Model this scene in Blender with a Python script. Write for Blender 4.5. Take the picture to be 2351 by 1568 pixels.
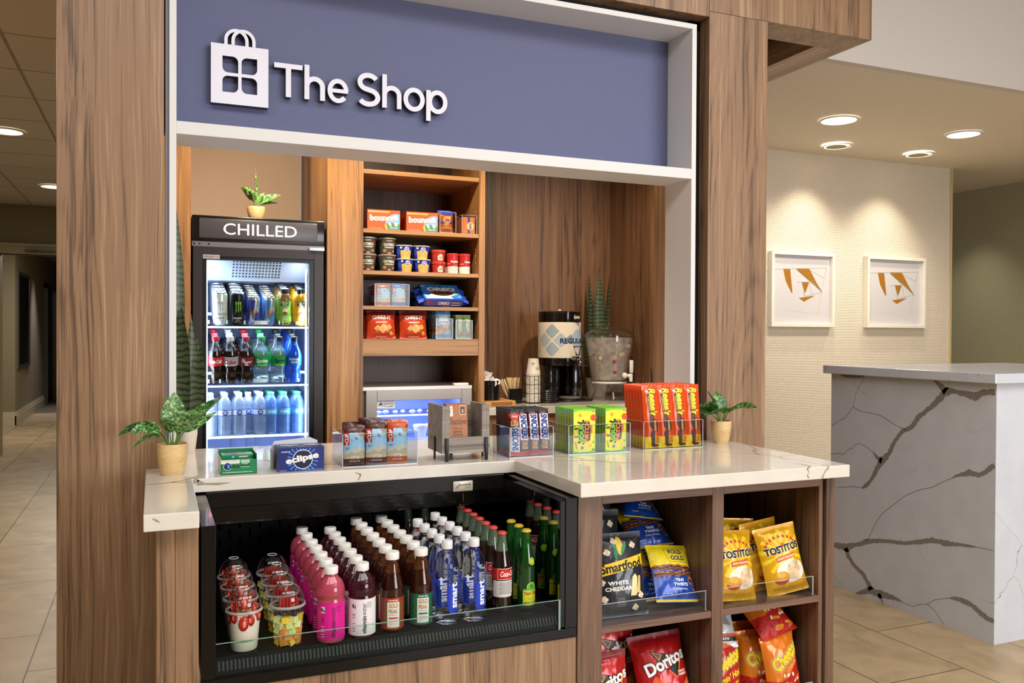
import bpy, bmesh, math, random
import numpy as np
from math import sin, cos, pi, radians as R
from mathutils import Vector, Matrix

for _o in list(bpy.data.objects): bpy.data.objects.remove(_o)
SC = bpy.context.scene
COL = SC.collection
random.seed(7)

# ------------------------------------------------------------------ camera
YAW, PIT, ROL, FPX, CAMZ = R(22.759), R(-0.5734), R(0.2794), 1962.46, 1.35
_f = np.array([sin(YAW)*cos(PIT), cos(YAW)*cos(PIT), sin(PIT)])
_r = np.array([cos(YAW), -sin(YAW), 0]); _u = np.cross(_r, _f)
_r2 = _r*cos(ROL) + _u*sin(ROL); _u2 = -_r*sin(ROL) + _u*cos(ROL)
cd = bpy.data.cameras.new('camera'); cam = bpy.data.objects.new('camera', cd); COL.objects.link(cam)
m = Matrix.Identity(4)
for i in range(3):
    m[i][0] = _r2[i]; m[i][1] = _u2[i]; m[i][2] = -_f[i]
m[2][3] = CAMZ
cam.matrix_world = m
cd.sensor_width = 36; cd.lens = FPX/2351*36; cd.clip_start = .05; cd.clip_end = 100
SC.camera = cam

def at(px, py, ax, v):
    """place seen at a photo pixel, on the plane ax = v"""
    d = _f + _r2*(px-1175.5)/FPX - _u2*(py-784)/FPX
    i = 'xyz'.index(ax); o = np.array([0, 0, CAMZ])
    return o + d*(v-o[i])/d[i]

# ------------------------------------------------------------------ world, exposure, room lights
SC.view_settings.view_transform = 'Standard'; SC.view_settings.look = 'None'
SC.view_settings.gamma = 1; SC.view_settings.use_curve_mapping = False
SC.view_settings.exposure = -0.22
SC.cycles.transparent_max_bounces = 40
W = bpy.data.worlds.new('world'); SC.world = W; W.use_nodes = True
W.node_tree.nodes['Background'].inputs[0].default_value = (.93, .95, 1, 1)
W.node_tree.nodes['Background'].inputs[1].default_value = .4

def light(name, kind, loc, energy, color=(1, 1, 1), rot=(0, 0, 0), size=.3, sy=None, spot=1.2, blend=.5):
    d = bpy.data.lights.new(name, kind); o = bpy.data.objects.new(name, d); COL.objects.link(o)
    o.location = loc; o.rotation_euler = rot; d.energy = energy; d.color = color
    if kind == 'AREA':
        d.size = size
        if sy: d.shape = 'RECTANGLE'; d.size_y = sy
    elif kind == 'SPOT':
        d.spot_size = spot; d.spot_blend = blend; d.shadow_soft_size = size
    else: d.shadow_soft_size = size
    return o
NEU = (1, .98, .96); WARM = (1, .88, .72); HOT = (1, .82, .60)
# large ceiling panels of the lobby, over and behind the camera
light('lobby_panel', 'AREA', (.6, .2, 3.57), 92, NEU, size=2.4, sy=1.6)
light('lobby_panel', 'AREA', (2.8, .7, 3.57), 66, NEU, size=1.6, sy=1.4)
light('lobby_panel', 'AREA', (-1.8, .6, 3.57), 50, NEU, size=1.6, sy=1.4)
light('front_fill', 'AREA', (4.0, -4.1, 1.7), 280, (.95, .96, 1), (R(90), 0, R(14)), size=3.4, sy=2.2)  # unseen fill lamp added for frontal light; there is no window here
# shop niche downlights
for x, e in ((.45, 50), (1.2, 62), (2.15, 70)):
    light('niche_downlight', 'SPOT', (x, 3.62, 2.56), e, HOT, (R(24), 0, 0), size=.05, spot=R(125), blend=.8)
# soffit over the reception desk
for x, y, e in ((4.70, 4.94, 120), (5.93, 4.89, 120)):
    light('soffit_downlight', 'SPOT', (x, y, 2.93), e, WARM, (0, 0, 0), size=.1, spot=R(150), blend=.7)
for x, y, e in ((5.30, 5.60, 50), (6.20, 5.57, 50)):
    light('wall_washer', 'SPOT', (x, y-.05, 2.9), e, (1, .88, .66), (R(16), 0, R(8)), size=.04, spot=R(86), blend=.9)
light('right_wall_light', 'SPOT', (7.9, 6.6, 2.9), 70, (1, .95, .76), (0, R(12), 0), size=.05, spot=R(100), blend=.9)
light('lobby_panel', 'AREA', (3.4, -1.0, 3.55), 48, NEU, (R(12), 0, 0), size=1.5)
light('alcove_fill', 'SPOT', (.46, 3.95, 2.3), 34, (1, .84, .66), (R(78), 0, 0), size=.12, spot=R(88), blend=.25)  # unseen spot added to brighten the alcove wall
# corridor
light('corridor_light', 'AREA', (-1.0, 7.0, 2.65), 42, (1, .96, .9), size=.9)
light('corridor_light', 'AREA', (-1.3, 4.4, 2.65), 26, (1, .96, .9), size=.6)
light('corridor_light', 'AREA', (-1.0, 12.5, 2.6), 60, (1, .94, .84), size=.6)
light('corridor_light', 'SPOT', (-1.5, 16.0, 2.6), 160, (.95, .93, 1), (0, R(-14), 0), size=.1, spot=R(90), blend=.8)

# ------------------------------------------------------------------ materials
def lin(h):
    h = h.lstrip('#'); h = ''.join(x*2 for x in h) if len(h) == 3 else h; c = [int(h[i:i+2], 16)/255 for i in (0, 2, 4)]
    return [((x+.055)/1.055)**2.4 if x > .04045 else x/12.92 for x in c] + [1]
MC = {}
def newmat(name):
    m = bpy.data.materials.new(name); m.use_nodes = True
    nt = m.node_tree; b = nt.nodes['Principled BSDF']; return m, nt, b
def M(hexc, rough=.42, metal=0, coat=0, trans=0, ior=1.45, emit=0, bump=0, bs=60, sss=0):
    k = (hexc, rough, metal, coat, trans, ior, emit, bump, bs, sss)
    if k in MC: return MC[k]
    m, nt, b = newmat('paint_'+hexc.strip('#'))
    b.inputs['Base Color'].default_value = lin(hexc); b.inputs['Roughness'].default_value = rough
    b.inputs['Metallic'].default_value = metal; b.inputs['Coat Weight'].default_value = coat
    b.inputs['Transmission Weight'].default_value = trans; b.inputs['IOR'].default_value = ior
    if emit:
        b.inputs['Emission Color'].default_value = lin(hexc); b.inputs['Emission Strength'].default_value = emit
    if sss:
        b.inputs['Subsurface Weight'].default_value = sss; b.inputs['Subsurface Radius'].default_value = (.02, .01, .01)
    if bump:
        tc = nt.nodes.new('ShaderNodeTexCoord'); n = nt.nodes.new('ShaderNodeTexNoise'); n.inputs['Scale'].default_value = bs
        n.inputs['Detail'].default_value = 3
        bp = nt.nodes.new('ShaderNodeBump'); bp.inputs['Strength'].default_value = bump; bp.inputs['Distance'].default_value = .004
        nt.links.new(tc.outputs['Object'], n.inputs['Vector'])
        nt.links.new(n.outputs['Fac'], bp.inputs['Height']); nt.links.new(bp.outputs['Normal'], b.inputs['Normal'])
    MC[k] = m; return m
def mm(x): return M(x) if isinstance(x, str) else x

def clear(name, tint='#f4f8f8', refl=1.0, rough=.02, ior=1.45):
    """thin clear sheet: see-through, reflecting more at grazing angles"""
    m = bpy.data.materials.new(name); m.use_nodes = True; nt = m.node_tree; nt.nodes.clear()
    o = nt.nodes.new('ShaderNodeOutputMaterial'); mx = nt.nodes.new('ShaderNodeMixShader')
    t = nt.nodes.new('ShaderNodeBsdfTransparent'); g = nt.nodes.new('ShaderNodeBsdfGlossy')
    f = nt.nodes.new('ShaderNodeLayerWeight'); f.inputs['Blend'].default_value = .5
    pw = nt.nodes.new('ShaderNodeMath'); pw.operation = 'POWER'; pw.inputs[1].default_value = 3.6
    mu = nt.nodes.new('ShaderNodeMath'); mu.operation = 'MULTIPLY_ADD'; mu.inputs[1].default_value = .5*refl; mu.inputs[2].default_value = .022*refl
    t.inputs[0].default_value = lin(tint); g.inputs['Roughness'].default_value = rough
    nt.links.new(f.outputs['Facing'], pw.inputs[0]); nt.links.new(pw.outputs[0], mu.inputs[0]); nt.links.new(mu.outputs[0], mx.inputs[0])
    nt.links.new(t.outputs[0], mx.inputs[1]); nt.links.new(g.outputs[0], mx.inputs[2]); nt.links.new(mx.outputs[0], o.inputs[0])
    return m
GLASS = clear('pane_glass', '#f3f8f6', .35)
ACRYL = clear('acrylic', '#f3f5f7', .8, .03)
EDGE = M('#d8dde0', .2, 0, .5, .3)
GEDGE = M('#8fb3a6', .15, 0, .6, .3)
PET = clear('clear_plastic', '#eef2f4', 1.6, .08)
PETD = clear('clear_plastic_dome', '#f6f6f4', 3.0, .05)

def ramp(nt, stops):
    r = nt.nodes.new('ShaderNodeValToRGB'); e = r.color_ramp.elements
    while len(e) > 1: e.remove(e[-1])
    e[0].position = stops[0][0]; e[0].color = lin(stops[0][1])
    for p, c in stops[1:]:
        x = e.new(p); x.color = lin(c)
    return r
def wood(name, dark, mid, light_, axis='z', scale=1.0, rough=.42, seed=0.0, rings=9.0):
    m, nt, b = newmat(name); L = nt.links; k = 'xyz'.index(axis)
    tc = nt.nodes.new('ShaderNodeTexCoord')
    def noise(src, across, along, loc, detail=2., ro=.5, dist=0.):
        mp = nt.nodes.new('ShaderNodeMapping'); q = [across*scale]*3; q[k] = along*scale
        mp.inputs['Scale'].default_value = q; mp.inputs['Location'].default_value = (loc, loc*1.7, loc*.6); L.new(src, mp.inputs['Vector'])
        n = nt.nodes.new('ShaderNodeTexNoise'); n.inputs['Scale'].default_value = 1; n.inputs['Detail'].default_value = detail
        n.inputs['Roughness'].default_value = ro; n.inputs['Distortion'].default_value = dist; L.new(mp.outputs[0], n.inputs['Vector']); return n
    def mth(op, a, c):
        q = nt.nodes.new('ShaderNodeMath'); q.operation = op
        for i, v in enumerate((a, c)):
            if v is None: continue
            if isinstance(v, (int, float)): q.inputs[i].default_value = v
            else: L.new(v, q.inputs[i])
        return q.outputs[0]
    w = noise(tc.outputs['Object'], 4.5, .9, seed, 2)                  # slow waviness of the fibres
    vs = nt.nodes.new('ShaderNodeVectorMath'); vs.operation = 'MULTIPLY_ADD'
    L.new(w.outputs['Color'], vs.inputs[0]); vs.inputs[1].default_value = (.055/scale,)*3; L.new(tc.outputs['Object'], vs.inputs[2])
    fine = noise(vs.outputs[0], 190, 1.6, seed, 3, .6); mid_ = noise(vs.outputs[0], 46, .8, seed+3, 3, .6); wide = noise(vs.outputs[0], 11, .22, seed+7, 1.5)
    cat = noise(vs.outputs[0], 4.2, .24, seed+11, 1, .4, .25)
    sn = mth('MULTIPLY_ADD', mth('SINE', mth('MULTIPLY', cat.outputs['Fac'], rings*24), None), .5)
    sn.node.inputs[2].default_value = .5
    sn = mth('MULTIPLY', mth('POWER', sn, 3.0), -.075)
    t = mth('ADD', mth('MULTIPLY', fine.outputs['Fac'], .62), mth('MULTIPLY', mid_.outputs['Fac'], .74))
    t = mth('ADD', t, mth('MULTIPLY', wide.outputs['Fac'], .62)); t = mth('ADD', t, sn); t = mth('SUBTRACT', t, .465)
    r = ramp(nt, [(.30, dark), (.47, mid), (.56, mid), (.74, light_)])
    L.new(t, r.inputs[0]); L.new(r.outputs[0], b.inputs['Base Color'])
    b.inputs['Roughness'].default_value = rough
    bp = nt.nodes.new('ShaderNodeBump'); bp.inputs['Strength'].default_value = .05; bp.inputs['Distance'].default_value = .001
    L.new(fine.outputs['Fac'], bp.inputs['Height']); L.new(bp.outputs[0], b.inputs['Normal'])
    return m
WOOD = wood('walnut_laminate', '#5c4530', '#8f6f53', '#ad8e6e')
WOODR = wood('walnut_laminate_right', '#5c4530', '#8f6f53', '#ad8e6e', seed=4.3)
WOODX = wood('walnut_laminate_horizontal', '#5c4530', '#8f6f53', '#ad8e6e', axis='y', seed=2)
WOODD = wood('walnut_shaded', '#3f2c21', '#6f5341', '#8b6c57', seed=9, rings=6)  # cabinet walnut and its edges: weaker light low down darkened into the colour
WOODDX = wood('walnut_shaded_edge', '#4a3528', '#76594a', '#8f705c', axis='x', seed=5, rings=3)
WOODI = wood('walnut_warm_lit', '#6f4a2a', '#a67848', '#c3955f', seed=6)  # niche walnut and shelf edges: warm lighting tinted into the colour
WOODIX = wood('walnut_warm_lit_edge', '#80592f', '#a97c4c', '#bd905c', axis='x', seed=3, rings=3)
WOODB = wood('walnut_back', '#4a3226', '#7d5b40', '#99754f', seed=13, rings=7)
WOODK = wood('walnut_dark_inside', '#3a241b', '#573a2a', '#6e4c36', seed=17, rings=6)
POTW = wood('turned_pot_wood', '#c79f68', '#d9b881', '#e3c797', axis='x', scale=1.6, rough=.5, rings=1.2, seed=1)
GREYW = wood('weathered_board', '#6a6057', '#8e857c', '#a39b92', axis='x', scale=2.5, rough=.7, rings=3, seed=8)
TRAYW = wood('tray_wood', '#a8702f', '#c98f4a', '#d9a662', axis='x', scale=3, rings=3)

def quartz(name, base, vein, amount=.012, scale=2.0, rough=.12, seed=0.):
    m, nt, b = newmat(name); L = nt.links
    tc = nt.nodes.new('ShaderNodeTexCoord'); mp = nt.nodes.new('ShaderNodeMapping'); mp.inputs['Location'].default_value = (seed, seed, seed)
    L.new(tc.outputs['Object'], mp.inputs[0])
    n = nt.nodes.new('ShaderNodeTexNoise'); n.inputs['Scale'].default_value = 3; n.inputs['Detail'].default_value = 5
    L.new(mp.outputs[0], n.inputs['Vector'])
    mx = nt.nodes.new('ShaderNodeMixRGB'); mx.blend_type = 'ADD'; mx.inputs[0].default_value = .35
    L.new(mp.outputs[0], mx.inputs[1]); L.new(n.outputs['Color'], mx.inputs[2])
    v = nt.nodes.new('ShaderNodeTexVoronoi'); v.feature = 'DISTANCE_TO_EDGE'; v.inputs['Scale'].default_value = scale
    L.new(mx.outputs[0], v.inputs['Vector'])
    n2 = nt.nodes.new('ShaderNodeTexNoise'); n2.inputs['Scale'].default_value = 1.7; L.new(mp.outputs[0], n2.inputs['Vector'])
    mr = nt.nodes.new('ShaderNodeMapRange'); mr.inputs[1].default_value = .47; mr.inputs[2].default_value = .68
    mr.inputs[3].default_value = 0; mr.inputs[4].default_value = amount*2.5; L.new(n2.outputs['Fac'], mr.inputs[0])
    lt = nt.nodes.new('ShaderNodeMath'); lt.operation = 'LESS_THAN'; L.new(v.outputs['Distance'], lt.inputs[0]); L.new(mr.outputs[0], lt.inputs[1])
    n3 = nt.nodes.new('ShaderNodeTexNoise'); n3.inputs['Scale'].default_value = 9; n3.inputs['Detail'].default_value = 4; L.new(mp.outputs[0], n3.inputs['Vector'])
    r = ramp(nt, [(.3, base), (.7, '#'+''.join('%02x' % max(0, int(base[i:i+2], 16)-8) for i in (1, 3, 5)))])
    L.new(n3.outputs['Fac'], r.inputs[0])
    m2 = nt.nodes.new('ShaderNodeMixRGB'); L.new(lt.outputs[0], m2.inputs[0]); L.new(r.outputs[0], m2.inputs[1]); m2.inputs[2].default_value = lin(vein)
    L.new(m2.outputs[0], b.inputs['Base Color']); b.inputs['Roughness'].default_value = rough
    b.inputs['Coat Weight'].default_value = .3; b.inputs['Coat Roughness'].default_value = .05
    return m
QUARTZ = quartz('quartz_counter', '#dfd9ce', '#a89e8c', .006, 1.6)
QDESK = quartz('quartz_desk', '#d0d4dc', '#a09890', .0016, 2.2, .25, seed=3)

def wallmat(name, col, col2=None, bump=.15, bs=90, kind='noise', rough=.8):
    m, nt, b = newmat(name); L = nt.links
    tc = nt.nodes.new('ShaderNodeTexCoord')
    if kind == 'noise':
        n = nt.nodes.new('ShaderNodeTexNoise'); n.inputs['Scale'].default_value = bs; n.inputs['Detail'].default_value = 4
        L.new(tc.outputs['Object'], n.inputs['Vector']); h = n.outputs['Fac']
    else:     # embossed diagonal lattice wallpaper in the x-z plane
        sp = nt.nodes.new('ShaderNodeSeparateXYZ'); L.new(tc.outputs['Object'], sp.inputs[0])
        outs = []
        for sgn in (1, -1):
            a = nt.nodes.new('ShaderNodeMath'); a.operation = 'MULTIPLY'; a.inputs[1].default_value = sgn; L.new(sp.outputs['Z'], a.inputs[0])
            c = nt.nodes.new('ShaderNodeMath'); c.operation = 'ADD'; L.new(sp.outputs['X'], c.inputs[0]); L.new(a.outputs[0], c.inputs[1])
            d = nt.nodes.new('ShaderNodeMath'); d.operation = 'MULTIPLY'; d.inputs[1].default_value = bs; L.new(c.outputs[0], d.inputs[0])
            e = nt.nodes.new('ShaderNodeMath'); e.operation = 'SINE'; L.new(d.outputs[0], e.inputs[0]); outs.append(e.outputs[0])
        mx = nt.nodes.new('ShaderNodeMath'); mx.operation = 'MULTIPLY'; L.new(outs[0], mx.inputs[0]); L.new(outs[1], mx.inputs[1]); h = mx.outputs[0]
    if col2:
        r = ramp(nt, [(.0, col2), (.6, col)]) if kind != 'noise' else ramp(nt, [(.3, col2), (.7, col)])
        L.new(h, r.inputs[0]); L.new(r.outputs[0], b.inputs['Base Color'])
    else: b.inputs['Base Color'].default_value = lin(col)
    bp = nt.nodes.new('ShaderNodeBump'); bp.inputs['Strength'].default_value = bump; bp.inputs['Distance'].default_value = .006
    L.new(h, bp.inputs['Height']); L.new(bp.outputs[0], b.inputs['Normal']); b.inputs['Roughness'].default_value = rough
    return m

def leafmat(name, c0, c1, c2, scale=60, banded=False):
    m, nt, b = newmat(name); L = nt.links
    tc = nt.nodes.new('ShaderNodeTexCoord')
    if banded:
        w = nt.nodes.new('ShaderNodeTexWave'); w.bands_direction = 'Z'; w.inputs['Scale'].default_value = scale
        w.inputs['Distortion'].default_value = 5; w.inputs['Detail'].default_value = 2; w.inputs['Detail Scale'].default_value = 1.6
        L.new(tc.outputs['Object'], w.inputs['Vector']); r = ramp(nt, [(.0, c0), (.035, c0), (.09, c1), (1, c2)]); L.new(w.outputs['Fac'], r.inputs[0])
    else:
        n = nt.nodes.new('ShaderNodeTexNoise'); n.inputs['Scale'].default_value = scale; n.inputs['Detail'].default_value = 3; n.inputs['Distortion'].default_value = 1.5
        L.new(tc.outputs['Object'], n.inputs['Vector']); r = ramp(nt, [(.36, c0), (.5, c1), (.64, c2)]); L.new(n.outputs['Fac'], r.inputs[0])
    L.new(r.outputs[0], b.inputs['Base Color']); b.inputs['Roughness'].default_value = .38
    b.inputs['Subsurface Weight'].default_value = .08
    return m
LEAF = leafmat('variegated_leaf', '#1c4a1c', '#3f7a34', '#a9c67c', 70)
LEAFD = leafmat('darker_leaf', '#173f1b', '#2f6a2c', '#86ad5c', 60)
SNAKE = leafmat('snake_leaf', '#1a2417', '#38482e', '#4f5f3f', 13, True)
STEM = M('#5c7f35', .5); SOIL = M('#3b2a1c', .9, bump=.6, bs=200)

WHITE = M('#e9e7e3', .45); BLACK = M('#0b0b0c', .22, 0, .4); BLACKM = M('#141313', .5); DGREY = M('#3a3638', .4)
STEEL = M('#b9b4ac', .32, .85); CHROME = M('#d8d8d8', .12, 1)
# ------------------------------------------------------------------ mesh tools
class MB:
    def __init__(s): s.v = []; s.f = []; s.m = []; s.mats = []
    def mi(s, m):
        m = mm(m)
        if m not in s.mats: s.mats.append(m)
        return s.mats.index(m)
    def add(s, vs, fs, m):
        b = len(s.v); s.v += [tuple(v) for v in vs]; k = s.mi(m)
        for f in fs: s.f.append([i+b for i in f]); s.m.append(k)
        return s
    def box(s, x0, x1, y0, y1, z0, z1, m):
        vs = [(x, y, z) for z in (z0, z1) for y in (y0, y1) for x in (x0, x1)]
        return s.add(vs, [(0, 2, 3, 1), (4, 5, 7, 6), (0, 1, 5, 4), (2, 6, 7, 3), (0, 4, 6, 2), (1, 3, 7, 5)], m)
    def bevbox(s, x0, x1, y0, y1, z0, z1, m, r=.003, rot=0, c=None):
        bm = bmesh.new(); bmesh.ops.create_cube(bm, size=1)
        for v in bm.verts: v.co = Vector(((x0+x1)/2+v.co.x*(x1-x0), (y0+y1)/2+v.co.y*(y1-y0), (z0+z1)/2+v.co.z*(z1-z0)))
        bmesh.ops.bevel(bm, geom=bm.edges[:], offset=r, segments=2, affect='EDGES', profile=.5)
        vs = [v.co.copy() for v in bm.verts]; fs = [[v.index for v in f.verts] for f in bm.faces]
        if rot:
            c = c or ((x0+x1)/2, (y0+y1)/2, 0); q = Matrix.Rotation(rot, 3, 'Z'); c = Vector(c)
            vs = [q @ (v-c) + c for v in vs]
        bm.free(); return s.add(vs, fs, m)
    def lathe(s, prof, m, seg=24, c=(0, 0, 0), cap0=True, cap1=True, wob=None):
        vs = []; n = len(prof)
        for r, z in prof:
            for k in range(seg):
                a = 2*pi*k/seg; rr = r*(wob(a, z) if wob else 1)
                vs.append((c[0]+rr*cos(a), c[1]+rr*sin(a), c[2]+z))
        fs = [(i*seg+k, i*seg+(k+1) % seg, (i+1)*seg+(k+1) % seg, (i+1)*seg+k) for i in range(n-1) for k in range(seg)]
        if cap0: fs.append(tuple(range(seg-1, -1, -1)))
        if cap1: fs.append(tuple((n-1)*seg+k for k in range(seg)))
        return s.add(vs, fs, m)
    def tube(s, pts, r, m, seg=8, closed=False):
        pts = [Vector(p) for p in pts]; n = len(pts); vs = []
        rr = r if isinstance(r, (list, tuple)) else [r]*n
        for i, p in enumerate(pts):
            if closed: d = pts[(i+1) % n]-pts[i-1]
            else: d = pts[min(i+1, n-1)]-pts[max(i-1, 0)]
            d.normalize(); a = d.orthogonal() if abs(d.z) > .99 else d.cross(Vector((0, 0, 1)))
            a.normalize(); b = d.cross(a)
            for k in range(seg):
                t = 2*pi*k/seg; vs.append(p + (a*cos(t)+b*sin(t))*rr[i])
        N = n if closed else n-1
        fs = [(i*seg+k, i*seg+(k+1) % seg, ((i+1) % n)*seg+(k+1) % seg, ((i+1) % n)*seg+k) for i in range(N) for k in range(seg)]
        if not closed: fs += [tuple(range(seg-1, -1, -1)), tuple((n-1)*seg+k for k in range(seg))]
        return s.add(vs, fs, m)
    def ball(s, c, r, m, sx=1, sy=1, sz=1, seg=8, rings=6, rot=None):
        vs = [(0, 0, 1)]; 
        for i in range(1, rings):
            t = pi*i/rings
            for k in range(seg): a = 2*pi*k/seg; vs.append((sin(t)*cos(a), sin(t)*sin(a), cos(t)))
        vs.append((0, 0, -1)); L = len(vs)-1
        fs = [(0, 1+k, 1+(k+1) % seg) for k in range(seg)]
        for i in range(rings-2):
            o = 1+i*seg; fs += [(o+k, o+seg+k, o+seg+(k+1) % seg, o+(k+1) % seg) for k in range(seg)]
        o = 1+(rings-2)*seg; fs += [(o+k, L, o+(k+1) % seg) for k in range(seg)]
        out = []
        for v in vs:
            w = Vector((v[0]*r*sx, v[1]*r*sy, v[2]*r*sz))
            if rot: w = rot @ w
            out.append(w + Vector(c))
        return s.add(out, fs, m)
    def prism(s, poly, d0, d1, m, plane='xz'):
        """extrude a 2D outline: plane 'xz' along y, 'yz' along x, 'xy' along z"""
        def P(p, d): return {'xz': (p[0], d, p[1]), 'yz': (d, p[0], p[1]), 'xy': (p[0], p[1], d)}[plane]
        n = len(poly); vs = [P(p, d0) for p in poly] + [P(p, d1) for p in poly]
        fs = [tuple(range(n)), tuple(range(2*n-1, n-1, -1))] + [(i, i+n, (i+1) % n+n, (i+1) % n) for i in range(n)]
        return s.add(vs, fs, m)
    def build(s, name, parent=None, smooth=True, ang=35, bevel=0, loc=None, fixn=True):
        me = bpy.data.meshes.new(name); me.from_pydata(s.v, [], s.f)
        for m in s.mats: me.materials.append(m)
        me.polygons.foreach_set('material_index', s.m)
        if fixn:
            bm = bmesh.new(); bm.from_mesh(me); bmesh.ops.recalc_face_normals(bm, faces=bm.faces[:]); bm.to_mesh(me); bm.free()
        if smooth:
            me.polygons.foreach_set('use_smooth', [True]*len(me.polygons)); me.set_sharp_from_angle(angle=R(ang))
        o = bpy.data.objects.new(name, me); COL.objects.link(o)
        if parent: o.parent = parent
        if loc: o.location = loc
        if bevel:
            b = o.modifiers.new('bevel', 'BEVEL'); b.width = bevel; b.segments = 2; b.limit_method = 'ANGLE'; b.angle_limit = R(50)
        return o

TC = {}
def text2d(s, bold=0., shear=0., res=3):
    k = (s, bold, shear)
    if k in TC: return TC[k]
    c = bpy.data.curves.new('t', 'FONT'); c.body = s; c.size = 1; c.offset = bold; c.shear = shear; c.resolution_u = res; c.fill_mode = 'FRONT'
    o = bpy.data.objects.new('t', c); me = o.to_mesh()
    vs = [(v.co.x, v.co.y) for v in me.vertices]; fs = [list(p.vertices) for p in me.polygons]
    o.to_mesh_clear(); bpy.data.objects.remove(o); bpy.data.curves.remove(c)
    xs = [v[0] for v in vs]; ys = [v[1] for v in vs]
    cx, cy, w, h = (min(xs)+max(xs))/2, (min(ys)+max(ys))/2, max(xs)-min(xs), max(ys)-min(ys)
    vs = [((x-cx)/w, (y-cy)/h) for x, y in vs]
    TC[k] = (vs, fs, w/h); return TC[k]

class Art:
    """flat print laid out in metres (u right, v up), mapped onto a surface later"""
    def __init__(s): s.sh = []
    def put(s, vs, fs, m, lay=None):
        bb = (min(v[0] for v in vs), max(v[0] for v in vs), min(v[1] for v in vs), max(v[1] for v in vs))
        if lay is None: lay = 1+max([q[3] for q in s.sh if q[4][0] < bb[1] and q[4][1] > bb[0] and q[4][2] < bb[3] and q[4][3] > bb[2]] or [0])
        s.sh.append((vs, fs, mm(m), lay, bb)); return s
    def poly(s, pts, m, lay=None): return s.put(list(pts), [list(range(len(pts)))], m, lay)
    def rect(s, u0, u1, v0, v1, m, lay=None): return s.poly([(u0, v0), (u1, v0), (u1, v1), (u0, v1)], m, lay)
    def ell(s, u, v, a, b, m, n=24, rot=0, lay=None):
        return s.poly([(u+a*cos(t)*cos(rot)-b*sin(t)*sin(rot), v+a*cos(t)*sin(rot)+b*sin(t)*cos(rot)) for t in (2*pi*k/n for k in range(n))], m, lay)
    def text(s, t, u, v, w, h, m, rot=0, bold=.0, shear=0, outline=None, ow=.0, lay=None, arc=0):
        """text fitted into w x h; strokes are thickened and outlined by shifted copies"""
        vs, fs, ar = text2d(t, min(bold, .03), shear); c, q = cos(rot), sin(rot)
        def go(rad, mt, L):
            n = 0 if rad < h*.012 else (8 if rad > h*.05 else 6)
            for k in range(n, -1, -1):      # the plain letter comes last, on top of its shifted copies
                if n and k == 0 and mt is not m: break
                dx, dy = (rad*cos(2*pi*k/n), rad*sin(2*pi*k/n)) if k else (0, 0); out = []
                for x, y in vs:
                    X, Y = x*w+dx, y*h+dy+arc*(1-(2*x)**2)*h; out.append((u+X*c-Y*q, v+X*q+Y*c))
                s.put(out, fs, mt, L-.02*k)
        br = max(0, bold-.03)*h*.30
        if lay is None:
            hw, hh = (w/2*abs(c)+h/2*abs(q)), (w/2*abs(q)+h/2*abs(c))
            lay = 1+max([z[3] for z in s.sh if z[4][0] < u+hw and z[4][1] > u-hw and z[4][2] < v+hh and z[4][3] > v-hh] or [0])
        if outline:
            ol = outline if isinstance(outline, list) else [(outline, ow)]; lay += .3*len(ol)
            for i, o in enumerate(ol): go(br+o[1]*h*3.4, o[0], lay-.3*(len(ol)-i))
        go(br, m, lay); return s
    def emit(s, mb, fn, gu=(), gv=(), eps=.00022, thick=.0014, gd=()):
        bm = bmesh.new(); lay = bm.faces.layers.int.new('mi')
        ranks = {L: i for i, L in enumerate(sorted(set(q[3] for q in s.sh)))}; eps = min(eps, thick/len(ranks)); off = 0 if 0 in ranks else 1
        for vs, fs, m, L, _b in s.sh:
            L = ranks[L]+off
            k = mb.mi(m); bv = [bm.verts.new((x, y, L)) for x, y in vs]
            for f in fs:
                try: fc = bm.faces.new([bv[i] for i in f]); fc[lay] = k
                except ValueError: pass
        for g in gu: bmesh.ops.bisect_plane(bm, geom=bm.verts[:]+bm.edges[:]+bm.faces[:], plane_co=(g, 0, 0), plane_no=(1, 0, 0), dist=1e-7)
        for g in gv: bmesh.ops.bisect_plane(bm, geom=bm.verts[:]+bm.edges[:]+bm.faces[:], plane_co=(0, g, 0), plane_no=(0, 1, 0), dist=1e-7)
        for co, no in gd: bmesh.ops.bisect_plane(bm, geom=bm.verts[:]+bm.edges[:]+bm.faces[:], plane_co=co, plane_no=no, dist=1e-7)
        bmesh.ops.triangulate(bm, faces=bm.faces[:])
        bm.verts.ensure_lookup_table(); bm.verts.index_update(); b = len(mb.v)
        for v in bm.verts: mb.v.append(tuple(fn(v.co.x, v.co.y, v.co.z*eps)))
        for f in bm.faces: mb.f.append([v.index+b for v in f.verts]); mb.m.append(f[lay])
        bm.free()
def onfront(x0, y, z0): return lambda u, v, e: (x0+u, y-e, z0+v)            # faces -y
def onleft(x, y0, z0): return lambda u, v, e: (x-e, y0-u, z0+v)            # faces -x, u runs towards the viewer
def ontop(x0, y0, z): return lambda u, v, e: (x0+u, y0+v, z+e)
def oncyl(r, z0): return lambda u, v, e: ((r+e)*sin(u/r), -(r+e)*cos(u/r), z0+v)
def grid(a, b, n): return [a+(b-a)*i/n for i in range(n+1)]

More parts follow.
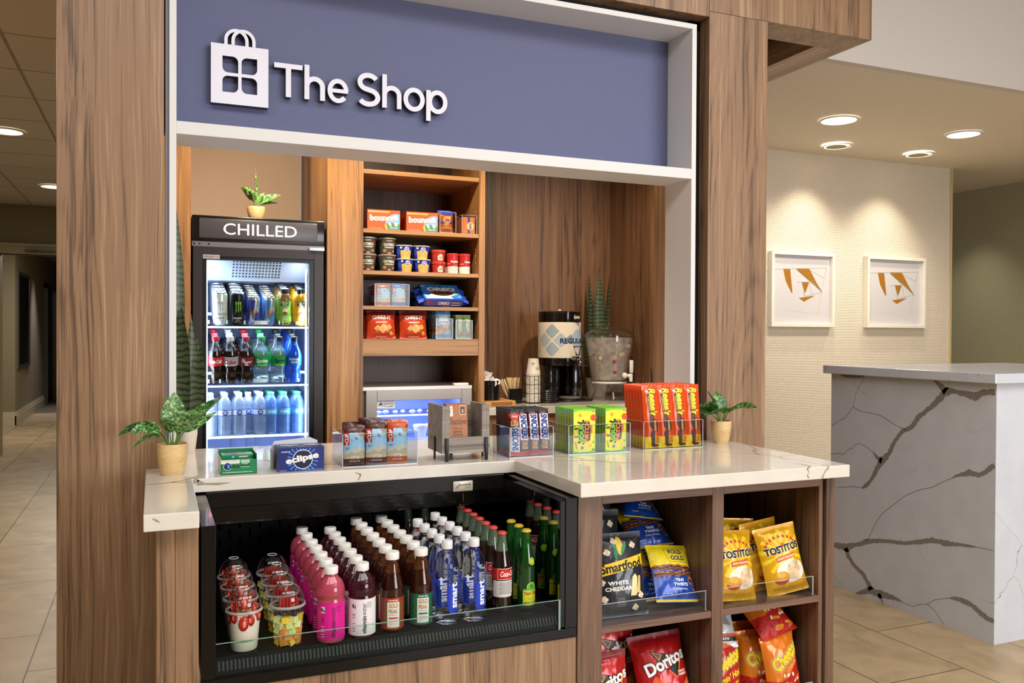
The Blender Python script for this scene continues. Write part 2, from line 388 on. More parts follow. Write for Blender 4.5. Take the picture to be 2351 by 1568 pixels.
# ------------------------------------------------------------------ things
def tag(o, label=None, cat=None, group=None, kind=None):
    if label: o['label'] = label
    if cat: o['category'] = cat
    if group: o['group'] = group
    if kind: o['kind'] = kind
    return o
def thing(name, loc, label, cat, group=None, rz=0, rx=0, ry=0):
    o = bpy.data.objects.new(name, None); COL.objects.link(o); o.location = loc; o.rotation_euler = (rx, ry, rz); o.empty_display_size = .05
    return tag(o, label, cat, group)
def struct(o): o['kind'] = 'structure'; return o
def dup(root, loc, label, rz=0, rx=0, ry=0, group=None):
    def cp(o, par):
        c = o.copy(); COL.objects.link(c); c.parent = par
        for ch in list(o.children): cp(ch, c)
        return c
    r = cp(root, None); r.location = loc; r.rotation_euler = (rx, ry, rz); r['label'] = label
    if group: r['group'] = group
    return r
class Proto:
    """builds the first one on demand, copies it afterwards"""
    def __init__(s, fn): s.fn = fn; s.o = None
    def __call__(s, loc, label, rz=0, rx=0, ry=0, group=None):
        if s.o is None:
            s.o = s.fn(); s.o.location = loc; s.o.rotation_euler = (rx, ry, rz); s.o['label'] = label
            if group: s.o['group'] = group
            return s.o
        return dup(s.o, loc, label, rz, rx, ry, group)
ORD = ['frontmost', 'second from front', 'third from front', 'fourth from front', 'fifth from front',
       'sixth from front', 'seventh from front', 'eighth from front', 'ninth from front']
def oname(i, n): return 'rearmost' if (i == n-1 and n > 2) else ORD[i]
# ================================================================== ROOM SHELL
def floor_mat():
    m, nt, b = newmat('floor_tile'); L = nt.links
    tc = nt.nodes.new('ShaderNodeTexCoord'); mp = nt.nodes.new('ShaderNodeMapping')
    mp.inputs['Rotation'].default_value = (0, 0, R(90)); mp.inputs['Location'].default_value = (0, 0, 0)
    L.new(tc.outputs['Object'], mp.inputs['Vector'])
    br = nt.nodes.new('ShaderNodeTexBrick'); br.offset = .5; br.inputs['Scale'].default_value = 1
    br.inputs['Brick Width'].default_value = .914; br.inputs['Row Height'].default_value = .4365
    br.inputs['Mortar Size'].default_value = .0028; br.inputs['Mortar Smooth'].default_value = .1
    br.inputs['Color1'].default_value = lin('#c0a984'); br.inputs['Color2'].default_value = lin('#b09a78'); br.inputs['Mortar'].default_value = lin('#54463a')
    L.new(mp.outputs[0], br.inputs['Vector'])
    n = nt.nodes.new('ShaderNodeTexNoise'); n.inputs['Scale'].default_value = 5; n.inputs['Detail'].default_value = 6; n.inputs['Distortion'].default_value = 1
    L.new(tc.outputs['Object'], n.inputs['Vector']); r = ramp(nt, [(.3, '#d8d2cc'), (.7, '#ffffff')]); L.new(n.outputs['Fac'], r.inputs[0])
    mx = nt.nodes.new('ShaderNodeMixRGB'); mx.blend_type = 'MULTIPLY'; mx.inputs[0].default_value = 1
    L.new(br.outputs['Color'], mx.inputs[1]); L.new(r.outputs[0], mx.inputs[2]); L.new(mx.outputs[0], b.inputs['Base Color'])
    bp = nt.nodes.new('ShaderNodeBump'); bp.inputs['Strength'].default_value = .5; bp.inputs['Distance'].default_value = .002; bp.invert = True
    L.new(br.outputs['Fac'], bp.inputs['Height']); L.new(bp.outputs[0], b.inputs['Normal']); b.inputs['Roughness'].default_value = .38
    return m
# the floor's origin sits on a tile corner, so the pattern lands on the joints of the photo
FX, FY = 3.03, 2.473
o = MB().box(-3.2-FX, 8.6-FX, -4.5-FY, 15.9-FY, -.02, 0, floor_mat()).build('floor', smooth=False, loc=(FX, FY, 0)); struct(o)
o = MB().box(-3.2, .6, 15.9, 22, -.02, .004, wallmat('carpet', '#6f6552', '#4e4738', .6, 260)).build('floor', smooth=False); struct(o)
CEILM = wallmat('lobby_ceiling', '#d9d2c8', None, .1, 120)
PLAST = wallmat('soffit_plaster', '#e8dfcf', None, .35, 60)
BULK = wallmat('bulkhead_paint', '#d9d3cd', None, .1, 120)
LATT = wallmat('embossed_wallpaper', '#efe6d6', '#dcd0bc', .4, 220, 'lattice', .6)
OLIVE = wallmat('olive_wallpaper', '#b4ae8e', '#a39d7e', .3, 70)
TAUPE = wallmat('taupe_wallpaper', '#8f8468', '#837960', .2, 110)
struct(MB().box(-3.2, 8.6, -4.5, 3.3, 3.62, 3.68, CEILM).build('ceiling', smooth=False))
struct(MB().box(-.2, 8.6, 3.3, 3.88, 3.62, 3.68, CEILM).build('ceiling', smooth=False))
# acoustic tile ceiling of the corridor: tiles and grid bars
def tile_mat():
    m, nt, b = newmat('acoustic_tile'); L = nt.links
    tc = nt.nodes.new('ShaderNodeTexCoord'); br = nt.nodes.new('ShaderNodeTexBrick'); br.offset = 0
    br.inputs['Scale'].default_value = 1; br.inputs['Brick Width'].default_value = .565; br.inputs['Row Height'].default_value = .6
    br.inputs['Mortar Size'].default_value = .009
    br.inputs['Color1'].default_value = lin('#cfc8bc'); br.inputs['Color2'].default_value = lin('#cac3b7'); br.inputs['Mortar'].default_value = lin('#9a9184')
    L.new(tc.outputs['Object'], br.inputs[0]); n = nt.nodes.new('ShaderNodeTexNoise'); n.inputs['Scale'].default_value = 240
    L.new(tc.outputs['Object'], n.inputs[0]); bp = nt.nodes.new('ShaderNodeBump'); bp.inputs['Strength'].default_value = .3; bp.inputs['Distance'].default_value = .003
    L.new(n.outputs['Fac'], bp.inputs['Height']); L.new(bp.outputs[0], b.inputs['Normal']); L.new(br.outputs['Color'], b.inputs['Base Color'])
    b.inputs['Roughness'].default_value = .9; return m
q = at(80, 227, 'z', 2.7)
struct(MB().box(-3.2-q[0], -.2-q[0], 3.36-q[1], 10.5-q[1], 0, .04, tile_mat()).build('ceiling', smooth=False, loc=(q[0], q[1], 2.7)))
struct(MB().box(-3.2, -.25, 3.3, 3.36, 2.7, 3.62, CEILM).build('wall_drop', smooth=False))
# soffit over the desk, bulkhead face, far walls
struct(MB().box(2.9, 8.6, 3.94, 9.6, 2.95, 3.0, PLAST).build('ceiling', smooth=False))
struct(MB().box(2.2, 8.6, 3.88, 3.94, 2.95, 3.62, BULK).build('wall_bulkhead', smooth=False))
AY = 5.965
struct(MB().box(2.9, 7.06, AY, AY+.15, 0, 2.95, LATT).build('wall_back', smooth=False))
struct(MB().box(7.06, 7.085, AY-.012, AY+.16, 0, 2.95, wallmat('corner_paint', '#cbb891', None, .1)).build('trim_1', smooth=False))
struct(MB().box(8.33, 8.4, -4.5, 9.6, 0, 3.62, OLIVE).build('wall_right', smooth=False))
struct(MB().box(6.9, 8.4, 9.5, 9.6, 0, 2.95, OLIVE).build('wall_far', smooth=False))
struct(MB().box(-3.2, -3.12, -4.5, 14, 0, 3.62, TAUPE).build('wall_left', smooth=False))
struct(MB().box(-3.2, 8.6, -4.6, -4.5, 0, 3.62, wallmat('lobby_wall_paint', '#7d766c', None, .1)).build('wall_front', smooth=False))
# corridor: wall with the cased opening, then the wall behind it
CAS = M('#a89b78', .5)
struct(MB().box(-3.2, -1.53, 10.5, 10.62, 0, 2.7, TAUPE).build('wall_corridor', smooth=False))
struct(MB().box(-1.53, .6, 10.5, 10.62, 2.17, 2.7, TAUPE).build('wall_corridor', smooth=False))
mb = MB(); mb.box(-1.60, -1.505, 10.44, 10.66, 0, 2.17, CAS); mb.box(-1.60, .6, 10.44, 10.66, 2.17, 2.27, CAS); mb.box(-1.60, .6, 10.42, 10.44, 2.25, 2.28, CAS)
struct(mb.build('door_1', smooth=False))
cl = MB().box(-1.26, -.98, 10.39, 10.44, 2.19, 2.215, M('#4a4236', .4, .6)); cl.box(-1.2, -1.14, 10.36, 10.44, 2.2, 2.21, M('#4a4236', .4, .6))
tag(cl.build('door_closer', smooth=False), 'slim dark metal closer arm fixed on the lintel of the corridor opening', 'door closer')
struct(MB().box(-3.2, -1.82, 13.98, 14.1, 0, 2.7, TAUPE).build('wall_corridor_end', smooth=False))
struct(MB().box(-1.9, -1.82, 14.1, 22, 0, 2.7, TAUPE).build('wall_corridor_side', smooth=False))
struct(MB().box(-3.2, .6, 22, 22.1, 0, 2.7, TAUPE).build('wall_corridor_far', smooth=False))
struct(MB().box(-3.2, .6, 10.62, 22, 2.7, 2.75, M('#9a9080', .9)).build('ceiling', smooth=False))
struct(MB().box(.6, .7, 5.1, 22, 0, 3.0, TAUPE).build('wall_corridor_right', smooth=False))
BB = M('#c4b89c', .35)
for n, (x0, x1, y0, y1) in (('baseboard_corridor', (-3.1, -1.80, 13.955, 13.98)), ('baseboard_side', (-1.82, -1.795, 13.955, 17.4)), ('baseboard_far', (-1.82, -1.795, 19.0, 22))):
    mb = MB(); mb.box(x0, x1, y0, y1, 0, .13, BB)
    e = .008
    mb.box(x0, x1-(e if x1-x0 < .1 else 0), y0+(e if y1-y0 < .1 else 0), y1, .13, .165, BB); mb.box(x0, x1-(2*e if x1-x0 < .1 else 0), y0+(2*e if y1-y0 < .1 else 0), y1, .165, .19, BB)
    struct(mb.build(n, smooth=False))
FRM = M('#6e6b66', .3, .5)
y0, y1 = at(39, 700, 'x', -1.82)[1], at(66, 700, 'x', -1.82)[1]
zt, zb = at(52, 628, 'x', -1.82)[2], at(52, 843, 'x', -1.82)[2]
t = thing('framed_mirror', (-1.82, (y0+y1)/2, zb), 'tall dark panel in a silver frame on the far corridor wall', 'mirror'); h = (y1-y0)/2; H_ = zt-zb
MB().box(.0, .012, -h+.06, h-.06, .04, H_-.04, M('#030303', .5)).build('panel', t, False)
mb = MB()
for a in ((-h, h, 0, .05), (-h, h, H_-.05, H_), (-h, -h+.07, .05, H_-.05), (h-.07, h, .05, H_-.05)): mb.box(0, .022, *a, FRM)
mb.build('frame', t, False)
y0, y1 = 17.5, 18.95; zt = at(110, 655, 'x', -1.82)[2]
mb = MB().box(-1.82, -1.80, y0+.08, y1-.08, 0, zt-.08, M('#040404', .3)); o = mb.build('door_2', smooth=False); struct(o)
mb = MB()
for a in ((y0, y1, zt-.08, zt), (y0, y0+.08, 0, zt), (y1-.08, y1, 0, zt)): mb.box(-1.82, -1.76, *a, M('#58544e', .3, .5))
q = mb.build('door_frame', None, False); q.parent = o; struct(q)

def downlight(loc, label, group, r=.075, glow='#fff4e0', e=6, trim='#e9e3d6', half=False):
    t = thing('recessed_downlight', loc, label, 'ceiling light', group)
    MB().lathe([(r*1.13, 0), (r*1.13, -.008), (r*1.0, -.010), (r*.98, -.004)], trim, 32, cap0=False, cap1=False).build('trim_ring', t)
    MB().lathe([(r, -.0035), (r*.97, -.003), (r*.001, -.0028)], M(glow, .4, emit=e), 32, cap0=False, cap1=False).build('lamp_lens', t, fixn=False)
    if half:
        MB().lathe([(r*.97, -.016), (r*.9, -.010), (r*.3, -.008)], M('#b9ad92', .4), 32, cap0=False, cap1=True).build('baffle', t).scale = (.78, .78, 1)
        t.children[-1].location = (r*.24, r*.1, 0)
    return t
K = 1.28
downlight((4.70, 4.94, 2.947), 'round bright recessed light in the soffit, nearest the wooden column', 'soffit lights', .125, e=9)
downlight((5.93, 4.89, 2.947), 'round recessed light with a ribbed reflector in the soffit, farthest right', 'soffit lights', .12, '#f3f1ff', 4)
downlight((5.30, 5.60, 2.945), 'small angled wall washer in the soffit above the left framed print', 'wall washers', .11, e=7, half=True)
downlight((6.20, 5.57, 2.945), 'small angled wall washer in the soffit above the right framed print', 'wall washers', .11, e=7, half=True)
downlight((*at(14, 299, 'z', 2.7)[:2], 2.697), 'round recessed light in the corridor ceiling, the nearer one cut by the frame edge', 'corridor lights', .1, e=4)
downlight((*at(124, 427, 'z', 2.7)[:2], 2.697), 'round recessed light in the corridor ceiling, the farther one half behind the column', 'corridor lights', .11, e=4)

# ================================================================== SHOP FRONT JOINERY
def oneobj(name, label, cat, fn, bevel=0, group=None, smooth=False):
    mb = MB(); fn(mb); o = mb.build(name, smooth=smooth, bevel=bevel); return tag(o, label, cat, group)
CF = 3.07
oneobj('wooden_column', 'wide walnut-laminate column left of the shop opening', 'column', lambda b: b.box(-.285, .032, CF, 3.5, 0, 2.711, WOOD), .002)
oneobj('wooden_column', 'walnut-laminate column right of the shop opening, beside the reception wall', 'column', lambda b: b.box(2.20, 2.511, CF, 3.5, 0, 2.735, WOODR), .002)
def beam(b):
    WB = WOOD
    b.box(-.285, 2.198, CF, 3.14, 2.711, 2.95, WOODR)
    b.box(-.285, 3.115, CF, 3.26, 2.736, 3.05, WOOD)
    b.box(2.90, 3.115, 3.26, 3.80, 2.736, 3.05, WOODX)
    b.box(-.285, 2.90, 3.59, 3.80, 2.736, 3.05, WOODX)
tag(MB().box(-.285, 2.198, CF, 3.25, 2.711, 3.05, WOODR).build('header_panel', smooth=False), 'walnut header board across the top of the shop front', 'header board')
tb = thing('ceiling_beam_frame', (3.115, CF, 2.736), 'open walnut beam frame jutting out over the right column', 'beam frame')
T_ = Vector((3.115, CF, 2.736))
def bx(n, x0, x1, y0, y1, m, z1=3.05):
    o = MB().box(x0-T_.x, x1-T_.x, y0-T_.y, y1-T_.y, 0, z1-T_.z, m).build(n, tb, False); return o
bx('beam', 2.2, 3.115, CF, 3.25, WOOD); bx('beam', 2.935, 3.115, 3.25, 3.80, WOODX); bx('beam', 2.2, 2.935, 3.62, 3.80, WOODX)

# white frame box of the opening
WFR = M('#dbdad9', .42)
x0, x1, ZT, ZB = .048, 2.136, 2.669, 2.031
tf = thing('opening_frame', (x0, CF, 0), 'deep white frame around the shop sign and serving opening', 'frame')
def fb(n, a, b_, y0, y1, z0, z1): return MB().box(a-x0, b_-x0, y0-CF, y1-CF, z0, z1, WFR).build(n, tf, False, bevel=.0012)
fb('left_post', x0, .0705, CF, 3.272, .0, ZT); fb('right_post', 2.1135, x1, CF, 3.272, .0, ZT)
fb('top_rail', .0705, 2.1135, CF, 3.272, 2.647, ZT); fb('cross_rail', .0705, 2.1135, CF, 3.272, 2.010, 2.053)
# dark recess strips between columns and frame
struct(MB().box(.0365, .048, 3.085, 3.2, 0, 2.711, M('#8b8c98', .5)).build('trim_2', smooth=False))
struct(MB().box(2.136, 2.2, 3.14, 3.2, 0, 2.711, BLACKM).build('trim_3', smooth=False))
struct(MB().box(.032, 2.2, 3.14, 3.2, 2.669, 2.711, BLACKM).build('trim_4', smooth=False))
SIGNC = wallmat('sign_blue', '#5d6286', '#595e81', .05, 200, rough=.6)
MB().box(.0705-x0, 2.1135-x0, 3.257-CF, 3.2715-CF, 2.053, 2.647, SIGNC).build('sign_panel', tf, False)['label'] = 'slate-blue board'

struct(MB().box(-.285, 2.5, 3.273, 3.33, 2.053, 3.0, M('#6a5f52', .8)).build('wall_niche_front', smooth=False))

# sign emblem and letters, standing off the board
SY = 3.257
def SP(px, py): p = at(px, py, 'y', SY-.03); return (p[0], p[2])
FACE = M('#e4e4f0', .5); SIDE = M('#3c3f55', .5)
def arcp(cx, cy, r, a0, a1, n=10, ry=None): return [(cx+r*cos(R(a0+(a1-a0)*i/n)), cy+(ry or r)*sin(R(a0+(a1-a0)*i/n))) for i in range(n+1)]
def raised(name, loops, par, y1=SY-.0, y0=SY-.035):
    """extruded glyph: loops[0] outer, others holes"""
    cu = bpy.data.curves.new('c', 'CURVE'); cu.dimensions = '2D'; cu.fill_mode = 'BOTH'; cu.extrude = (y1-y0)/2
    for lp in loops:
        s = cu.splines.new('POLY'); s.points.add(len(lp)-1)
        for p, q in zip(s.points, lp): p.co = (q[0], q[1], 0, 1)
        s.use_cyclic_u = True
    o = bpy.data.objects.new('c', cu); me = o.to_mesh(); mb = MB()
    yc = (y0+y1)/2
    for p in me.polygons:
        vs = [me.vertices[i].co for i in p.vertices]; n = p.normal
        mb.add([(v.x, yc-v.z, v.y) for v in vs], [list(range(len(vs)))], FACE if (abs(n.z) > .9 and vs[0].z > 0) else SIDE)
    o.to_mesh_clear(); bpy.data.objects.remove(o); bpy.data.curves.remove(cu)
    ob = mb.build(name, par, False, fixn=False)
    return ob
bag = thing('shop_emblem', (0, 0, 0), 'white shopping-bag emblem with a four-petal window, left of the sign letters', 'emblem')
A, B_, C_, D_ = SP(484, 98), SP(616, 114), SP(616, 247), SP(484, 237)
xa, xb = A[0], B_[0]; zt_ = (A[1]+B_[1])/2; zb_ = (C_[1]+D_[1])/2
cxm, czm = (xa+xb)/2, None
pc = SP(550.5, 174); cz = pc[1]; cx_ = pc[0]; g = .0058
w2, h2 = SP(590, 174)[0]-cx_, cz-SP(550.5, 215)[1]
def petal(sx, sz):
    # square leaf: outer corner sharp and inner corner sharp, the other two rounded
    r = .019; a, b_ = g, w2; c, d = g, h2
    pts = [(b_, d)] + arcp(b_-r, c+r, r, 0, -90, 6)[0:] + [(a, c)] + arcp(a+r, d-r, r, 180, 90, 6)
    return [(cx_+sx*p[0], cz+sz*p[1]) for p in pts]
raised('bag_body', [[(xa, zb_), (xb, zb_), (xb, zt_), (xa, zt_)], petal(1, 1), petal(-1, 1), petal(1, -1), petal(-1, -1)], bag)
def handle(pxa, pxb, top):
    a = SP(pxa, 104)[0]; b_ = SP(pxb, 108)[0]; zt2 = SP((pxa+pxb)/2, top)[1]; th = .0115
    cx, r = (a+b_)/2, (b_-a)/2; zc = zt2-r
    out = [(b_, zt_+.0)] + arcp(cx, zc, r, 0, 180, 16) + [(a, zt_)]
    inn = [(a+th, zt_)] + arcp(cx, zc, r-th, 180, 0, 16) + [(b_-th, zt_)]
    return raised('bag_handle', [out+inn], bag)
handle(514.5, 570.5, 67.5); handle(531, 586.5, 69.5).location.y = -.001
lt = thing('sign_lettering', (0, 0, 0), 'raised white lettering mounted across the slate-blue sign board', 'sign')
def stroke(pts, w):
    """outline of a polyline stroke with flat ends"""
    L_, R_ = [], []
    n = len(pts)
    for i, p in enumerate(pts):
        a = pts[max(i-1, 0)]; c = pts[min(i+1, n-1)]; dx, dz = c[0]-a[0], c[1]-a[1]; l = math.hypot(dx, dz); nx, nz = -dz/l*w/2, dx/l*w/2
        L_.append((p[0]+nx, p[1]+nz)); R_.append((p[0]-nx, p[1]-nz))
    return L_+R_[::-1]
zb1 = SP(668, 147); s_ = SP(700, 226)  # T: top at px y 147, foot at 226
def LX(px): return SP(px, 190)[0]
base = SP(668, 224.5)[1]; capz = SP(668, 148)[1]; CH = capz-base
S_W = CH*.155
def seg2(name, strokes, w=S_W):
    # strokes of one letter overlap into one part
    mb = MB()
    t0 = None
    obs = [raised(name, [s if isinstance(s[0], tuple) else s[0]] if not isinstance(s, list) or isinstance(s[0], tuple) else s, lt) for s in strokes]
    base_o = obs[0]
    if len(obs) > 1:
        bm = bmesh.new()
        mats = list(base_o.data.materials)
        for k, ob in enumerate(obs):
            me = ob.data.copy()
            for i, m in enumerate(ob.data.materials):
                pass
            remap = [mats.index(m) for m in ob.data.materials]
            for p in me.polygons: p.material_index = remap[p.material_index]
            me.transform(Matrix.Translation((0, -.0004*k, 0))); bm.from_mesh(me)
            if k: bpy.data.objects.remove(ob)
        bm.to_mesh(base_o.data); bm.free()
    return base_o
def letter_T(x0, x1):
    c = (x0+x1)/2; return [[(x0, capz-S_W*.95), (x0, capz), (x1, capz), (x1, capz-S_W*.95)], [(c-S_W/2, base), (c+S_W/2, base), (c+S_W/2, capz-.001), (c-S_W/2, capz-.001)]]
XH = CH*.71
def letter_h(x0, x1):
    w = S_W*.95; r = (x1-x0-w)/2; cx = (x0+x1)/2; zc = base+XH-r-w/2
    return [[(x0, base), (x0+w, base), (x0+w, base+CH*1.04), (x0, base+CH*1.04)],
            stroke([(x0+w/2, zc)]+arcp(cx, zc, r, 180, 0, 16)[1:]+[(x1-w/2, zc-.02), (x1-w/2, base)], w)]
def ring(cx, cz_, rx, rz, w): return [arcp(cx, cz_, rx, 0, 360-12, 29, rz), arcp(cx, cz_, rx-w, 0, 360-12, 29, rz-w)]
def letter_o(x0, x1):
    return [ring((x0+x1)/2, base+XH/2, (x1-x0)/2, XH/2+.003, S_W*.95)]
def letter_e(x0, x1):
    w = S_W*.9; cx = (x0+x1)/2; r = (x1-x0-w)/2; rz = (XH-w)/2+.002; zc = base+XH/2
    return [stroke(arcp(cx, zc, r, -38, -357, 30, rz), w), [(x0+w*.8, zc-w*.42), (x1-w*.1, zc-w*.42), (x1-w*.1, zc+w*.42), (x0+w*.8, zc+w*.42)]]
def letter_p(x0, x1):
    w = S_W*.95; return [[(x0, base-CH*.27), (x0+w, base-CH*.27), (x0+w, base+XH), (x0, base+XH)], ring((x0+x1)/2+w*.15, base+XH/2, (x1-x0)/2-w*.15, XH/2+.003, w)]
def letter_S(x0, x1):
    w = S_W; cx = (x0+x1)/2; r = (x1-x0-w)/2; rz = (CH-w)/4+.001
    zt2 = capz+.003-w/2-rz; zb2 = base-.003+w/2+rz
    pts = arcp(cx, zt2, r*.93, 30, 250, 16, rz)+arcp(cx, zb2, r, 70, -150, 16, rz)
    return [stroke(pts, w)]
for nm, fn, a, b_ in (('letter', letter_T, 629, 694), ('letter', letter_h, 698.5, 745.5), ('letter', letter_e, 751.5, 799.5), ('letter', letter_S, 818.5, 872.5),
                      ('letter', letter_h, 877, 921), ('letter', letter_o, 925.5, 974.5), ('letter', letter_p, 978, 1026.5)):
    seg2(nm, fn(SP(a, 190)[0], SP(b_, 215)[0]))
for r_ in (bag, lt):   # put the origin at the emblem / lettering itself
    off = Vector((SP(550, 237)[0] if r_ is bag else LX(830), SY-.02, base))
    r_.location = off
    for c in r_.children: c.data.transform(Matrix.Translation(-off))
# ================================================================== SHOP NICHE
NZ = 2.6
struct(MB().box(-.05, .78, 5.01, 5.08, 0, NZ, wallmat('alcove_paint', '#b79f86', None, .1, 90)).build('wall_alcove', smooth=False))
struct(MB().box(.78, 2.70, 4.82, 4.9, 0, NZ, WOODB).build('wall_niche_back', smooth=False))
struct(MB().box(2.70, 2.76, 3.42, 4.9, 0, NZ, WOODB).build('wall_niche_right', smooth=False))
struct(MB().box(-.13, -.051, 3.52, 5.08, 0, NZ, WOODI).build('wall_niche_left', smooth=False))
struct(MB().box(-.2, 2.62, 3.34, 5.1, NZ, NZ+.05, M('#c7bba8', .8)).build('ceiling', smooth=False))
tag(MB().box(-.049, .158, 4.2, 4.99, 0, NZ-.01, WOODI).build('filler_panel', smooth=False), 'walnut filler panel left of the upright refrigerator', 'panel')
# tall shelving unit
t = thing('shelving_unit', (.782, 4.2, 0), 'tall open walnut shelving unit with snacks, right of the upright refrigerator', 'shelving unit')
def sb(n, x0, x1, y0, y1, z0, z1, m, bv=.001): return MB().box(x0-.782, x1-.782, y0-4.2, y1-4.2, z0, z1, m).build(n, t, False, bevel=bv)
sb('side_panel', .782, .96, 4.2, 4.69, 0, NZ-.01, WOODI); sb('side_panel', 1.572, 1.606, 4.2, 4.69, 0, NZ-.01, WOODI)
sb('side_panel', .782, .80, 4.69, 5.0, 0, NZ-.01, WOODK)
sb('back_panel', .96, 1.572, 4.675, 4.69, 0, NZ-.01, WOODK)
for z1, z0 in ((2.161, 2.139), (1.866, 1.846), (1.658, 1.638), (1.482, 1.463)): sb('shelf', .96, 1.572, 4.203, 4.675, z0, z1, WOODIX)
sb('shelf', .96, 1.572, 4.203, 4.675, 1.23, 1.317, WOODIX)
sb('plinth', .96, 1.572, 4.203, 4.675, 0, .785, M('#d9cdb8', .5))
for z in (1.385, 1.42, 1.535, 1.57, 1.605, 1.72, 1.755, 1.79, 1.92, 1.955, 1.99):
    MB().ball((1.572-.782, .05, z), .0028, '#e9d9b8', seg=6, rings=4).build('shelf_peg', t)
# back counter
t = thing('back_counter', (1.607, 4.18, 0), 'white topped back counter carrying the coffee urn and drink dispenser', 'counter')
MB().box(0, 1.09, 0, .638, .915, .955, QUARTZ).build('countertop', t, False, bevel=.002)
MB().box(0, 1.09, .04, .62, 0, .915, WOODI).build('base_cabinet', t, False)
# wooden tray drawers under the back counter edge are not visible; the organiser stands on top
# upright refrigerator -------------------------------------------------
FX0, FX1, FY0 = .163, .769, 4.2
FR = thing('upright_refrigerator', (FX0, FY0, 0), 'black upright glass-door refrigerator with a lit CHILLED header', 'refrigerator')
W_ = FX1-FX0
def fbx(n, x0, x1, y0, y1, z0, z1, m, bv=0, par=None): return MB().box(x0, x1, y0, y1, z0, z1, m).build(n, par or FR, False, bevel=bv)
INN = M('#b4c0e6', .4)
mb = MB(); D_ = .66
mb.box(0, .035, .05, D_, .1, 1.75, BLACKM); mb.box(W_-.035, W_, .05, D_, .1, 1.75, BLACKM)
mb.box(.035, W_-.035, D_-.03, D_, .1, 1.75, BLACKM); mb.box(0, W_, .04, D_, 1.75, 1.885, BLACKM); mb.box(0, W_, .05, D_, .0, .1, BLACKM)
mb.build('cabinet', FR, False)
mb = MB(); mb.box(.036, .05, .06, D_-.05, .1, 1.74, INN); mb.box(W_-.05, W_-.036, .06, D_-.05, .1, 1.74, INN); mb.box(.05, W_-.05, D_-.06, D_-.035, .1, 1.74, INN)
mb.box(.05, W_-.05, .06, D_-.06, 1.72, 1.745, INN); mb.box(.05, W_-.05, .06, D_-.06, .1, .7, INN)
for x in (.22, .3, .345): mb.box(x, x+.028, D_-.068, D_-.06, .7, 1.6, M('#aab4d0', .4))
mb.build('liner', FR, False)
mb = MB(); mb.prism([(.10, 1.70), (.20, 1.60), (D_-.07, 1.59), (D_-.07, 1.70)], .055, W_-.055, M('#c9d0e4', .4), 'yz')
a = Art()
for i in range(15):
    for j in range(6): a.rect(.19+i*.0155, .19+i*.0155+.009, .012+j*.019, .012+j*.019+.011, '#3b3f4c', 1)
dy, dz = .10/math.hypot(.1, .1), -.10/math.hypot(.1, .1)
a.emit(mb, lambda u, v, e: (u, .10+v*dy-e*.7, 1.70+v*dz-e*.7)); mb.build('evaporator_cover', FR, False)
mb = MB(); mb.bevbox(0, W_, 0, .06, 1.768, 1.888, M('#151416', .25, 0, .3), .004); mb.build('header_box', FR)
mb = MB(); mb.bevbox(.03, W_-.034, -.004, .01, 1.782, 1.876, M('#4b494f', .35, emit=.12), .006)
Art().text('CHILLED', W_*.503, 1.829, .335, .053, M('#ffffff', .4, emit=1.1), bold=.0).emit(mb, onfront(0, -.004, 0)); mb.build('sign', FR)
mb = MB(); mb.box(.0, W_, .004, .05, 1.745, 1.768, M('#77757d', .35, .3))
for x in (.006, .03, .07): mb.ball((x+.004, .003, 1.756), .004, BLACKM, sy=.4)
mb.box(W_-.075, W_-.004, -.012, .02, 1.744, 1.757, CHROME); mb.build('hinge_rail', FR, False)
# door
DR = bpy.data.objects.new('door', None); COL.objects.link(DR); DR.parent = FR
DF = M('#332f30', .35, .2); DI = M('#0d0c0d', .3)
mb = MB(); zt_, zb_ = 1.744, .66
for q in ((.004, .046, zb_, zt_), (W_-.05, W_-.004, zb_, zt_)): mb.box(q[0], q[1], .0, .045, q[2], q[3], DF)
mb.box(.046, W_-.05, 0, .045, 1.70, zt_, DF); mb.box(.046, W_-.05, 0, .045, zb_, .70, DF)
mb.box(.046, .064, .006, .045, .7, 1.70, DI); mb.box(W_-.072, W_-.05, .006, .045, .7, 1.70, DI); mb.box(.064, W_-.072, .006, .045, 1.684, 1.70, DI)
mb.build('door_frame', DR, False, bevel=.001)
MB().box(.064, W_-.072, .014, .018, .70, 1.684, GLASS).build('door_glass', DR, False)
mb = MB(); mb.box(.048, .121, -.001, .0, 1.688, 1.706, '#cfcac8'); Art().text('REFRIGERATOR', .0845, 1.697, .066, .011, '#1c1a1a', bold=.02).emit(mb, onfront(0, -.001, 0)); mb.build('sticker', DR, False)
# lamps and shelves inside
GLOW = M('#e4ecff', .4, emit=4)
MB().box(.066, .072, .062, .070, .72, 1.66, GLOW).build('light_strip', FR, False); MB().box(W_-.082, W_-.074, .062, .070, .72, 1.66, GLOW).build('light_strip', FR, False)
SLOPE = R(13)
for z in (1.374, 1.093):
    mb = MB(); mb.prism([(.076, z-.006), (.55, z-.006+.474*math.tan(SLOPE)), (.55, z+.474*math.tan(SLOPE)), (.076, z)], .055, W_-.055, clear('shelf_glass', '#e2ebf8', .8), 'yz'); mb.box(.055, W_-.055, .07, .075, z-.008, z+.001, M('#e7eefc', .3, emit=1.3)); mb.build('shelf', FR, False)
mb = MB(); mb.box(.055, W_-.055, .075, .58, .842, .848, INN); mb.box(.055, W_-.055, .066, .074, .842, .852, M('#f2f6ff', .3, emit=3)); mb.build('shelf', FR, False)
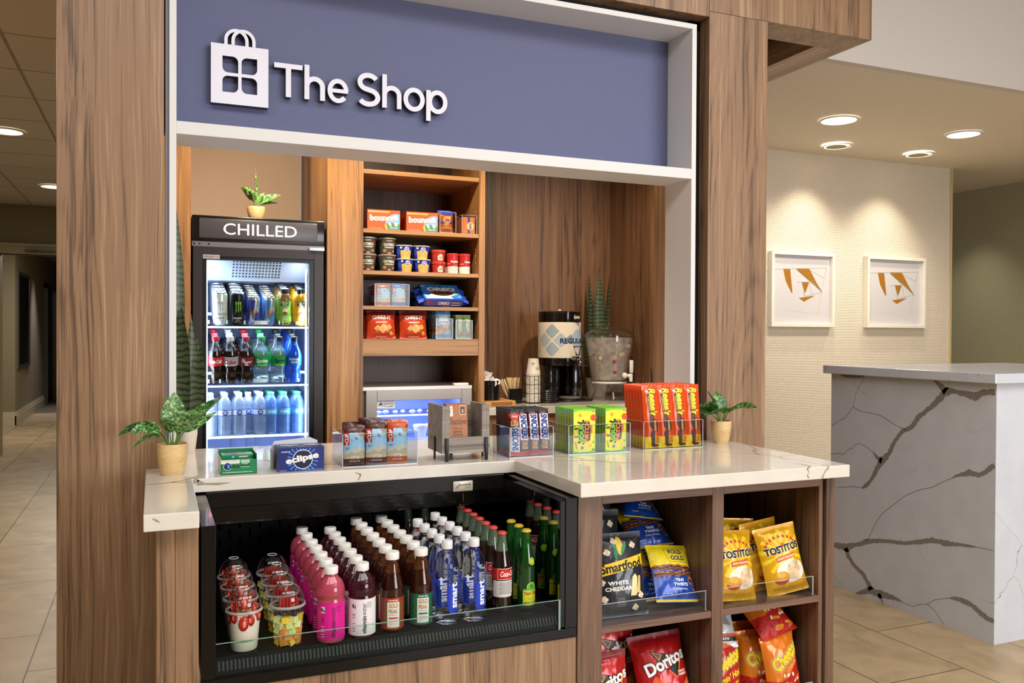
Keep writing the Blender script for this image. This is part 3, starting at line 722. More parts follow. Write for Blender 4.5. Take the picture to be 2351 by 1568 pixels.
# clear fence with rings in front of each row
for z in (1.374, 1.093):
    mb = MB()
    for k in range(6):
        cx = .092+k*.0815-.02
        mb.lathe([(.0385, 0), (.0385, .018), (.037, .018), (.037, 0)], PETD if k not in (3,) else M('#d9dbe2', .3), 24, c=(cx, .118, z+.0115), cap0=False, cap1=False)
    mb.box(.055, W_-.055, .079, .081, z+.052, z+.066, PETD); mb.build('shelf_rail', FR)
for zz, e in ((1.58, 2.2), (1.34, 2.2), (1.06, 2.2), (.80, 1.2)):
    light('fridge_led', 'AREA', (FX0+W_/2, FY0+.12, zz), e*1.1, (.66, .76, 1), (R(18), 0, 0), .42, .05)
light('fridge_led', 'AREA', (FX0+.08, FY0+.075, 1.2), 1.9, (.66, .8, 1), (R(90), 0, R(-35)), .03, .95)
light('fridge_led', 'AREA', (FX1-.09, FY0+.075, 1.2), 1.9, (.66, .8, 1), (R(90), 0, R(35)), .03, .95)

# small counter freezer in the shelving unit -------------------------------
ST = M('#a39d98', .38, .55); STB = M('#cfc9c2', .3, .5)
AX0, AX1, AY0 = .966, 1.545, 4.225
CF_ = thing('counter_freezer', (AX0, AY0, .785), 'low stainless glass-front display cooler under the snack shelves', 'display cooler')
w, h = AX1-AX0, 1.062-.785
mb = MB(); mb.box(0, .018, .03, .42, 0, h, ST); mb.box(w-.018, w, .03, .42, 0, h, ST); mb.box(.018, w-.018, .4, .42, 0, h, ST); mb.box(0, w, .0, .42, h-.005, h+.012, STB); mb.box(.018, w-.018, .03, .4, 0, .012, ST); mb.build('cabinet', CF_, False)
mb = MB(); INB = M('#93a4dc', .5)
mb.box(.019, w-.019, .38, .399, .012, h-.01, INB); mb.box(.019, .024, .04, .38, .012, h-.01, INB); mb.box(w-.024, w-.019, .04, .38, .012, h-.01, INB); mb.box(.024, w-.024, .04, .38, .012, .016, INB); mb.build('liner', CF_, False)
dr = bpy.data.objects.new('door', None); COL.objects.link(dr); dr.parent = CF_
mb = MB(); mb.box(.016, .072, 0, .03, 0, h-.006, ST); mb.box(w-.056, w, 0, .03, 0, h-.006, ST); mb.box(.072, w-.056, 0, .03, h-.058, h-.006, ST); mb.box(.072, w-.056, 0, .03, 0, .018, ST); mb.build('door_frame', dr, False, bevel=.0015)
MB().box(.072, w-.056, .012, .016, .018, h-.058, GLASS).build('door_glass', dr, False)
mb = MB(); mb.box(.074, .166, .009, .012, h-.096, h-.06, '#f1ece4')
Art().text('AVANTCO', .122, h-.077, .074, .014, '#3d6f9c', bold=.0, shear=.2).text('A', .089, h-.075, .018, .022, '#1d1c1c', bold=.02, shear=.3).text('REFRIGERATION', .135, h-.065, .045, .004, '#8a8580').poly([(.1, h-.087), (.13, h-.091), (.155, h-.089), (.158, h-.085), (.13, h-.0885), (.1, h-.0855)], '#1d1c1c').emit(mb, onfront(0, .009, 0)); mb.build('logo_sticker', dr, False)
mb = MB(); mb.bevbox(w-.09, w-.01, .02, .06, h+.012, h+.024, '#ece6dc', .003); mb.build('hinge_cover', CF_)
MB().box(.075, w-.06, .04, .05, h-.056, h-.048, M('#e8f0ff', .3, emit=12)).build('light_strip', CF_, False)
mb = MB(); mb.box(.024, w-.024, .06, .38, .135, .139, clear('freezer_shelf', '#dfe8fa', 1.2)); mb.box(.024, w-.024, .055, .06, .133, .141, M('#e8f0ff', .3, emit=2)); mb.build('wire_shelf', CF_, False)
light('freezer_led', 'AREA', (AX0+w/2, AY0+.12, 1.045), 1.7, (.68, .76, 1), (R(10), 0, 0), .42, .08)
light('freezer_led', 'AREA', (AX0+w/2, AY0+.1, .915), 1.1, (.68, .76, 1), (R(25), 0, 0), .42, .04)
# frozen goods: wrapped cones on the shelf, tubs below
def cone_pack():
    mb = MB(); mb.ball((0, 0, .012), .012, M('#d4d6e6', .25, .4, bump=.4, bs=120), sx=2.1, sy=1, sz=.9, seg=10); mb.ball((.006, -.006, .014), .007, '#b3425c', sx=1.4, sy=.7, sz=.6)
    return tag(mb.build('frozen_treat'), None, 'frozen treat', 'wrapped treats on the freezer shelf')
P = Proto(cone_pack)
for i in range(9):
    P((AX0+.1+i*.046, AY0+.1+(i % 2)*.02, .924), 'silver and red wrapped frozen treat on the wire shelf, number %s from the left' % ['one', 'two', 'three', 'four', 'five', 'six', 'seven', 'eight', 'nine'][i], rz=R(20+13*i % 40))
def tub(col):
    mb = MB(); mb.lathe([(.028, 0), (.036, .05), (.038, .052)], '#e9e6f2', 20); b = mb
    b.lathe([(.039, .052), (.039, .062), (.036, .064)], col, 20)
    return mb.build('ice_cream_tub')
for i, (x, c, n) in enumerate(((1.10, '#c9cfe6', 'pale'), (1.19, '#7d90c8', 'blue'), (1.30, '#e8e6f0', 'white'), (1.375, '#d86fd0', 'pink'), (1.45, '#d9d6ee', 'lilac'))):
    o = tub(c); o.location = (x, AY0+.12+(i % 2)*.03, .801); tag(o, n+' lidded tub on the floor of the low display cooler', 'tub', 'tubs in the low display cooler')

# ================================================================== FRONT COUNTER
CT = .894
t = thing('front_counter', (.11, 2.3, 0), 'white veined quartz counter wrapping around the open cooler', 'counter')
def cb(n, x0, x1, y0, y1, z0, z1, m, bv=0): return MB().box(x0-.11, x1-.11, y0-2.3, y1-2.3, z0, z1, m).build(n, t, False, bevel=bv)
mb = MB()
poly = [(-.023, 2.3), (.108, 2.3), (.110, 2.81), (1.192, 2.811), (1.193, 2.3), (2.252, 2.3), (2.266, 3.069), (2.11, 3.069), (2.11, 3.53), (.0722, 3.53), (.0722, 3.069), (-.023, 3.069)]
mb.prism([(x-.11, y-2.3) for x, y in poly], .851, CT, QUARTZ, 'xy')
# grey veins showing in the slab
VE = M('#9c9384', .25)
a = Art()
def gp(px, py): q = at(px, py, 'z', CT); return (q[0], q[1])
def vein_top(pts, ws):
    P_ = [gp(*p) for p in pts]
    for (p, q), (w0, w1) in zip(zip(P_, P_[1:]), zip(ws, ws[1:])):
        d = (q[0]-p[0], q[1]-p[1]); l = math.hypot(*d); n = (-d[1]/l, d[0]/l)
        a.poly([(p[0]+n[0]*w0, p[1]+n[1]*w0), (p[0]-n[0]*w0, p[1]-n[1]*w0), (q[0]-n[0]*w1, q[1]-n[1]*w1), (q[0]+n[0]*w1, q[1]+n[1]*w1)], VE, 1)
vein_top([(336, 1112), (360, 1111), (390, 1108), (415, 1104), (440, 1098), (462, 1091), (475, 1088)], [.004, .007, .008, .006, .004, .002, .0005])
vein_top([(395, 1107), (418, 1108), (440, 1106)], [.004, .006, .002])
vein_top([(1231, 1051), (1250, 1056), (1290, 1057), (1340, 1057), (1365, 1057), (1420, 1062), (1478, 1064)], [.001, .004, .002, .005, .008, .004, .001])
vein_top([(1270, 1047), (1310, 1050), (1345, 1054)], [.001, .004, .004])
vein_top([(1817, 1063), (1835, 1065), (1850, 1068), (1862, 1070)], [.001, .005, .007, .004])
a.emit(mb, lambda u, v, e: (u-.11, v-2.3, CT+e))
def vein_front(y, pts, ws, px=True):
    b = Art(); P_ = [(lambda q: (q[0], q[2]))(at(*p, 'y', y)) for p in pts]
    for (p, q), (w0, w1) in zip(zip(P_, P_[1:]), zip(ws, ws[1:])):
        d = (q[0]-p[0], q[1]-p[1]); l = math.hypot(*d); n = (-d[1]/l, d[0]/l)
        b.poly([(p[0]+n[0]*w0, p[1]+n[1]*w0), (p[0]-n[0]*w0, p[1]-n[1]*w0), (q[0]-n[0]*w1, q[1]-n[1]*w1), (q[0]+n[0]*w1, q[1]+n[1]*w1)], VE, 1)
    b.emit(mb, lambda u, v, e: (u-.11, y-2.3-e, v))
vein_front(2.3, [(1860, 1070), (1853, 1077), (1858, 1084), (1853, 1092), (1858, 1097)], [.004, .003, .001, .002, .003])
vein_front(2.81, [(446, 1100), (452, 1108), (470, 1111), (500, 1111), (530, 1108)], [.006, .010, .003, .004, .0005])
vein_front(2.3, [(350, 1191), (361, 1196), (367, 1200)], [.0015, .003, .0005])
vein_front(2.81, [(815, 1084), (828, 1089), (826, 1096), (822, 1102)], [.0005, .003, .002, .002])
mb.build('countertop', t, False, bevel=.0025)
# support panels
cb('end_panel', .007, .0515, 2.34, 3.068, 0, .851, WOOD); cb('end_panel', .0525, .108, 2.342, 3.068, 0, .851, WOOD)
cb('apron_panel', .112, 1.2025, 2.345, 2.36, 0, .4135, WOOD)
# open cubby cabinet right of the cooler
t = thing('cubby_cabinet', (1.206, 2.34, 0), 'dark walnut cabinet with open cubbies full of snack bags', 'cabinet')
def kb(n, x0, x1, y0, y1, z0, z1, m, bv=.0012): return MB().box(x0-1.206, x1-1.206, y0-2.34, y1-2.34, z0, z1, m).build(n, t, False, bevel=bv)
kb('end_stile', 1.206, 1.291, 2.34, 2.9, 0, .85, WOODD); kb('divider', 1.7025, 1.748, 2.34, 2.9, 0, .85, WOODD); kb('side_panel', 2.157, 2.174, 2.345, 2.9, 0, .842, WOODD)
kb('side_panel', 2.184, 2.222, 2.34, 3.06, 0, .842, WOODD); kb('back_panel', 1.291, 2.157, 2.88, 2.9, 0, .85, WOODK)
kb('top_rail', 1.291, 1.7025, 2.34, 2.88, .818, .85, WOODDX); kb('top_rail', 1.748, 2.157, 2.34, 2.88, .818, .85, WOODDX)
for z0, z1 in ((.411, .4325), (.02, .06)):
    kb('shelf', 1.291, 1.7025, 2.342, 2.88, z0, z1, WOODDX); kb('shelf', 1.748, 2.157, 2.342, 2.88, z0, z1, WOODDX)
kb('recess_strip', 2.174, 2.184, 2.36, 3.0, 0, .842, BLACKM)
def lip(x0, x1, z, label):
    mb = MB(); D = .022
    mb.box(0, x1-x0, 0, .003, 0, .068, ACRYL); mb.box(0, x1-x0, .003, .30, 0, .003, ACRYL)
    mb.box(0, x1-x0, -.0003, .003, .068, .0692, EDGE); mb.box(x1-x0-.003, x1-x0, .0, .0035, .003, .068, EDGE); mb.box(x1-x0-.003, x1-x0, .003, .3, .003, .068, ACRYL)
    return tag(mb.build('acrylic_shelf_tray', smooth=False, loc=(x0, 2.347, z)), label, 'acrylic tray', 'clear trays on the cubby shelves')
lip(1.2935, 1.685, .433, 'clear low-front acrylic tray under the pretzel and popcorn bags'); lip(1.750, 2.136, .433, 'clear low-front acrylic tray under the yellow corn-chip bags')
lip(1.750, 2.136, .0605, 'clear acrylic tray in the lower right cubby, under the orange bags'); lip(1.2935, 1.685, .0605, 'clear acrylic tray in the lower left cubby, under the red chip bags')

# open refrigerated merchandiser -----------------------------------------
BG = M('#060607', .2, 0, .15); BGM = M('#060607', .5); MIRR = M('#b4b6b8', .03, 1)
for q_ in (BG, BGM, BLACKM): q_.node_tree.nodes['Principled BSDF'].inputs['Specular IOR Level'].default_value = .12 if q_ is BGM else .3
DECK = M('#0b0a0b', .3); DECK.node_tree.nodes['Principled BSDF'].inputs['Specular IOR Level'].default_value = .15
CO = thing('open_cooler', (.112, 2.34, .415), 'black open-front drink cooler built in under the counter', 'drink cooler')
def qb(n, x0, x1, y0, y1, z0, z1, m, bv=0): return MB().box(x0-.112, x1-.112, y0-2.34, y1-2.34, z0-.415, z1-.415, m).build(n, CO, False, bevel=bv)
qb('side_panel', .114, .15, 2.34, 3.1, .445, .846, BG, .002)
qb('side_panel', 1.162, 1.203, 2.34, 3.1, .445, .846, BG, .002)
qb('mirror_panel', 1.147, 1.1615, 2.35, 3.06, .45, .835, MIRR)
qb('mirror_edge_cover', 1.1462, 1.1622, 2.343, 2.349, .45, .836, BG)  # black strip added to hide the bright reflection on the mirror's front edge
qb('canopy', .15, 1.147, 2.80, 3.06, .80, .85, BG, .002); qb('canopy_lip', .15, 1.147, 2.845, 2.86, .745, .80, BG)
qb('lower_canopy', .15, 1.147, 2.87, 3.06, .735, .755, M('#17120f', .12, 0, .5))
SLOT = M('#000000', .8); SLOT.node_tree.nodes['Principled BSDF'].inputs['Specular IOR Level'].default_value = 0
mb = MB(); mb.box(.038, 1.035, .715, .73, .0, .42, BGM)
for i in range(30):
    for j in range(3): mb.box(.06+i*.033, .066+i*.033, .712, .716, .17+j*.06+(i % 2)*.03, .20+j*.06+(i % 2)*.03, SLOT)
mb.build('back_panel', CO, False)
qb('deck', .15, 1.147, 2.37, 3.06, .46, .488, M('#0b0a0b', .3)); qb('sill', .114, 1.2025, 2.34, 2.372, .4155, .445, BG, .003)
mb = MB(); mb.prism([(.005, .036), (.03, .076), (.035, .076), (.035, .030), (.005, .030)], .038, 1.035, BGM, 'yz')
for i in range(96): mb.add([(.045+i*.0103, .008, .045), (.050+i*.0103, .008, .045), (.050+i*.0103, .022, .0665), (.045+i*.0103, .022, .0665)], [(0, 1, 2, 3)], '#040405')
mb.build('air_grille', CO, False)
mb = MB(); mb.box(.038, 1.035, 0, .004, .03, .120, GLASS); mb.box(.038, 1.035, -.0004, .0044, .120, .1212, GEDGE); mb.box(1.028, 1.0345, -.0006, .0, .03, .120, GEDGE); mb.build('front_glass', CO, False)
mb = MB(); mb.bevbox(.842, .915, .4525, .459, .385+.0, .421, M('#c9c2b2', .35, .3), .003)
a = Art().text('Structural', .884, .409, .044, .009, '#2b2826', bold=.02).text('Concepts', .895, .3985, .022, .0045, '#2b2826')
for k in range(3): a.poly([(.849+k*.004, .396), (.851+k*.004, .396), (.859+k*.004, .408), (.857+k*.004, .407)], '#2b2826', 5)
a.emit(mb, onfront(0, .4525, 0)); o = mb.build('maker_badge', CO)
tag(o, 'small silver badge')
mb = MB(); mb.tube([(.895, .5, .37), (.897, .505, .34), (.893, .52, .325), (.885, .53, .31)], .0012, '#b8a988', 6); mb.build('tag_cord', CO)
MB().box(.1, .9, .55, .56, .379, .3835, M('#fff2df', .4, emit=4)).build('light_strip', CO, False)
light('cooler_led', 'AREA', (.45, 2.91, .79), 2.2, (1, .95, .88), (R(-20), 0, 0), .65, .05)
light('cooler_led', 'AREA', (.95, 2.91, .79), 2.0, (1, .95, .88), (R(-20), 0, 0), .4, .05)

# ================================================================== RECEPTION DESK
DX = 3.38
t = thing('reception_desk', (DX, 2.61, 0), 'tall white marbled quartz reception desk at the right', 'desk')
mb = MB(); mb.box(0, .12, 0, .98, 0, 1.140, QDESK)
GV = M('#88827b', .35); GV2 = M('#a8a29d', .35)
def e8(x, y): q = at(1860+x/2.0957, 820+y/2.0957, 'x', DX); return (q[1], q[2])
rs = random.Random(3)
def vein(pts, ws, m=None, pl='x'):
    P_ = [e8(*p) for p in pts] if pl == 'x' else pts
    fine = []
    for i in range(len(P_)-1):
        n = 5 if ws[i]+ws[i+1] > .006 else 3
        for k in range(n):
            t_ = k/n; fine.append((P_[i][0]*(1-t_)+P_[i+1][0]*t_, P_[i][1]*(1-t_)+P_[i+1][1]*t_, ws[i]*(1-t_)+ws[i+1]*t_))
    fine.append((*P_[-1], ws[-1])); up = []; dn = []
    for i, (y, z, w_) in enumerate(fine):
        a_ = fine[max(i-1, 0)]; c = fine[min(i+1, len(fine)-1)]; d = (c[0]-a_[0], c[1]-a_[1]); l = math.hypot(*d) or 1
        n = (-d[1]/l, d[0]/l); j1, j2 = rs.uniform(.75, 1.3), rs.uniform(.75, 1.3)
        up.append((y+n[0]*w_*j1, z+n[1]*w_*j1)); dn.append((y-n[0]*w_*j2, z-n[1]*w_*j2))
    for i in range(len(fine)-1):
        q = [up[i], up[i+1], dn[i+1], dn[i]]
        if pl == 'x': mb.add([(-.0006, y-2.61, z) for y, z in q], [(0, 1, 2, 3)], m or GV)
        else: mb.add([(x-DX, -.0006, z) for x, z in q], [(0, 1, 2, 3)], m or GV2)
H1, H2, H3 = .016, .010, .0013
vein([(595, 112), (612, 122), (640, 150), (655, 165)], [.004, .008, .014, .018])
vein([(890, 167), (830, 172), (790, 190), (750, 178), (700, 165), (655, 165), (630, 190), (600, 225), (560, 258), (520, 290), (490, 335), (440, 360), (405, 410), (380, 465), (345, 500), (320, 540), (300, 580), (280, 610), (250, 630)],
     [.012, .013, .016, .013, .010, .018, .016, .012, .011, .012, .012, .010, .010, .012, .018, .012, .009, .010, .006])
vein([(345, 500), (325, 485), (303, 457)], [.014, .010, .002])
vein([(303, 457), (270, 430), (240, 415), (215, 420), (205, 437), (175, 448), (165, 468), (130, 462), (100, 468)], [H3]*9)
vein([(460, 350), (400, 320), (340, 280), (290, 268), (250, 262), (207, 240), (170, 290), (102, 328)], [H3]*8)
vein([(207, 240), (215, 190), (235, 140), (262, 95)], [H3]*4); vein([(150, 86), (190, 90), (230, 92), (262, 92)], [.004, .010, .010, .004])
vein([(250, 628), (200, 622), (135, 628)], [H3]*3)
vein([(887, 520), (870, 530), (845, 552), (810, 568), (770, 555), (740, 562), (700, 572), (682, 582)], [.010, .011, .010, .010, .013, .009, .005, .002])
vein([(682, 582), (640, 600), (590, 625), (520, 640), (460, 665), (420, 695), (390, 720), (358, 742), (330, 775), (305, 820), (285, 865), (268, 885)], [H3]*12)
vein([(115, 905), (145, 908), (172, 918), (200, 905), (240, 900), (270, 887), (330, 882), (400, 888), (450, 895), (520, 888), (590, 880), (640, 892), (700, 900), (760, 907), (800, 913)],
     [.013, .016, .020, .012, .011, .013, .011, .010, .009, .010, .012, .013, .008, .006, .002]); vein([(800, 913), (880, 930)], [H3, H3])
vein([(172, 918), (185, 960), (215, 1005), (255, 1045), (275, 1080), (292, 1120)], [.014, .012, .012, .012, .012, .018])
vein([(220, 1137), (260, 1128), (292, 1120), (330, 1138), (380, 1150), (420, 1165), (445, 1180)], [.004, .012, .018, .018, .012, .008, .002])
vein([(330, 1138), (342, 1165), (350, 1182)], [.014, .006, .004])
vein([(445, 1180), (495, 1200), (520, 1190), (565, 1188), (600, 1167), (675, 1158)], [H3]*6)
vein([(675, 1158), (720, 1165), (775, 1190), (820, 1230), (850, 1255), (885, 1272)], [.004, .011, .010, .012, .010, .010])
vein([(565, 1188), (600, 1220), (625, 1260), (645, 1290)], [H3]*4)
def ed(x, y): q = at(1860+x/2.0957, 820+y/2.0957, 'y', 2.61); return (q[0], q[2])
mb.box(.0, 1.3, -.001, .0, 0, 1.14, QDESK)
vein([ed(905, 555), ed(940, 575), ed(985, 590), ed(1028, 575)], [.008, .010, .010, .012], GV2, 'y')
vein([ed(905, 1290), ed(930, 1245), ed(980, 1220), ed(1028, 1190)], [.006, .008, .010, .004], GV2, 'y')
vein([ed(920, 870), ed(975, 852), ed(1028, 835)], [.001, .004, .008], GV2, 'y')
mb.box(.12, 1.3, 0, .1, 0, 1.14, QDESK)
mb.build('front_panel', t, False)
MB().box(-.042, 1.35, -.028, 1.0, 1.141, 1.184, QDESK).build('desk_top', t, False, bevel=.003)
MB().box(.12, .7, .101, .97, .70, .74, M('#a98f6c', .5)).build('work_surface', t, False)

# framed prints -------------------------------------------------------------
def print_frame(px0, px1, label):
    x0 = at(px0, 650, 'y', AY-.055)[0]; x1 = at(px1, 650, 'y', AY-.055)[0]; z0, z1 = 1.35+(1.401-1.35)*1.27, 1.35+(1.915-1.35)*1.27
    w, h = x1-x0, z1-z0; t = thing('framed_print', (x0, AY-.002, z0), label, 'picture', 'framed prints on the reception wall')
    mb = MB(); F = .028; d = .055
    for q in ((0, w, 0, F), (0, w, h-F, h), (0, F, F, h-F), (w-F, w, F, h-F)): mb.box(q[0], q[1], -d, 0, q[2], q[3], M('#f0ebdf', .4))
    mb.build('frame', t, False, bevel=.002)
    mb = MB(); mb.box(F, w-F, -.022, -.002, F, h-F, M('#e9e6ea', .6))
    a = Art(); O1 = wood('print_orange', '#b9791c', '#cf8f26', '#d9a040', axis='x', scale=2)
    def U(x, y): return ((x-540)/355*(w-2*F)+F, h-F-(y-115)/455*(h-2*F))
    OR = M('#b87c1e', .5)
    a.poly([U(606, 208), U(648, 208), U(663, 365), U(655, 362), U(622, 290)], OR, 1); a.poly([U(682, 203), U(765, 200), U(812, 295), U(845, 352), U(800, 305)], OR, 1)
    a.poly([U(720, 290), U(765, 288), U(742, 362), U(738, 360)], OR, 1); a.poly([U(702, 398), U(802, 378), U(733, 422)], OR, 1)
    LN = M('#a8a49d', .6)
    def ln(p, q, w_=.0012, m=LN):
        p, q = U(*p), U(*q); d = (q[0]-p[0], q[1]-p[1]); l = math.hypot(*d); n = (-d[1]/l*w_, d[0]/l*w_)
        a.poly([(p[0]+n[0], p[1]+n[1]), (p[0]-n[0], p[1]-n[1]), (q[0]-n[0], q[1]-n[1]), (q[0]+n[0], q[1]+n[1])], m, 2)
    ln((545, 212), (872, 190)); ln((872, 190), (858, 258)); ln((858, 258), (818, 498), .003, M('#e6d9b4', .5)); ln((770, 212), (858, 258)); ln((690, 210), (845, 352), .002, M('#6f6a62', .6))
    ln((690, 292), (765, 290)); ln((765, 290), (782, 375)); ln((720, 292), (738, 385), .002); ln((738, 385), (845, 355)); ln((635, 478), (812, 498), .002, M('#f6f3ef', .5)); ln((545, 560), (885, 572), .002, M('#f6f3ef', .5))
    a.text('L. Roy', U(848, 555)[0], U(848, 555)[1], .035, .008, '#8a8680', shear=.4)
    a.emit(mb, onfront(0, -.022, 0), eps=.0006); mb.build('print', t, False)
    MB().box(F, w-F, -.036, -.034, F, h-F, clear('picture_glass', '#fafafa', .6)).build('glazing', t, False)
print_frame(1772, 1917, 'orange and white geometric print in a white box frame, the left of the pair')
print_frame(1992, 2126, 'orange and white geometric print in a white box frame, the right of the pair')
# ================================================================== DRINKS IN THE OPEN COOLER
SZ = .488
def capmesh(r, h, z, m, ribs=24):
    mb = MB(); mb.lathe([(r*.99, z), (r, z+h*.15), (r, z+h*.9), (r*.93, z+h)], m, 28, wob=lambda a, zz: 1+.012*(1 if int(a/(2*pi)*28) % 2 else -1)); return mb
def label(par, r, z0, z1, base, art, name='label', wrap=1.0, n=40, m=None):
    mb = MB(); half = pi*wrap*r; a = Art().rect(-half, half, z0, z1, base, 0); a.sh += art.sh
    a.emit(mb, oncyl(r, 0), gu=grid(-half, half, int(n*wrap)), eps=.00012); return mb.build(name, par, fixn=False)
PINKL = M('#d3566e', .12, 0, .6, .45, 1.34); PURP = M('#3a0d1c', .1, 0, .6, .25, 1.34); TEA = M('#3d1407', .08, 0, .7, .45, 1.34)
TEAN = M('#8a4a1e', .06, 0, .6, .8, 1.34); WATER = M('#fafcff', .03, 0, .5, 1, 1.16); COLA = M('#1b0806', .05, 0, .7); GRN = M('#1f8a2a', .05, 0, .6, .75, 1.45); GRND = M('#10501c', .05, 0, .7, .45, 1.4)
COLAG = M('#9db79a', .05, 0, .6, .8, 1.4)
CAPW = M('#e6e3df', .4)

VWP = [(.030, 0), (.037, .004), (.0385, .012), (.0385, .118), (.0365, .121), (.0365, .124), (.0388, .128), (.0390, .140), (.0365, .155), (.029, .170), (.0185, .180), (.0165, .185), (.0165, .190)]
def vitamin(liq, lab, txt, word2):
    def f():
        t = thing('drink_bottle', (0, 0, 0), 'x', 'bottle')
        MB().lathe(VWP, liq, 28).build('bottle_body', t); capmesh(.0195, .02, .188, CAPW).build('cap', t)
        a = Art()
        a.text('vitamin', .006, .042, .050, .0125, txt, rot=pi/2, bold=.04).text('water', .006, .086, .034, .0105, txt, rot=pi/2)
        for i in range(4): a.text(['a thousand', 'restorative', 'nutrients in', 'the gutter'][i], .020-.0, .104-i*.0045, .017, .0028, txt)
        a.rect(-.030, -.018, .086, .104, '#d9cfd3'); a.rect(-.0295, -.0245, .09, .10, txt); a.rect(-.022, -.019, .088, .096, txt)
        for k in range(9): a.rect(-.030, -.020, .02+k*.0035, .0215+k*.0035, txt if k % 2 else '#e9e1e4')
        a.text('zzz', -.025, .070, .010, .006, txt); a.text('100%', -.025, .062, .010, .004, txt)
        label(t, .0387, .012, .114, lab, a)
        return t
    return Proto(f)
VPINK = vitamin(PINKL, M('#d4128a', .35), '#3b0a2a', 1); VDARK = vitamin(PURP, M('#e4dfe2', .35), '#231a20', 1)
GPP = [(.029, 0), (.034, .004), (.0345, .02), (.0345, .103), (.0335, .108), (.0345, .116), (.0335, .128), (.0265, .155), (.019, .182), (.0165, .197), (.0165, .207)]
def goldpeak(edge, band, sub):
    def f():
        t = thing('tea_bottle', (0, 0, 0), 'x', 'bottle')
        MB().lathe(GPP[:8]+[(.0225, .168)], TEA, 28).build('bottle_body', t); MB().lathe([(.0226, .168), (.0185, .183), (.0160, .197), (.0160, .207)], TEAN, 24).build('bottle_neck', t)
        capmesh(.0200, .021, .2055, CAPW).build('cap', t)
        a = Art(); a.rect(-.018, .018, .016, .098, '#d9d6cf'); a.rect(-.018, .018, .088, .098, band); a.text(sub, 0, .093, .028, .0035, '#f2efe6', bold=.02)
        a.text('GOLD', 0, .078, .027, .0125, '#9c7a2c', bold=.04).text('PEAK', 0, .062, .027, .0125, '#9c7a2c', bold=.04).text('REAL BREWED TEA', 0, .051, .027, .003, '#3a342c')
        a.rect(-.013, .013, .040, .045, band); a.text('NO SUGAR', 0, .034, .02, .0035, '#6d6459'); a.text('18.5 FL OZ', 0, .026, .02, .003, '#6d6459')
        a.poly([(-.018, .016), (.018, .016), (.012, .010), (0, .013), (-.012, .010)], band)
        for k in range(6): a.ell(-.028+(k % 2)*.005, .03+k*.011, .0028, .006, '#2d6b33', 10, rot=.5+k); a.ell(.027-(k % 2)*.005, .028+k*.011, .0028, .006, '#2d6b33', 10, rot=-.5-k)
        label(t, .0348, .010, .100, edge, a); return t
    return Proto(f)
GP1 = goldpeak(M('#8e2f1c', .4), '#b5402a', 'UNSWEETENED'); GP2 = goldpeak(M('#1d5b45', .4), '#1c6a52', 'SWEET TEA')
SMP = [(.028, 0), (.0345, .004), (.0365, .012), (.0360, .035), (.0365, .06), (.0365, .150), (.0352, .170), (.030, .190), (.021, .204), (.0155, .212), (.0155, .222)]
def smart():
    t = thing('water_bottle', (0, 0, 0), 'x', 'bottle')
    MB().lathe(SMP, WATER, 28).build('bottle_body', t); capmesh(.0165, .024, .2205, M('#dcdcde', .35)).build('cap', t)
    a = Art(); BL = M('#1238b0', .3)
    a.poly([(-.019, .052), (-.012, .037), (0, .032), (.012, .037), (.019, .052), (.019, .112), (-.019, .120)], BL)
    a.text('smart', .004, .088, .074, .021, '#f4f6fb', rot=pi/2, bold=.04, lay=30).text('water', .0195, .118, .034, .009, '#2450c0', rot=pi/2, bold=.03, lay=30).text('glaceau', -.013, .126, .016, .0035, '#2450c0', rot=pi/2)
    for s in (-1, 1): a.poly([(s*.036, .05), (s*.058, .06), (s*.058, .12), (s*.036, .105)], M('#1a2f86', .4))
    a.text('smart', -.062, .088, .074, .019, '#2a3f9a', rot=pi/2, bold=.04, lay=30)
    mb = MB(); a.emit(mb, oncyl(.0367, 0), gu=grid(-.115, .115, 36), eps=.00005); mb.build('printed_label', t, fixn=False)
    return t
SMART = Proto(smart)
CKP = [(.026, 0), (.030, .004), (.0305, .03), (.0275, .055), (.0278, .075), (.0310, .10), (.0312, .125), (.029, .148), (.0225, .175), (.0165, .20), (.0135, .225), (.0128, .240)]
def crown(mt, z):
    mb = MB(); mb.lathe([(.0152, z), (.0145, z+.0045), (.0115, z+.0075)], mt, 42, wob=lambda a, zz: 1+(.045 if zz < .002+z and int(a/(2*pi)*42) % 2 else 0)); return mb
def coke():
    t = thing('cola_bottle', (0, 0, 0), 'x', 'bottle')
    MB().lathe(CKP[:9]+[(.0190, .188)], COLA, 28).build('bottle_body', t); MB().lathe([(.0191, .188), (.0165, .20), (.0135, .225), (.0128, .240)], COLAG, 20).build('bottle_neck', t)
    crown('#c3352e', .239).build('cap', t)
    a = Art(); a.rect(-.032, .036, .104, .138, '#e9e4de'); a.rect(-.031, .035, .1055, .1365, '#c0221f'); a.text('Coca-Cola', .004, .1215, .054, .017, '#f5efe9', shear=.35, bold=.02)
    label(t, .0317, .1035, .1385, '#c0221f', a, wrap=.55)
    a = Art()
    for k in range(9): a.rect(-.028+(k % 3)*.002, .018-(k % 2)*.008, .060+k*.0042, .0615+k*.0042, '#56524e')
    a.rect(.018, .026, .052, .058, '#2b2927'); label(t, .0313, .050, .1005, '#d7d3cd', a, 'paper_label', wrap=.5)
    return t
COKE = Proto(coke)
TPP = [(.024, 0), (.0278, .004), (.0280, .05), (.0280, .12), (.0262, .145), (.0200, .175), (.0150, .200), (.0132, .225), (.0128, .240)]
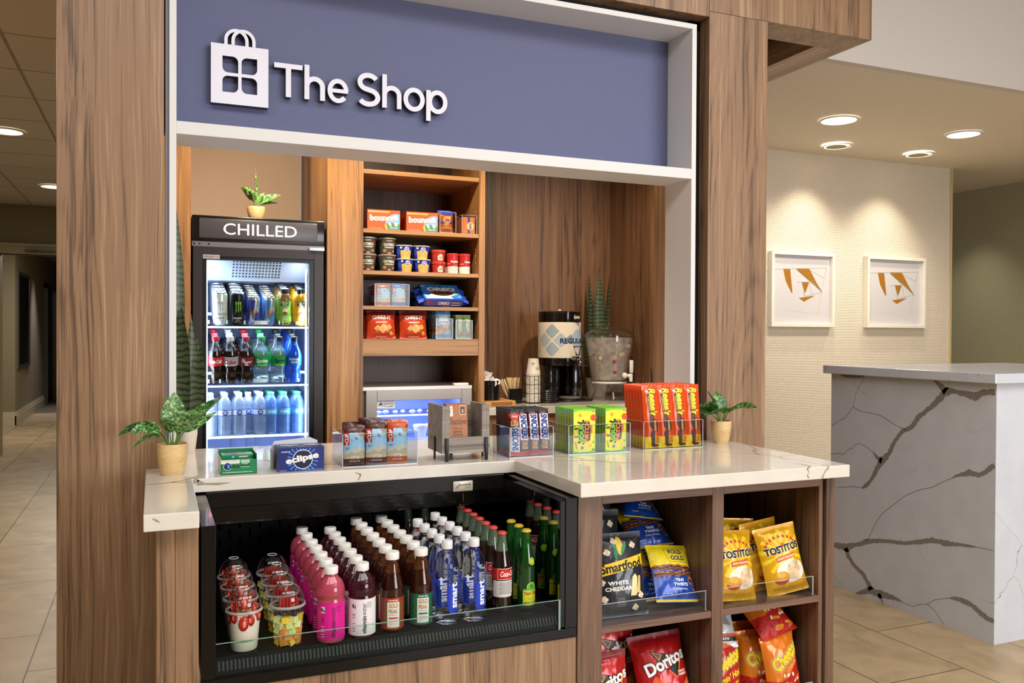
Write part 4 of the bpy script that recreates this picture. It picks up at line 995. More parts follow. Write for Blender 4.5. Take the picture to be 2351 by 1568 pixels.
def topo():
    t = thing('mineral_water_bottle', (0, 0, 0), 'x', 'bottle')
    MB().lathe(TPP[:6]+[(.0175, .187)], GRND, 28).build('bottle_body', t); MB().lathe([(.0176, .187), (.0150, .200), (.0132, .225), (.0128, .240)], GRN, 20).build('bottle_neck', t)
    crown('#c9a92e', .239).build('cap', t)
    a = Art(); a.ell(.002, .070, .016, .016, '#b7d433'); a.rect(-.026, .030, .062, .066, '#2f9b6a'); a.ell(.002, .072, .012, .012, '#6fb23a'); a.ell(.002, .073, .006, .007, '#2f8a4a')
    a.text('Topo Chico', .002, .050, .048, .013, '#b0322a', bold=.04, outline='#f2e37a', ow=.002, arc=.1); a.text('TWIST OFF', .002, .034, .024, .004, '#3f7f3a').text('MINERAL WATER', .0, .022, .046, .0055, '#2c3a1e', bold=.02)
    mb = MB(); b = Art().rect(-.026, .030, .014, .062, '#d3cf2a', 0); b.sh += a.sh; b.emit(mb, oncyl(.0284, 0), gu=grid(-.03, .034, 16), eps=.00012); mb.build('label', t, fixn=False)
    b = Art().ell(.006, .150, .0115, .0115, '#c9d62f', lay=1).ell(.006, .150, .0092, .0092, '#8fb62c', lay=2).ell(.006, .1505, .0050, .0055, '#cfdc3a', lay=3)
    mb = MB(); b.emit(mb, lambda u, v, e: (((.0262-(v-.145)*.208)+.0006+e)*sin(u/.025), -((.0262-(v-.145)*.208)+.0006+e)*cos(u/.025), v), gu=grid(-.01, .02, 6), gv=grid(.14, .16, 6)); mb.build('neck_sticker', t, fixn=False)
    return t
TOPO = Proto(topo)

def column(P, xs, ys, desc, coldesc, group, rz=lambda i: 0, z=SZ, slope=0):
    n = len(ys)
    for i, y in enumerate(ys):
        x = xs[i] if isinstance(xs, (list, tuple)) else xs
        P((x, y, z+(y-4.275)*math.tan(slope) if slope else z), '%s, %s %s' % (desc, oname(i, n), coldesc), rz=rz(i), rx=slope, group=group)
jit = lambda i: R([12, -20, 8, 25, -10, 14, -4][i % 7])
column(VPINK, .459, [2.395, 2.474, 2.553, 2.638, 2.718, 2.812, 2.905], 'pink drink bottle with a white cap', 'in the magenta-labelled column', 'pink drink bottles', lambda i: R(-14)+jit(i)*.4)
column(VDARK, .547, [2.397, 2.476, 2.555, 2.634, 2.713, 2.792, 2.871], 'dark berry drink bottle with a white label', 'in the white-labelled column', 'dark berry drink bottles', lambda i: R(-16)+jit(i)*.4)
column(GP1, .640, [2.416, 2.496, 2.576, 2.656, 2.736, 2.816, 2.896], 'brown iced tea bottle with rust-red label', 'in the red-labelled column', 'red-labelled tea bottles', lambda i: R(-12)+jit(i)*.3)
column(GP2, .729, [2.425, 2.505, 2.585, 2.660, 2.740, 2.820, 2.90], 'brown iced tea bottle with green label', 'in the green-labelled column', 'green-labelled tea bottles', lambda i: R(-8)+jit(i)*.3)
column(SMART, .807, [2.415, 2.490, 2.566, 2.644, 2.722], 'clear water bottle with blue print', 'in the left water column', 'clear water bottles in the open cooler', lambda i: R(8)+jit(i)*.4)
column(SMART, .891, [2.412, 2.488, 2.565, 2.642, 2.720, 2.798], 'clear water bottle with blue print', 'in the right water column', 'clear water bottles in the open cooler', lambda i: R(10)+jit(i)*.4)
column(COKE, [.998, .999, 1.000, 1.004, 1.008, 1.012, 1.012], [2.452, 2.530, 2.598, 2.666, 2.736, 2.806, 2.876], 'glass cola bottle with a red crown cap', 'in the cola column', 'glass cola bottles', lambda i: R(6)+jit(i)*.5)
column(TOPO, [1.081, 1.085, 1.088], [2.452, 2.522, 2.592], 'green glass bottle with yellow label', 'in the green bottle column', 'green mineral water bottles', lambda i: R(2)+jit(i)*.5)
for i, x in enumerate((.842, .905)):
    COKE((x, 2.965, SZ), 'glass cola bottle at the cooler back, %s one behind the water bottles' % ('the left', 'the right')[i], group='glass cola bottles at the back')

# parfait and fruit cups --------------------------------------------------
PETC = clear('clear_plastic_cup', '#fbfbf9', .8, .06)
CUPP = [(.0345, 0), (.036, .003), (.0445, .105), (.0465, .108)]
rc = random.Random(11)
def cup_shell(t):
    MB().lathe(CUPP, PETC, 32, cap1=False).build('cup', t)
    mb = MB(); mb.lathe([(.0478, .104), (.0495, .107), (.0478, .1115), (.0450, .1115)], M('#dfe2e0', .15, 0, .5, .6, 1.3), 36, cap0=False, cap1=False)
    mb.lathe([(.0452, .1115), (.0446, .124), (.0405, .141), (.032, .154), (.020, .1615), (.0145, .1635), (.0135, .1615)], PETD, 32, cap0=False, cap1=False)
    mb.tube([(.0140*cos(a), .0140*sin(a), .1635) for a in (2*pi*k/20 for k in range(20))], .0008, M('#e9ebea', .15), 6, True)
    mb.build('dome_lid', t)
    mb = MB(); mb.lathe([(.0385, .030), (.0388, .033)], M('#3f8b3c', .4), 30, cap0=False, cap1=False); mb.v = [v for v in mb.v]
    mb.f = [f for i, f in enumerate(mb.f) if 12 <= i % 30 <= 25]; mb.m = mb.m[:len(mb.f)]; mb.build('green_stripe', t)
def berry_slice(mb, c, s, rot):
    q = Matrix.Rotation(rot[0], 3, 'X') @ Matrix.Rotation(rot[1], 3, 'Z')
    mb.ball(c, s, M('#a8221a', .3, 0, .3), sx=.75, sy=.34, sz=1.15, seg=10, rot=q)
    mb.ball(Vector(c)+q @ Vector((0, -s*.13, .0)), s*.62, M('#e58b74', .3), sx=.6, sy=.4, sz=1.15, seg=8, rot=q)
def parfait():
    t = thing('yogurt_parfait_cup', (0, 0, 0), 'x', 'parfait cup'); cup_shell(t)
    mb = MB(); mb.lathe([(.033, .002), (.0350, .005), (.0425, .094), (.036, .099), (.02, .103)], M('#ece5da', .5, sss=.1), 32); mb.build('yogurt', t)
    mb = MB()
    for k in range(7):
        a = k*.9+.3; berry_slice(mb, (.029*cos(a), .029*sin(a), .108+rc.uniform(-.008, .01)), .013, (rc.uniform(-.6, .6), rc.uniform(0, 3)))
    berry_slice(mb, (-.004, -.0395, .080), .019, (.1, .1)); berry_slice(mb, (.013, -.040, .088), .015, (.1, -.3)); berry_slice(mb, (-.037, -.014, .090), .015, (.1, -1.2)); berry_slice(mb, (-.028, -.030, .096), .015, (.1, -.8)); berry_slice(mb, (.034, -.024, .094), .014, (.1, .8)); berry_slice(mb, (0, -.012, .126), .0165, (-.5, .4)); berry_slice(mb, (-.02, 0, .120), .014, (-.5, 1.4))
    tag(mb.build('strawberry_slices', t), kind='stuff')
    mb = MB(); G = [M('#9a6a35', .8), M('#c28f52', .8), M('#6e4422', .8)]
    for k in range(46):
        a, r = rc.uniform(0, 6.28), rc.uniform(0, .034); mb.ball((r*cos(a)+.004, r*sin(a), .105+.016*(1-r/.036)+rc.uniform(-.003, .003)), rc.uniform(.003, .0055), G[k % 3], sx=1.2, sz=.8, seg=6, rings=4)
    tag(mb.build('granola', t), kind='stuff'); return t
def fruitcup():
    t = thing('fruit_cup', (0, 0, 0), 'x', 'fruit cup'); cup_shell(t)
    mb = MB(); CM = [M('#e39a4c', .3, 0, .3, sss=.1), M('#c6dc8a', .3, 0, .3, sss=.1), M('#efd24e', .3, 0, .3), M('#ea9c52', .3), M('#d2e29c', .3)]
    mb.lathe([(.030, .003), (.038, .07)], M('#d8b566', .5), 20)
    for i, z in enumerate([.010, .026, .042, .058, .073]):
        rr = .0255+z*.095
        for k in range(9):
            a = k*2*pi/9+i*.4; s = .0085; q = Matrix.Rotation(a+rc.uniform(-.5, .5), 3, 'Z') @ Matrix.Rotation(rc.uniform(-.4, .4), 3, 'X')
            c = Vector((rr*cos(a), rr*sin(a), z)); vs = [c+q @ Vector((x*s, y*s, w*s*.95)) for w in (-1, 1) for y in (-1, 1) for x in (-1, 1)]
            mb.add(vs, [(0, 2, 3, 1), (4, 5, 7, 6), (0, 1, 5, 4), (2, 6, 7, 3), (0, 4, 6, 2), (1, 3, 7, 5)], CM[(i*3+k*2+(k//2)) % 5])
    tag(mb.build('melon_chunks', t, False), kind='stuff')
    mb = MB(); BBm = M('#232741', .5)
    for k in range(16):
        a = k*2*pi/11; r = .034 if k < 11 else .018; mb.ball((r*cos(a), r*sin(a), .088+(k % 3)*.005), .0078, BBm, seg=10)
    tag(mb.build('blueberries', t), kind='stuff')
    mb = MB()
    for k in range(6): berry_slice(mb, (-.020+k*.0085, -.008, .112), .0165, (-.15, .0+.06*k+1.3))
    mb.build('sliced_strawberry', t); return t
PF, FC = Proto(parfait), Proto(fruitcup)
column(PF, [.228, .229, .230, .229], [2.418, 2.525, 2.645, 2.758], 'domed yogurt and granola cup', 'in the left row of cups', 'yogurt cups')
column(FC, [.344, .343, .343, .344], [2.420, 2.532, 2.644, 2.757], 'domed cup of melon and blueberries', 'in the fruit cup row', 'fruit cups')

# ================================================================== DRINKS IN THE UPRIGHT REFRIGERATOR
def can(r, h, m, artf, top='#c9ccd2'):
    t = thing('drink_can', (0, 0, 0), 'x', 'can')
    MB().lathe([(r*.80, 0), (r*.84, .003), (r, .010), (r, h-.014), (r*.88, h-.004)], m, 24, cap1=False).build('can_body', t)
    mb = MB(); mb.lathe([(r*.88, h-.004), (r*.90, h-.001), (r*.90, h), (r*.84, h), (r*.82, h-.004)], M(top, .2, .9), 24, cap0=False); mb.ball((0, -.004, h-.0035), .009, M('#5b5e64', .3, .8), sz=.12, sx=.8, seg=8, rings=4); mb.build('can_top', t)
    a = Art(); artf(a); mb = MB(); a.emit(mb, oncyl(r+.0002, 0), gu=grid(-r*3.14, r*3.14, 32), eps=.00012); mb.build('printed_label', t, fixn=False)
    return t
def claw(a, c, c2=None, z=.085, s=1):
    for k in range(3):
        x = (-.013+k*.0105)*s; a.poly([(x-.002*s, z+.030*s), (x+.006*s, z+.031*s), (x+.0045*s, z+.01*s), (x+.006*s, z-.012*s), (x+.001*s, z-.028*s+k*.006), (x+.002*s, z-.006*s), (x+.0015*s, z+.012*s)], c)
def monster(base, cc, tc):
    def f():
        def art(a): claw(a, cc); a.text('MONSTER', 0, .036, .040, .008, tc, bold=.03).text('ENERGY', 0, .026, .02, .0035, tc).text('ZERO ULTRA', 0, .018, .03, .0035, tc)
        return can(.0330, .157, M(base, .28, .35), art)
    return Proto(f)
MW, MK = monster('#e6e6e8', '#9aa0aa', '#4a4d55'), monster('#17181b', '#86c440', '#dfe6e0')
def rbull(bl):
    def f():
        def art(a):
            a.poly([(-.020, .124), (.003, .124), (-.006, .068), (-.020, .068)], bl); a.poly([(.004, .062), (.022, .062), (.022, .012), (-.004, .012)], bl); a.rect(-.06, -.03, .012, .124, bl); a.rect(.036, .06, .012, .124, bl)
            a.ell(0, .066, .008, .008, '#e0b43a'); a.text('Red Bull', .0, .066, .034, .011, '#c5203a', bold=.04)
        return can(.0265, .137, M('#c4c9d4', .25, .7), art, '#d8d2c2')
    return Proto(f)
RB1, RB2 = rbull('#2b3bb0'), rbull('#3f7ed0')
def juice(liq, lab):
    def f():
        t = thing('juice_bottle', (0, 0, 0), 'x', 'bottle')
        MB().lathe([(.028, 0), (.0325, .004), (.033, .03), (.0290, .060), (.0300, .095), (.0325, .120), (.0310, .136), (.022, .152), (.017, .158)], liq, 24).build('bottle_body', t)
        capmesh(.0195, .022, .158, '#1b1b1e').build('cap', t)
        a = Art(); a.rect(-.020, .020, .098, .124, '#1a1a1c'); a.poly([(-.020, .124), (0, .116), (.020, .124), (.020, .128), (0, .121), (-.020, .128)], '#8ec63f')
        a.text('Minute', 0, .115, .031, .008, '#f3f3f0', bold=.05).text('Maid', 0, .105, .024, .008, '#f3f3f0', bold=.05); a.ell(.002, .074, .014, .014, '#f0dfb8').ell(.002, .064, .012, .006, '#9a3a2c'); a.text('100%', .0, .047, .02, .006, '#fff7d8', bold=.03).text('VIT C', .0, .034, .024, .009, '#fffbe8', bold=.06)
        mb = MB(); b = Art().rect(-.1, .1, .016, .124, lab, 0); b.sh += a.sh
        prof = [(.016, .0332), (.03, .0334), (.060, .0294), (.095, .0304), (.120, .0330), (.13, .0328)]
        def fn(u, v, e):
            r = float(np.interp(v, [p[0] for p in prof], [p[1] for p in prof]))+.0002+e; return (r*sin(u/.0328), -r*cos(u/.0328), v)
        b.emit(mb, fn, gu=grid(-.1, .1, 30), gv=[.03, .045, .06, .075, .095, .11, .12], eps=.00012); mb.build('label', t, fixn=False); return t
    return Proto(f)
J1, J2 = juice(M('#7a5a28', .15, 0, .5), '#8fbf3a'), juice(M('#f0a81c', .2, 0, .5), '#f0a42c')
XF = lambda px: at(px, 700, 'y', 4.325)[0]
Y0 = 4.325
S1, S2, S3 = 1.3745, 1.0935, .8485
def fcol(P, px, n, dy, desc, where, grp, z, rz=0, y0=Y0, k0=0):
    ys = [y0+i*dy for i in range(n)]; x = XF(px); column(P, x, ys, desc, where, grp, lambda i: R(rz), z, 0 if z == S3 else SLOPE)
fcol(MW, 506, 5, .069, 'tall white drink can', 'in the leftmost refrigerator row', 'white energy drink cans', S1, -6)
fcol(MK, 543, 6, .069, 'black can with green claw marks', 'in its refrigerator row', 'black energy drink cans', S1, 4)
fcol(RB1, 582, 6, .056, 'small silver can with dark blue panels', 'in its refrigerator row', 'small silver and dark blue cans', S1, 2)
fcol(RB2, 618, 6, .056, 'small silver can with light blue panels', 'in its refrigerator row', 'small silver and light blue cans', S1, 2)
fcol(J1, 653, 4, .068, 'apple juice bottle with green label', 'in its refrigerator row', 'apple juice bottles', S1, -6)
fcol(J2, 690, 4, .068, 'orange juice bottle with orange label', 'in its refrigerator row', 'orange juice bottles', S1, -6)

SDP = [(.026, 0), (.0335, .004), (.0355, .012), (.0350, .040), (.0320, .052), (.0320, .070), (.0355, .078), (.0362, .092), (.0362, .128), (.0350, .140), (.029, .160), (.020, .182), (.0145, .198), (.0140, .208)]
def soda(liq, cap, lab, artf, full=True, clearup=True):
    def f():
        t = thing('soda_bottle', (0, 0, 0), 'x', 'bottle')
        i = 10 if clearup else len(SDP)
        MB().lathe(SDP[:i+1] if clearup else SDP, liq, 24).build('bottle_body', t)
        if clearup: MB().lathe(SDP[i:], PET, 20, cap0=False).build('bottle_neck', t)
        capmesh(.0155, .019, .206, cap, 20).build('cap', t)
        a = Art(); artf(a); label(t, .0366, .088, .133, lab, a, n=28); return t
    return Proto(f)
LC = M('#200b08', .06, 0, .6); LW = M('#dfeaf2', .05, 0, .4, .9, 1.33); LB = M('#0f55d8', .08, 0, .5, .3)
SOD = [(soda(LC, '#c7222b', M('#c7222b', .35), lambda a: a.text('Coca-Cola', 0, .112, .062, .020, '#f7f1ee', shear=.35, bold=.03)), 'plastic cola bottle with red cap', 'in the red-labelled refrigerator row', 495, 5),
       (soda(LC, '#d9d9dc', M('#c9cbd0', .3, .4), lambda a: a.text('Coke', 0, .109, .056, .023, '#c7222b', bold=.06).text('DIET', .018, .124, .018, .005, '#c7222b', bold=.04)), 'diet cola bottle with white cap', 'in the silver-labelled refrigerator row', 531, 4),
       (soda(LC, '#b8242c', M('#7d1f2c', .35), lambda a: a.text('Dr', -.012, .118, .018, .013, '#f2ebe6', shear=.3, bold=.05).text('Pepper', .004, .108, .048, .014, '#f2ebe6', shear=.3, bold=.05).ell(.002, .096, .009, .005, '#d9c9c4')), 'dark soda bottle with maroon label', 'in the maroon refrigerator row', 566, 4),
       (soda(LW, '#2fae5a', M('#1fa050', .3), lambda a: a.text('Sprite', 0, .111, .058, .024, '#f5fbf5', shear=.2, bold=.05).rect(-.02, .02, .091, .094, '#d9e23a')), 'lemon-lime soda bottle with green cap', 'in its refrigerator row', 601, 4),
       (soda(LW, '#1c1c20', M('#1a9548', .3), lambda a: a.text('Sprite', 0, .111, .058, .024, '#0e1411', shear=.2, bold=.05).rect(-.02, .02, .091, .094, '#d9e23a')), 'lemon-lime soda bottle with black cap', 'in its refrigerator row', 637, 4),
       (soda(LB, '#17181c', M('#1757c8', .3), lambda a: a.text('POWER', 0, .120, .050, .011, '#e9f0fb', bold=.08).text('ADE', .0, .106, .03, .010, '#e9f0fb', bold=.08), clearup=False), 'bright blue sports drink bottle', 'in the rightmost refrigerator row', 675, 5)]
for k, (P, d, wh, px, n) in enumerate(SOD): fcol(P, px, n, .079, d, wh, 'soda bottles, '+wh, S2, [-4, -8, -6, -4, 6, -6][k], y0=4.33)
WTP = [(.026, 0), (.0310, .004), (.0318, .012), (.0300, .020), (.0318, .030), (.0302, .042), (.0318, .054), (.0302, .066), (.0318, .078), (.0325, .090), (.0325, .128), (.0318, .142), (.0285, .162), (.020, .180), (.0135, .190), (.0130, .194)]
WTRB = M('#dce8fb', .06, 0, .3, .85, 1.25); WTRD = M('#8fb6ea', .06, 0, .3, .75, 1.25)
def water(liq, cap, lab, artf):
    def f():
        t = thing('water_bottle', (0, 0, 0), 'x', 'bottle'); MB().lathe(WTP, liq, 20, wob=lambda a, z: 1+(.012*sin(9*a+z*260) if z < .085 else 0)).build('bottle_body', t)
        capmesh(.0145, .013, .193, cap, 20).build('cap', t); a = Art(); artf(a); label(t, .0329, .098, .126, lab, a, n=26); return t
    return Proto(f)
PL = water(WTRB, '#e8edf6', M('#c4d4f4', .3), lambda a: a.ell(0, .112, .0135, .0138, '#2b3aa0').text('PURE', 0, .118, .016, .005, '#fff', bold=.05).text('LIFE', 0, .110, .014, .006, '#fff', bold=.05).rect(-.10, .10, .098, .1005, '#2b3aa0').rect(-.1, .1, .1235, .126, '#2b3aa0'))
DS = water(WTRD, '#2f9a63', M('#5aa6e0', .3), lambda a: a.text('DASANI', 0, .112, .040, .010, '#e6f3ff', shear=.2, bold=.03))
for k, px in enumerate((483, 516, 549, 597)):
    fcol(PL, px, 3 if k else 2, .072, 'white-capped water bottle', 'in the '+['far left', 'second', 'third', 'fourth'][k]+' row of the lowest refrigerator shelf', 'white-capped water bottles', S3)
PL((XF(572), 4.375, S3), 'white-capped water bottle set back in a gap, lowest refrigerator shelf', group='white-capped water bottles')
for k, px in enumerate((623, 652, 684)):
    fcol(DS, px, 4, .072, 'green-capped water bottle', 'in the '+['left', 'middle', 'right'][k]+' green-capped row', 'green-capped water bottles', S3)
for i in range(2): DS((XF(560)-.002+i*.03, 4.56+i*.01, S3), 'green-capped water bottle at the back behind the white-capped ones, the %s of two' % ('left', 'right')[i], group='green-capped water bottles at the back')
# ================================================================== SNACKS ON THE SHELVING UNIT
def card(w, d, h, base, artf, side=None, top=None, sideart=None, name='snack_box'):
    """printed carton: front at y=0, centred on x, standing on z=0"""
    mb = MB(); mb.box(-w/2, w/2, 0, d, 0, h, base)
    a = Art(); artf(a, w, h); a.emit(mb, onfront(-w/2, 0, 0), eps=.00018)
    if side or sideart:
        a = Art()
        if side: a.rect(0, d, 0, h, side)
        if sideart: sideart(a, d, h)
        a.emit(mb, lambda u, v, e: (-w/2-e, d-u, v), eps=.00018)
    if top: Art().rect(0, w, 0, d, top).emit(mb, ontop(-w/2, 0, h), eps=.00018)
    return mb.build(name, smooth=False)
def SX(px, py=600): return at(px, py, 'y', 4.23)[0]
Z1, Z2, Z3, Z4 = 1.866, 1.658, 1.482, 1.317
def bounce_art(a, w, h):
    a.rect(.002, w-.002, .002, h-.002, '#cf5a25'); a.rect(.003, .30*w+.08*w, h*.86, h*.93, '#e3b566'); a.rect(.18*w, .68*w, h*.86, h*.94, '#dcae5c')
    pts = [(w*.56, 0)]+[(w*.56+w*.1*sin(t), h*.0+h*.42*t/1.5) for t in (.4, .8, 1.2)]+[(w*.72, h*.8), (w*.9, h*.86), (w, h*.84), (w, 0)]
    a.poly([(w*.60, .002), (w*.585, h*.22), (w*.565, h*.42), (w*.64, h*.66), (w*.78, h*.80), (w*.90, h*.83), (w-.002, h*.80), (w-.002, .002)], '#7fb4dc')
    a.poly([(w*.60, .002), (w*.585, h*.22), (w*.57, h*.34), (w*.75, h*.37), (w-.002, h*.30), (w-.002, .002)], '#5e8a3c')
    a.poly([(w*.56, h*.40), (w*.52, h*.2), (w*.57, .002), (w*.62, .002), (w*.59, h*.2)], '#d8b05a')
    a.ell(w*.86, h*.62, w*.07, h*.13, '#e9f1f7'); a.poly([(w*.62, h*.34), (w*.70, h*.38), (w*.745, h*.18), (w*.69, h*.2)], '#f4f4f1').poly([(w*.80, h*.40), (w*.93, h*.36), (w*.90, h*.18), (w*.85, h*.2)], '#f4f4f1')
    a.rect(w*.66, w*.94, h*.06, h*.15, '#4ba4d8').text('FRESH LINEN', w*.80, h*.105, w*.2, h*.035, '#eef6fb', bold=.02)
    a.text('bounce', w*.45, h*.60, w*.74, h*.30, '#fbf6f0', bold=.05, outline=[('#fbf6f0', .016), ('#b5481c', .009)], rot=.03)
    a.text('15 DRYER SHEETS', w*.26, h*.07, w*.38, h*.035, '#f3d9a4').text('AT1', w*.09, h*.9, w*.1, h*.05, '#f6e3b8')
def bounce(): return tag(card(.168, .055, .100, '#c4501f', bounce_art, side='#a83f18'), None, 'box')
P = Proto(bounce)
for k, (px, n) in enumerate(((880, 1), (968, 4))):
    for i in range(n):
        P((SX(px)+.0, 4.222+i*.058, Z1), 'orange dryer-sheet carton'+(' standing alone at the left of the top snack shelf' if k == 0 else ', %s in the row of four' % oname(i, n)), group='dryer sheet cartons')
def acbin(w, d, h, label, loc, hf=None, cat='acrylic bin', group=None):
    mb = MB(); T = .003; hf = hf or h
    mb.box(-w/2, w/2, 0, d, 0, T, ACRYL); mb.box(-w/2, w/2, 0, T, T, hf, ACRYL); mb.box(-w/2, w/2, d-T, d, T, h, ACRYL); mb.box(-w/2, -w/2+T, T, d-T, T, h, ACRYL); mb.box(w/2-T, w/2, T, d-T, T, h, ACRYL)
    e = .0012
    for x in (-w/2, w/2-T): mb.box(x, x+T, 0, d, h, h+e, EDGE)
    mb.box(-w/2, w/2, 0, T, hf, hf+e, EDGE); mb.box(-w/2, w/2, d-T, d, h, h+e, EDGE)
    for x in (-w/2-.0006, w/2-.0016): mb.box(x, x+.0022, -.0006, .0016, 0, h, EDGE)
    mb.box(-w/2, w/2, -.0006, .001, -.0, .002, EDGE)
    return tag(mb.build('acrylic_bin', smooth=False, loc=loc), label, cat, group)
class Bag:
    """pillow bag standing on z=0, centred on x, front to -y"""
    def __init__(s, w, h, d, seed=0, nu=18, nv=24, seal=.018, wr=.0022, pinch=.06):
        s.w, s.h, s.nu, s.nv = w, h, nu, nv; r = random.Random(seed); s.P = np.zeros((nu+1, nv+1, 3)); s.Q = np.zeros((nu+1, nv+1, 3))
        ph = [r.uniform(0, 6) for _ in range(8)]
        for i in range(nu+1):
            for j in range(nv+1):
                u, v = i/nu, j/nv; z = v*h; a = 2*u-1
                sv = min(max((z-seal)/(h-2*seal), 0), 1); prof = (4*sv*(1-sv))**.45 if 0 < sv < 1 else 0
                th = d/2*prof*max(0, 1-abs(a)**2.6)**.8
                nar = 1-pinch*prof
                cr = wr*(sin(a*9+ph[0]+v*3)*.5+sin(a*17+ph[1]-v*7)*.5+sin(v*23+ph[2]+a*5)*.35)*(1.0 if .12 < v < .88 else 1.6)
                cr += wr*1.1*sin(a*28+ph[3])*math.exp(-((sv if sv < .5 else 1-sv)*h/.02)**2)*(1 if 0 < sv < 1 else .25)
                edge = 1-abs(a)**6
                s.P[i, j] = (a*w/2*nar, -th-abs(cr)*edge*(.4+prof)*.9-.0006, z); s.Q[i, j] = (a*w/2*nar, th+abs(cr)*edge*.5+.0006, z)
    def fn(s, u, v, e):
        x = min(max((u/s.w+.5)*s.nu, 0), s.nu-1e-6); y = min(max(v/s.h*s.nv, 0), s.nv-1e-6); i, j = int(x), int(y); a, b = x-i, y-j
        P0, P1, P2, P3 = s.P[i, j], s.P[i+1, j], s.P[i, j+1], s.P[i+1, j+1]
        p = P0+a*(P1-P0)+b*(P3-P1) if a >= b else P0+b*(P2-P0)+a*(P3-P2)
        return (p[0], p[1]-e, p[2])
    def mesh(s, base, art, back=None, name='bag', eps=.0003):
        mb = MB(); nu, nv = s.nu, s.nv
        for G, mt in ((s.P, base), (s.Q, back or base)):
            vs = [tuple(G[i, j]) for i in range(nu+1) for j in range(nv+1)]; fs = [(i*(nv+1)+j, (i+1)*(nv+1)+j, (i+1)*(nv+1)+j+1, i*(nv+1)+j+1) for i in range(nu) for j in range(nv)]
            fs = [t_ for f in fs for t_ in ((f[0], f[1], f[2]), (f[0], f[2], f[3]))]
            if G is s.Q: fs = [f[::-1] for f in fs]
            mb.add(vs, fs, mt)
        for rim in ([(i, 0) for i in range(nu+1)], [(i, nv) for i in range(nu+1)], [(0, j) for j in range(nv+1)], [(nu, j) for j in range(nv+1)]):
            vs = [tuple(s.P[q]) for q in rim]+[tuple(s.Q[q]) for q in rim]; n = len(rim); mb.add(vs, [(k, k+1, k+1+n, k+n) for k in range(n-1)], base)
        du, dv = s.w/nu, s.h/nv
        art.emit(mb, s.fn, gu=grid(-s.w/2, s.w/2, nu), gv=grid(0, s.h, nv), eps=eps, gd=[((-s.w/2+k*du, 0, 0), (1/du, -1/dv, 0)) for k in range(-nv, nu+1)])
        return mb.build(name, fixn=False, ang=70)
FOIL = lambda c, r=.28: M(c, r, .15, .3)
# detergent packs in clear bins
acbin(.088, .09, .108, 'clear acrylic bin of orange detergent pouches on the top snack shelf', (SX(1026), 4.215, Z1))
def tide_pouch():
    b = Bag(.074, .105, .03, 3, 12, 14, .01); a = Art(); a.rect(-.037, .037, .092, .105, '#3540a8'); a.rect(-.037, .037, .045, .056, '#5b3fae').ell(0, .064, .019, .019, '#f1c46a').ell(0, .064, .015, .015, '#e98f35').text('Tide', 0, .064, .026, .013, '#35308f', shear=.2, bold=.04).rect(-.03, .03, .02, .028, '#d9a15a')
    return tag(b.mesh(FOIL('#d4722c'), a, name='detergent_pouch'), None, 'pouch')
P = Proto(tide_pouch)
for i in range(3): P((SX(1026)+(.002 if i else -.002), 4.240+i*.022, Z1+.0035+.008*i), 'orange and blue detergent pouch in the clear bin, %s of three' % ['front', 'middle', 'back'][i], group='detergent pouches')
acbin(.082, .12, .098, 'clear acrylic bin of flat orange detergent packets, rightmost on the top snack shelf', (SX(1075), 4.215, Z1))
def tide_flat():
    def art(a, w, h): a.rect(.003, w-.003, .003, h-.003, '#e0813c').rect(w*.40, w*.58, 0, h, '#4b3a9e').ell(w*.62, h*.45, .021, .021, '#f3d58a').text('Tide', w*.62, h*.45, .034, .013, '#3a3396', rot=-pi/2+.2, shear=.2, bold=.05)
    return tag(card(.070, .006, .086, '#d26a2a', art, name='detergent_packet'), None, 'packet')
P = Proto(tide_flat)
for i in range(8): P((SX(1075), 4.222+i*.0125, Z1+.0035), 'flat orange detergent packet with a purple stripe, %s in its bin' % oname(i, 8), group='detergent packets')
# cups
def tubcup(r0, r1, h, m, artf, lid=None, lidc=None, name='food_cup', cat='food cup'):
    t = thing(name, (0, 0, 0), 'x', cat); MB().lathe([(r0*.97, 0), (r0, .003), (r1, h-.004)], m, 28).build('cup_body', t)
    mb = MB(); mb.lathe(lid or [(r1*1.03, h-.005), (r1*1.06, h-.002), (r1*1.04, h), (r1*.9, h+.0005)], lidc or '#c9c4bb', 28); mb.build('lid', t)
    a = Art(); artf(a); mb = MB()
    def fn(u, v, e): r = r0+(r1-r0)*v/h+.0004+e; return (r*sin(u/r1), -r*cos(u/r1), v)
    a.emit(mb, fn, gu=grid(-r1*3, r1*3, 30), gv=grid(0, h, 3), eps=.00015); mb.build('label', t, fixn=False); return t
def oat():
    def art(a):
        a.text('OATMEAL', .0, .050, .068, .014, '#efe9dc', bold=.05).text('KODIAK', 0, .069, .034, .007, '#d9cdb2', bold=.05).ell(0, .069, .022, .008, '#2d2b27', lay=1).rect(-.028, .028, .033, .039, '#efe9dc').text('MAPLE & BROWN SUGAR', 0, .036, .05, .003, '#57524a', bold=.03)
        a.poly([(-.016, .0), (-.012, .013), (.012, .013), (.018, .0)], '#8e3021').text('PROTEIN', 0, .008, .020, .005, '#f3e7d8', bold=.05).ell(-.03, .02, .012, .008, '#b98a4e').ell(.03, .018, .012, .007, '#b98a4e').ell(.036, .062, .008, .008, '#8e3021')
    return tubcup(.034, .044, .084, M('#4b4c44', .5), art, name='oatmeal_cup', lidc='#b9b5aa')
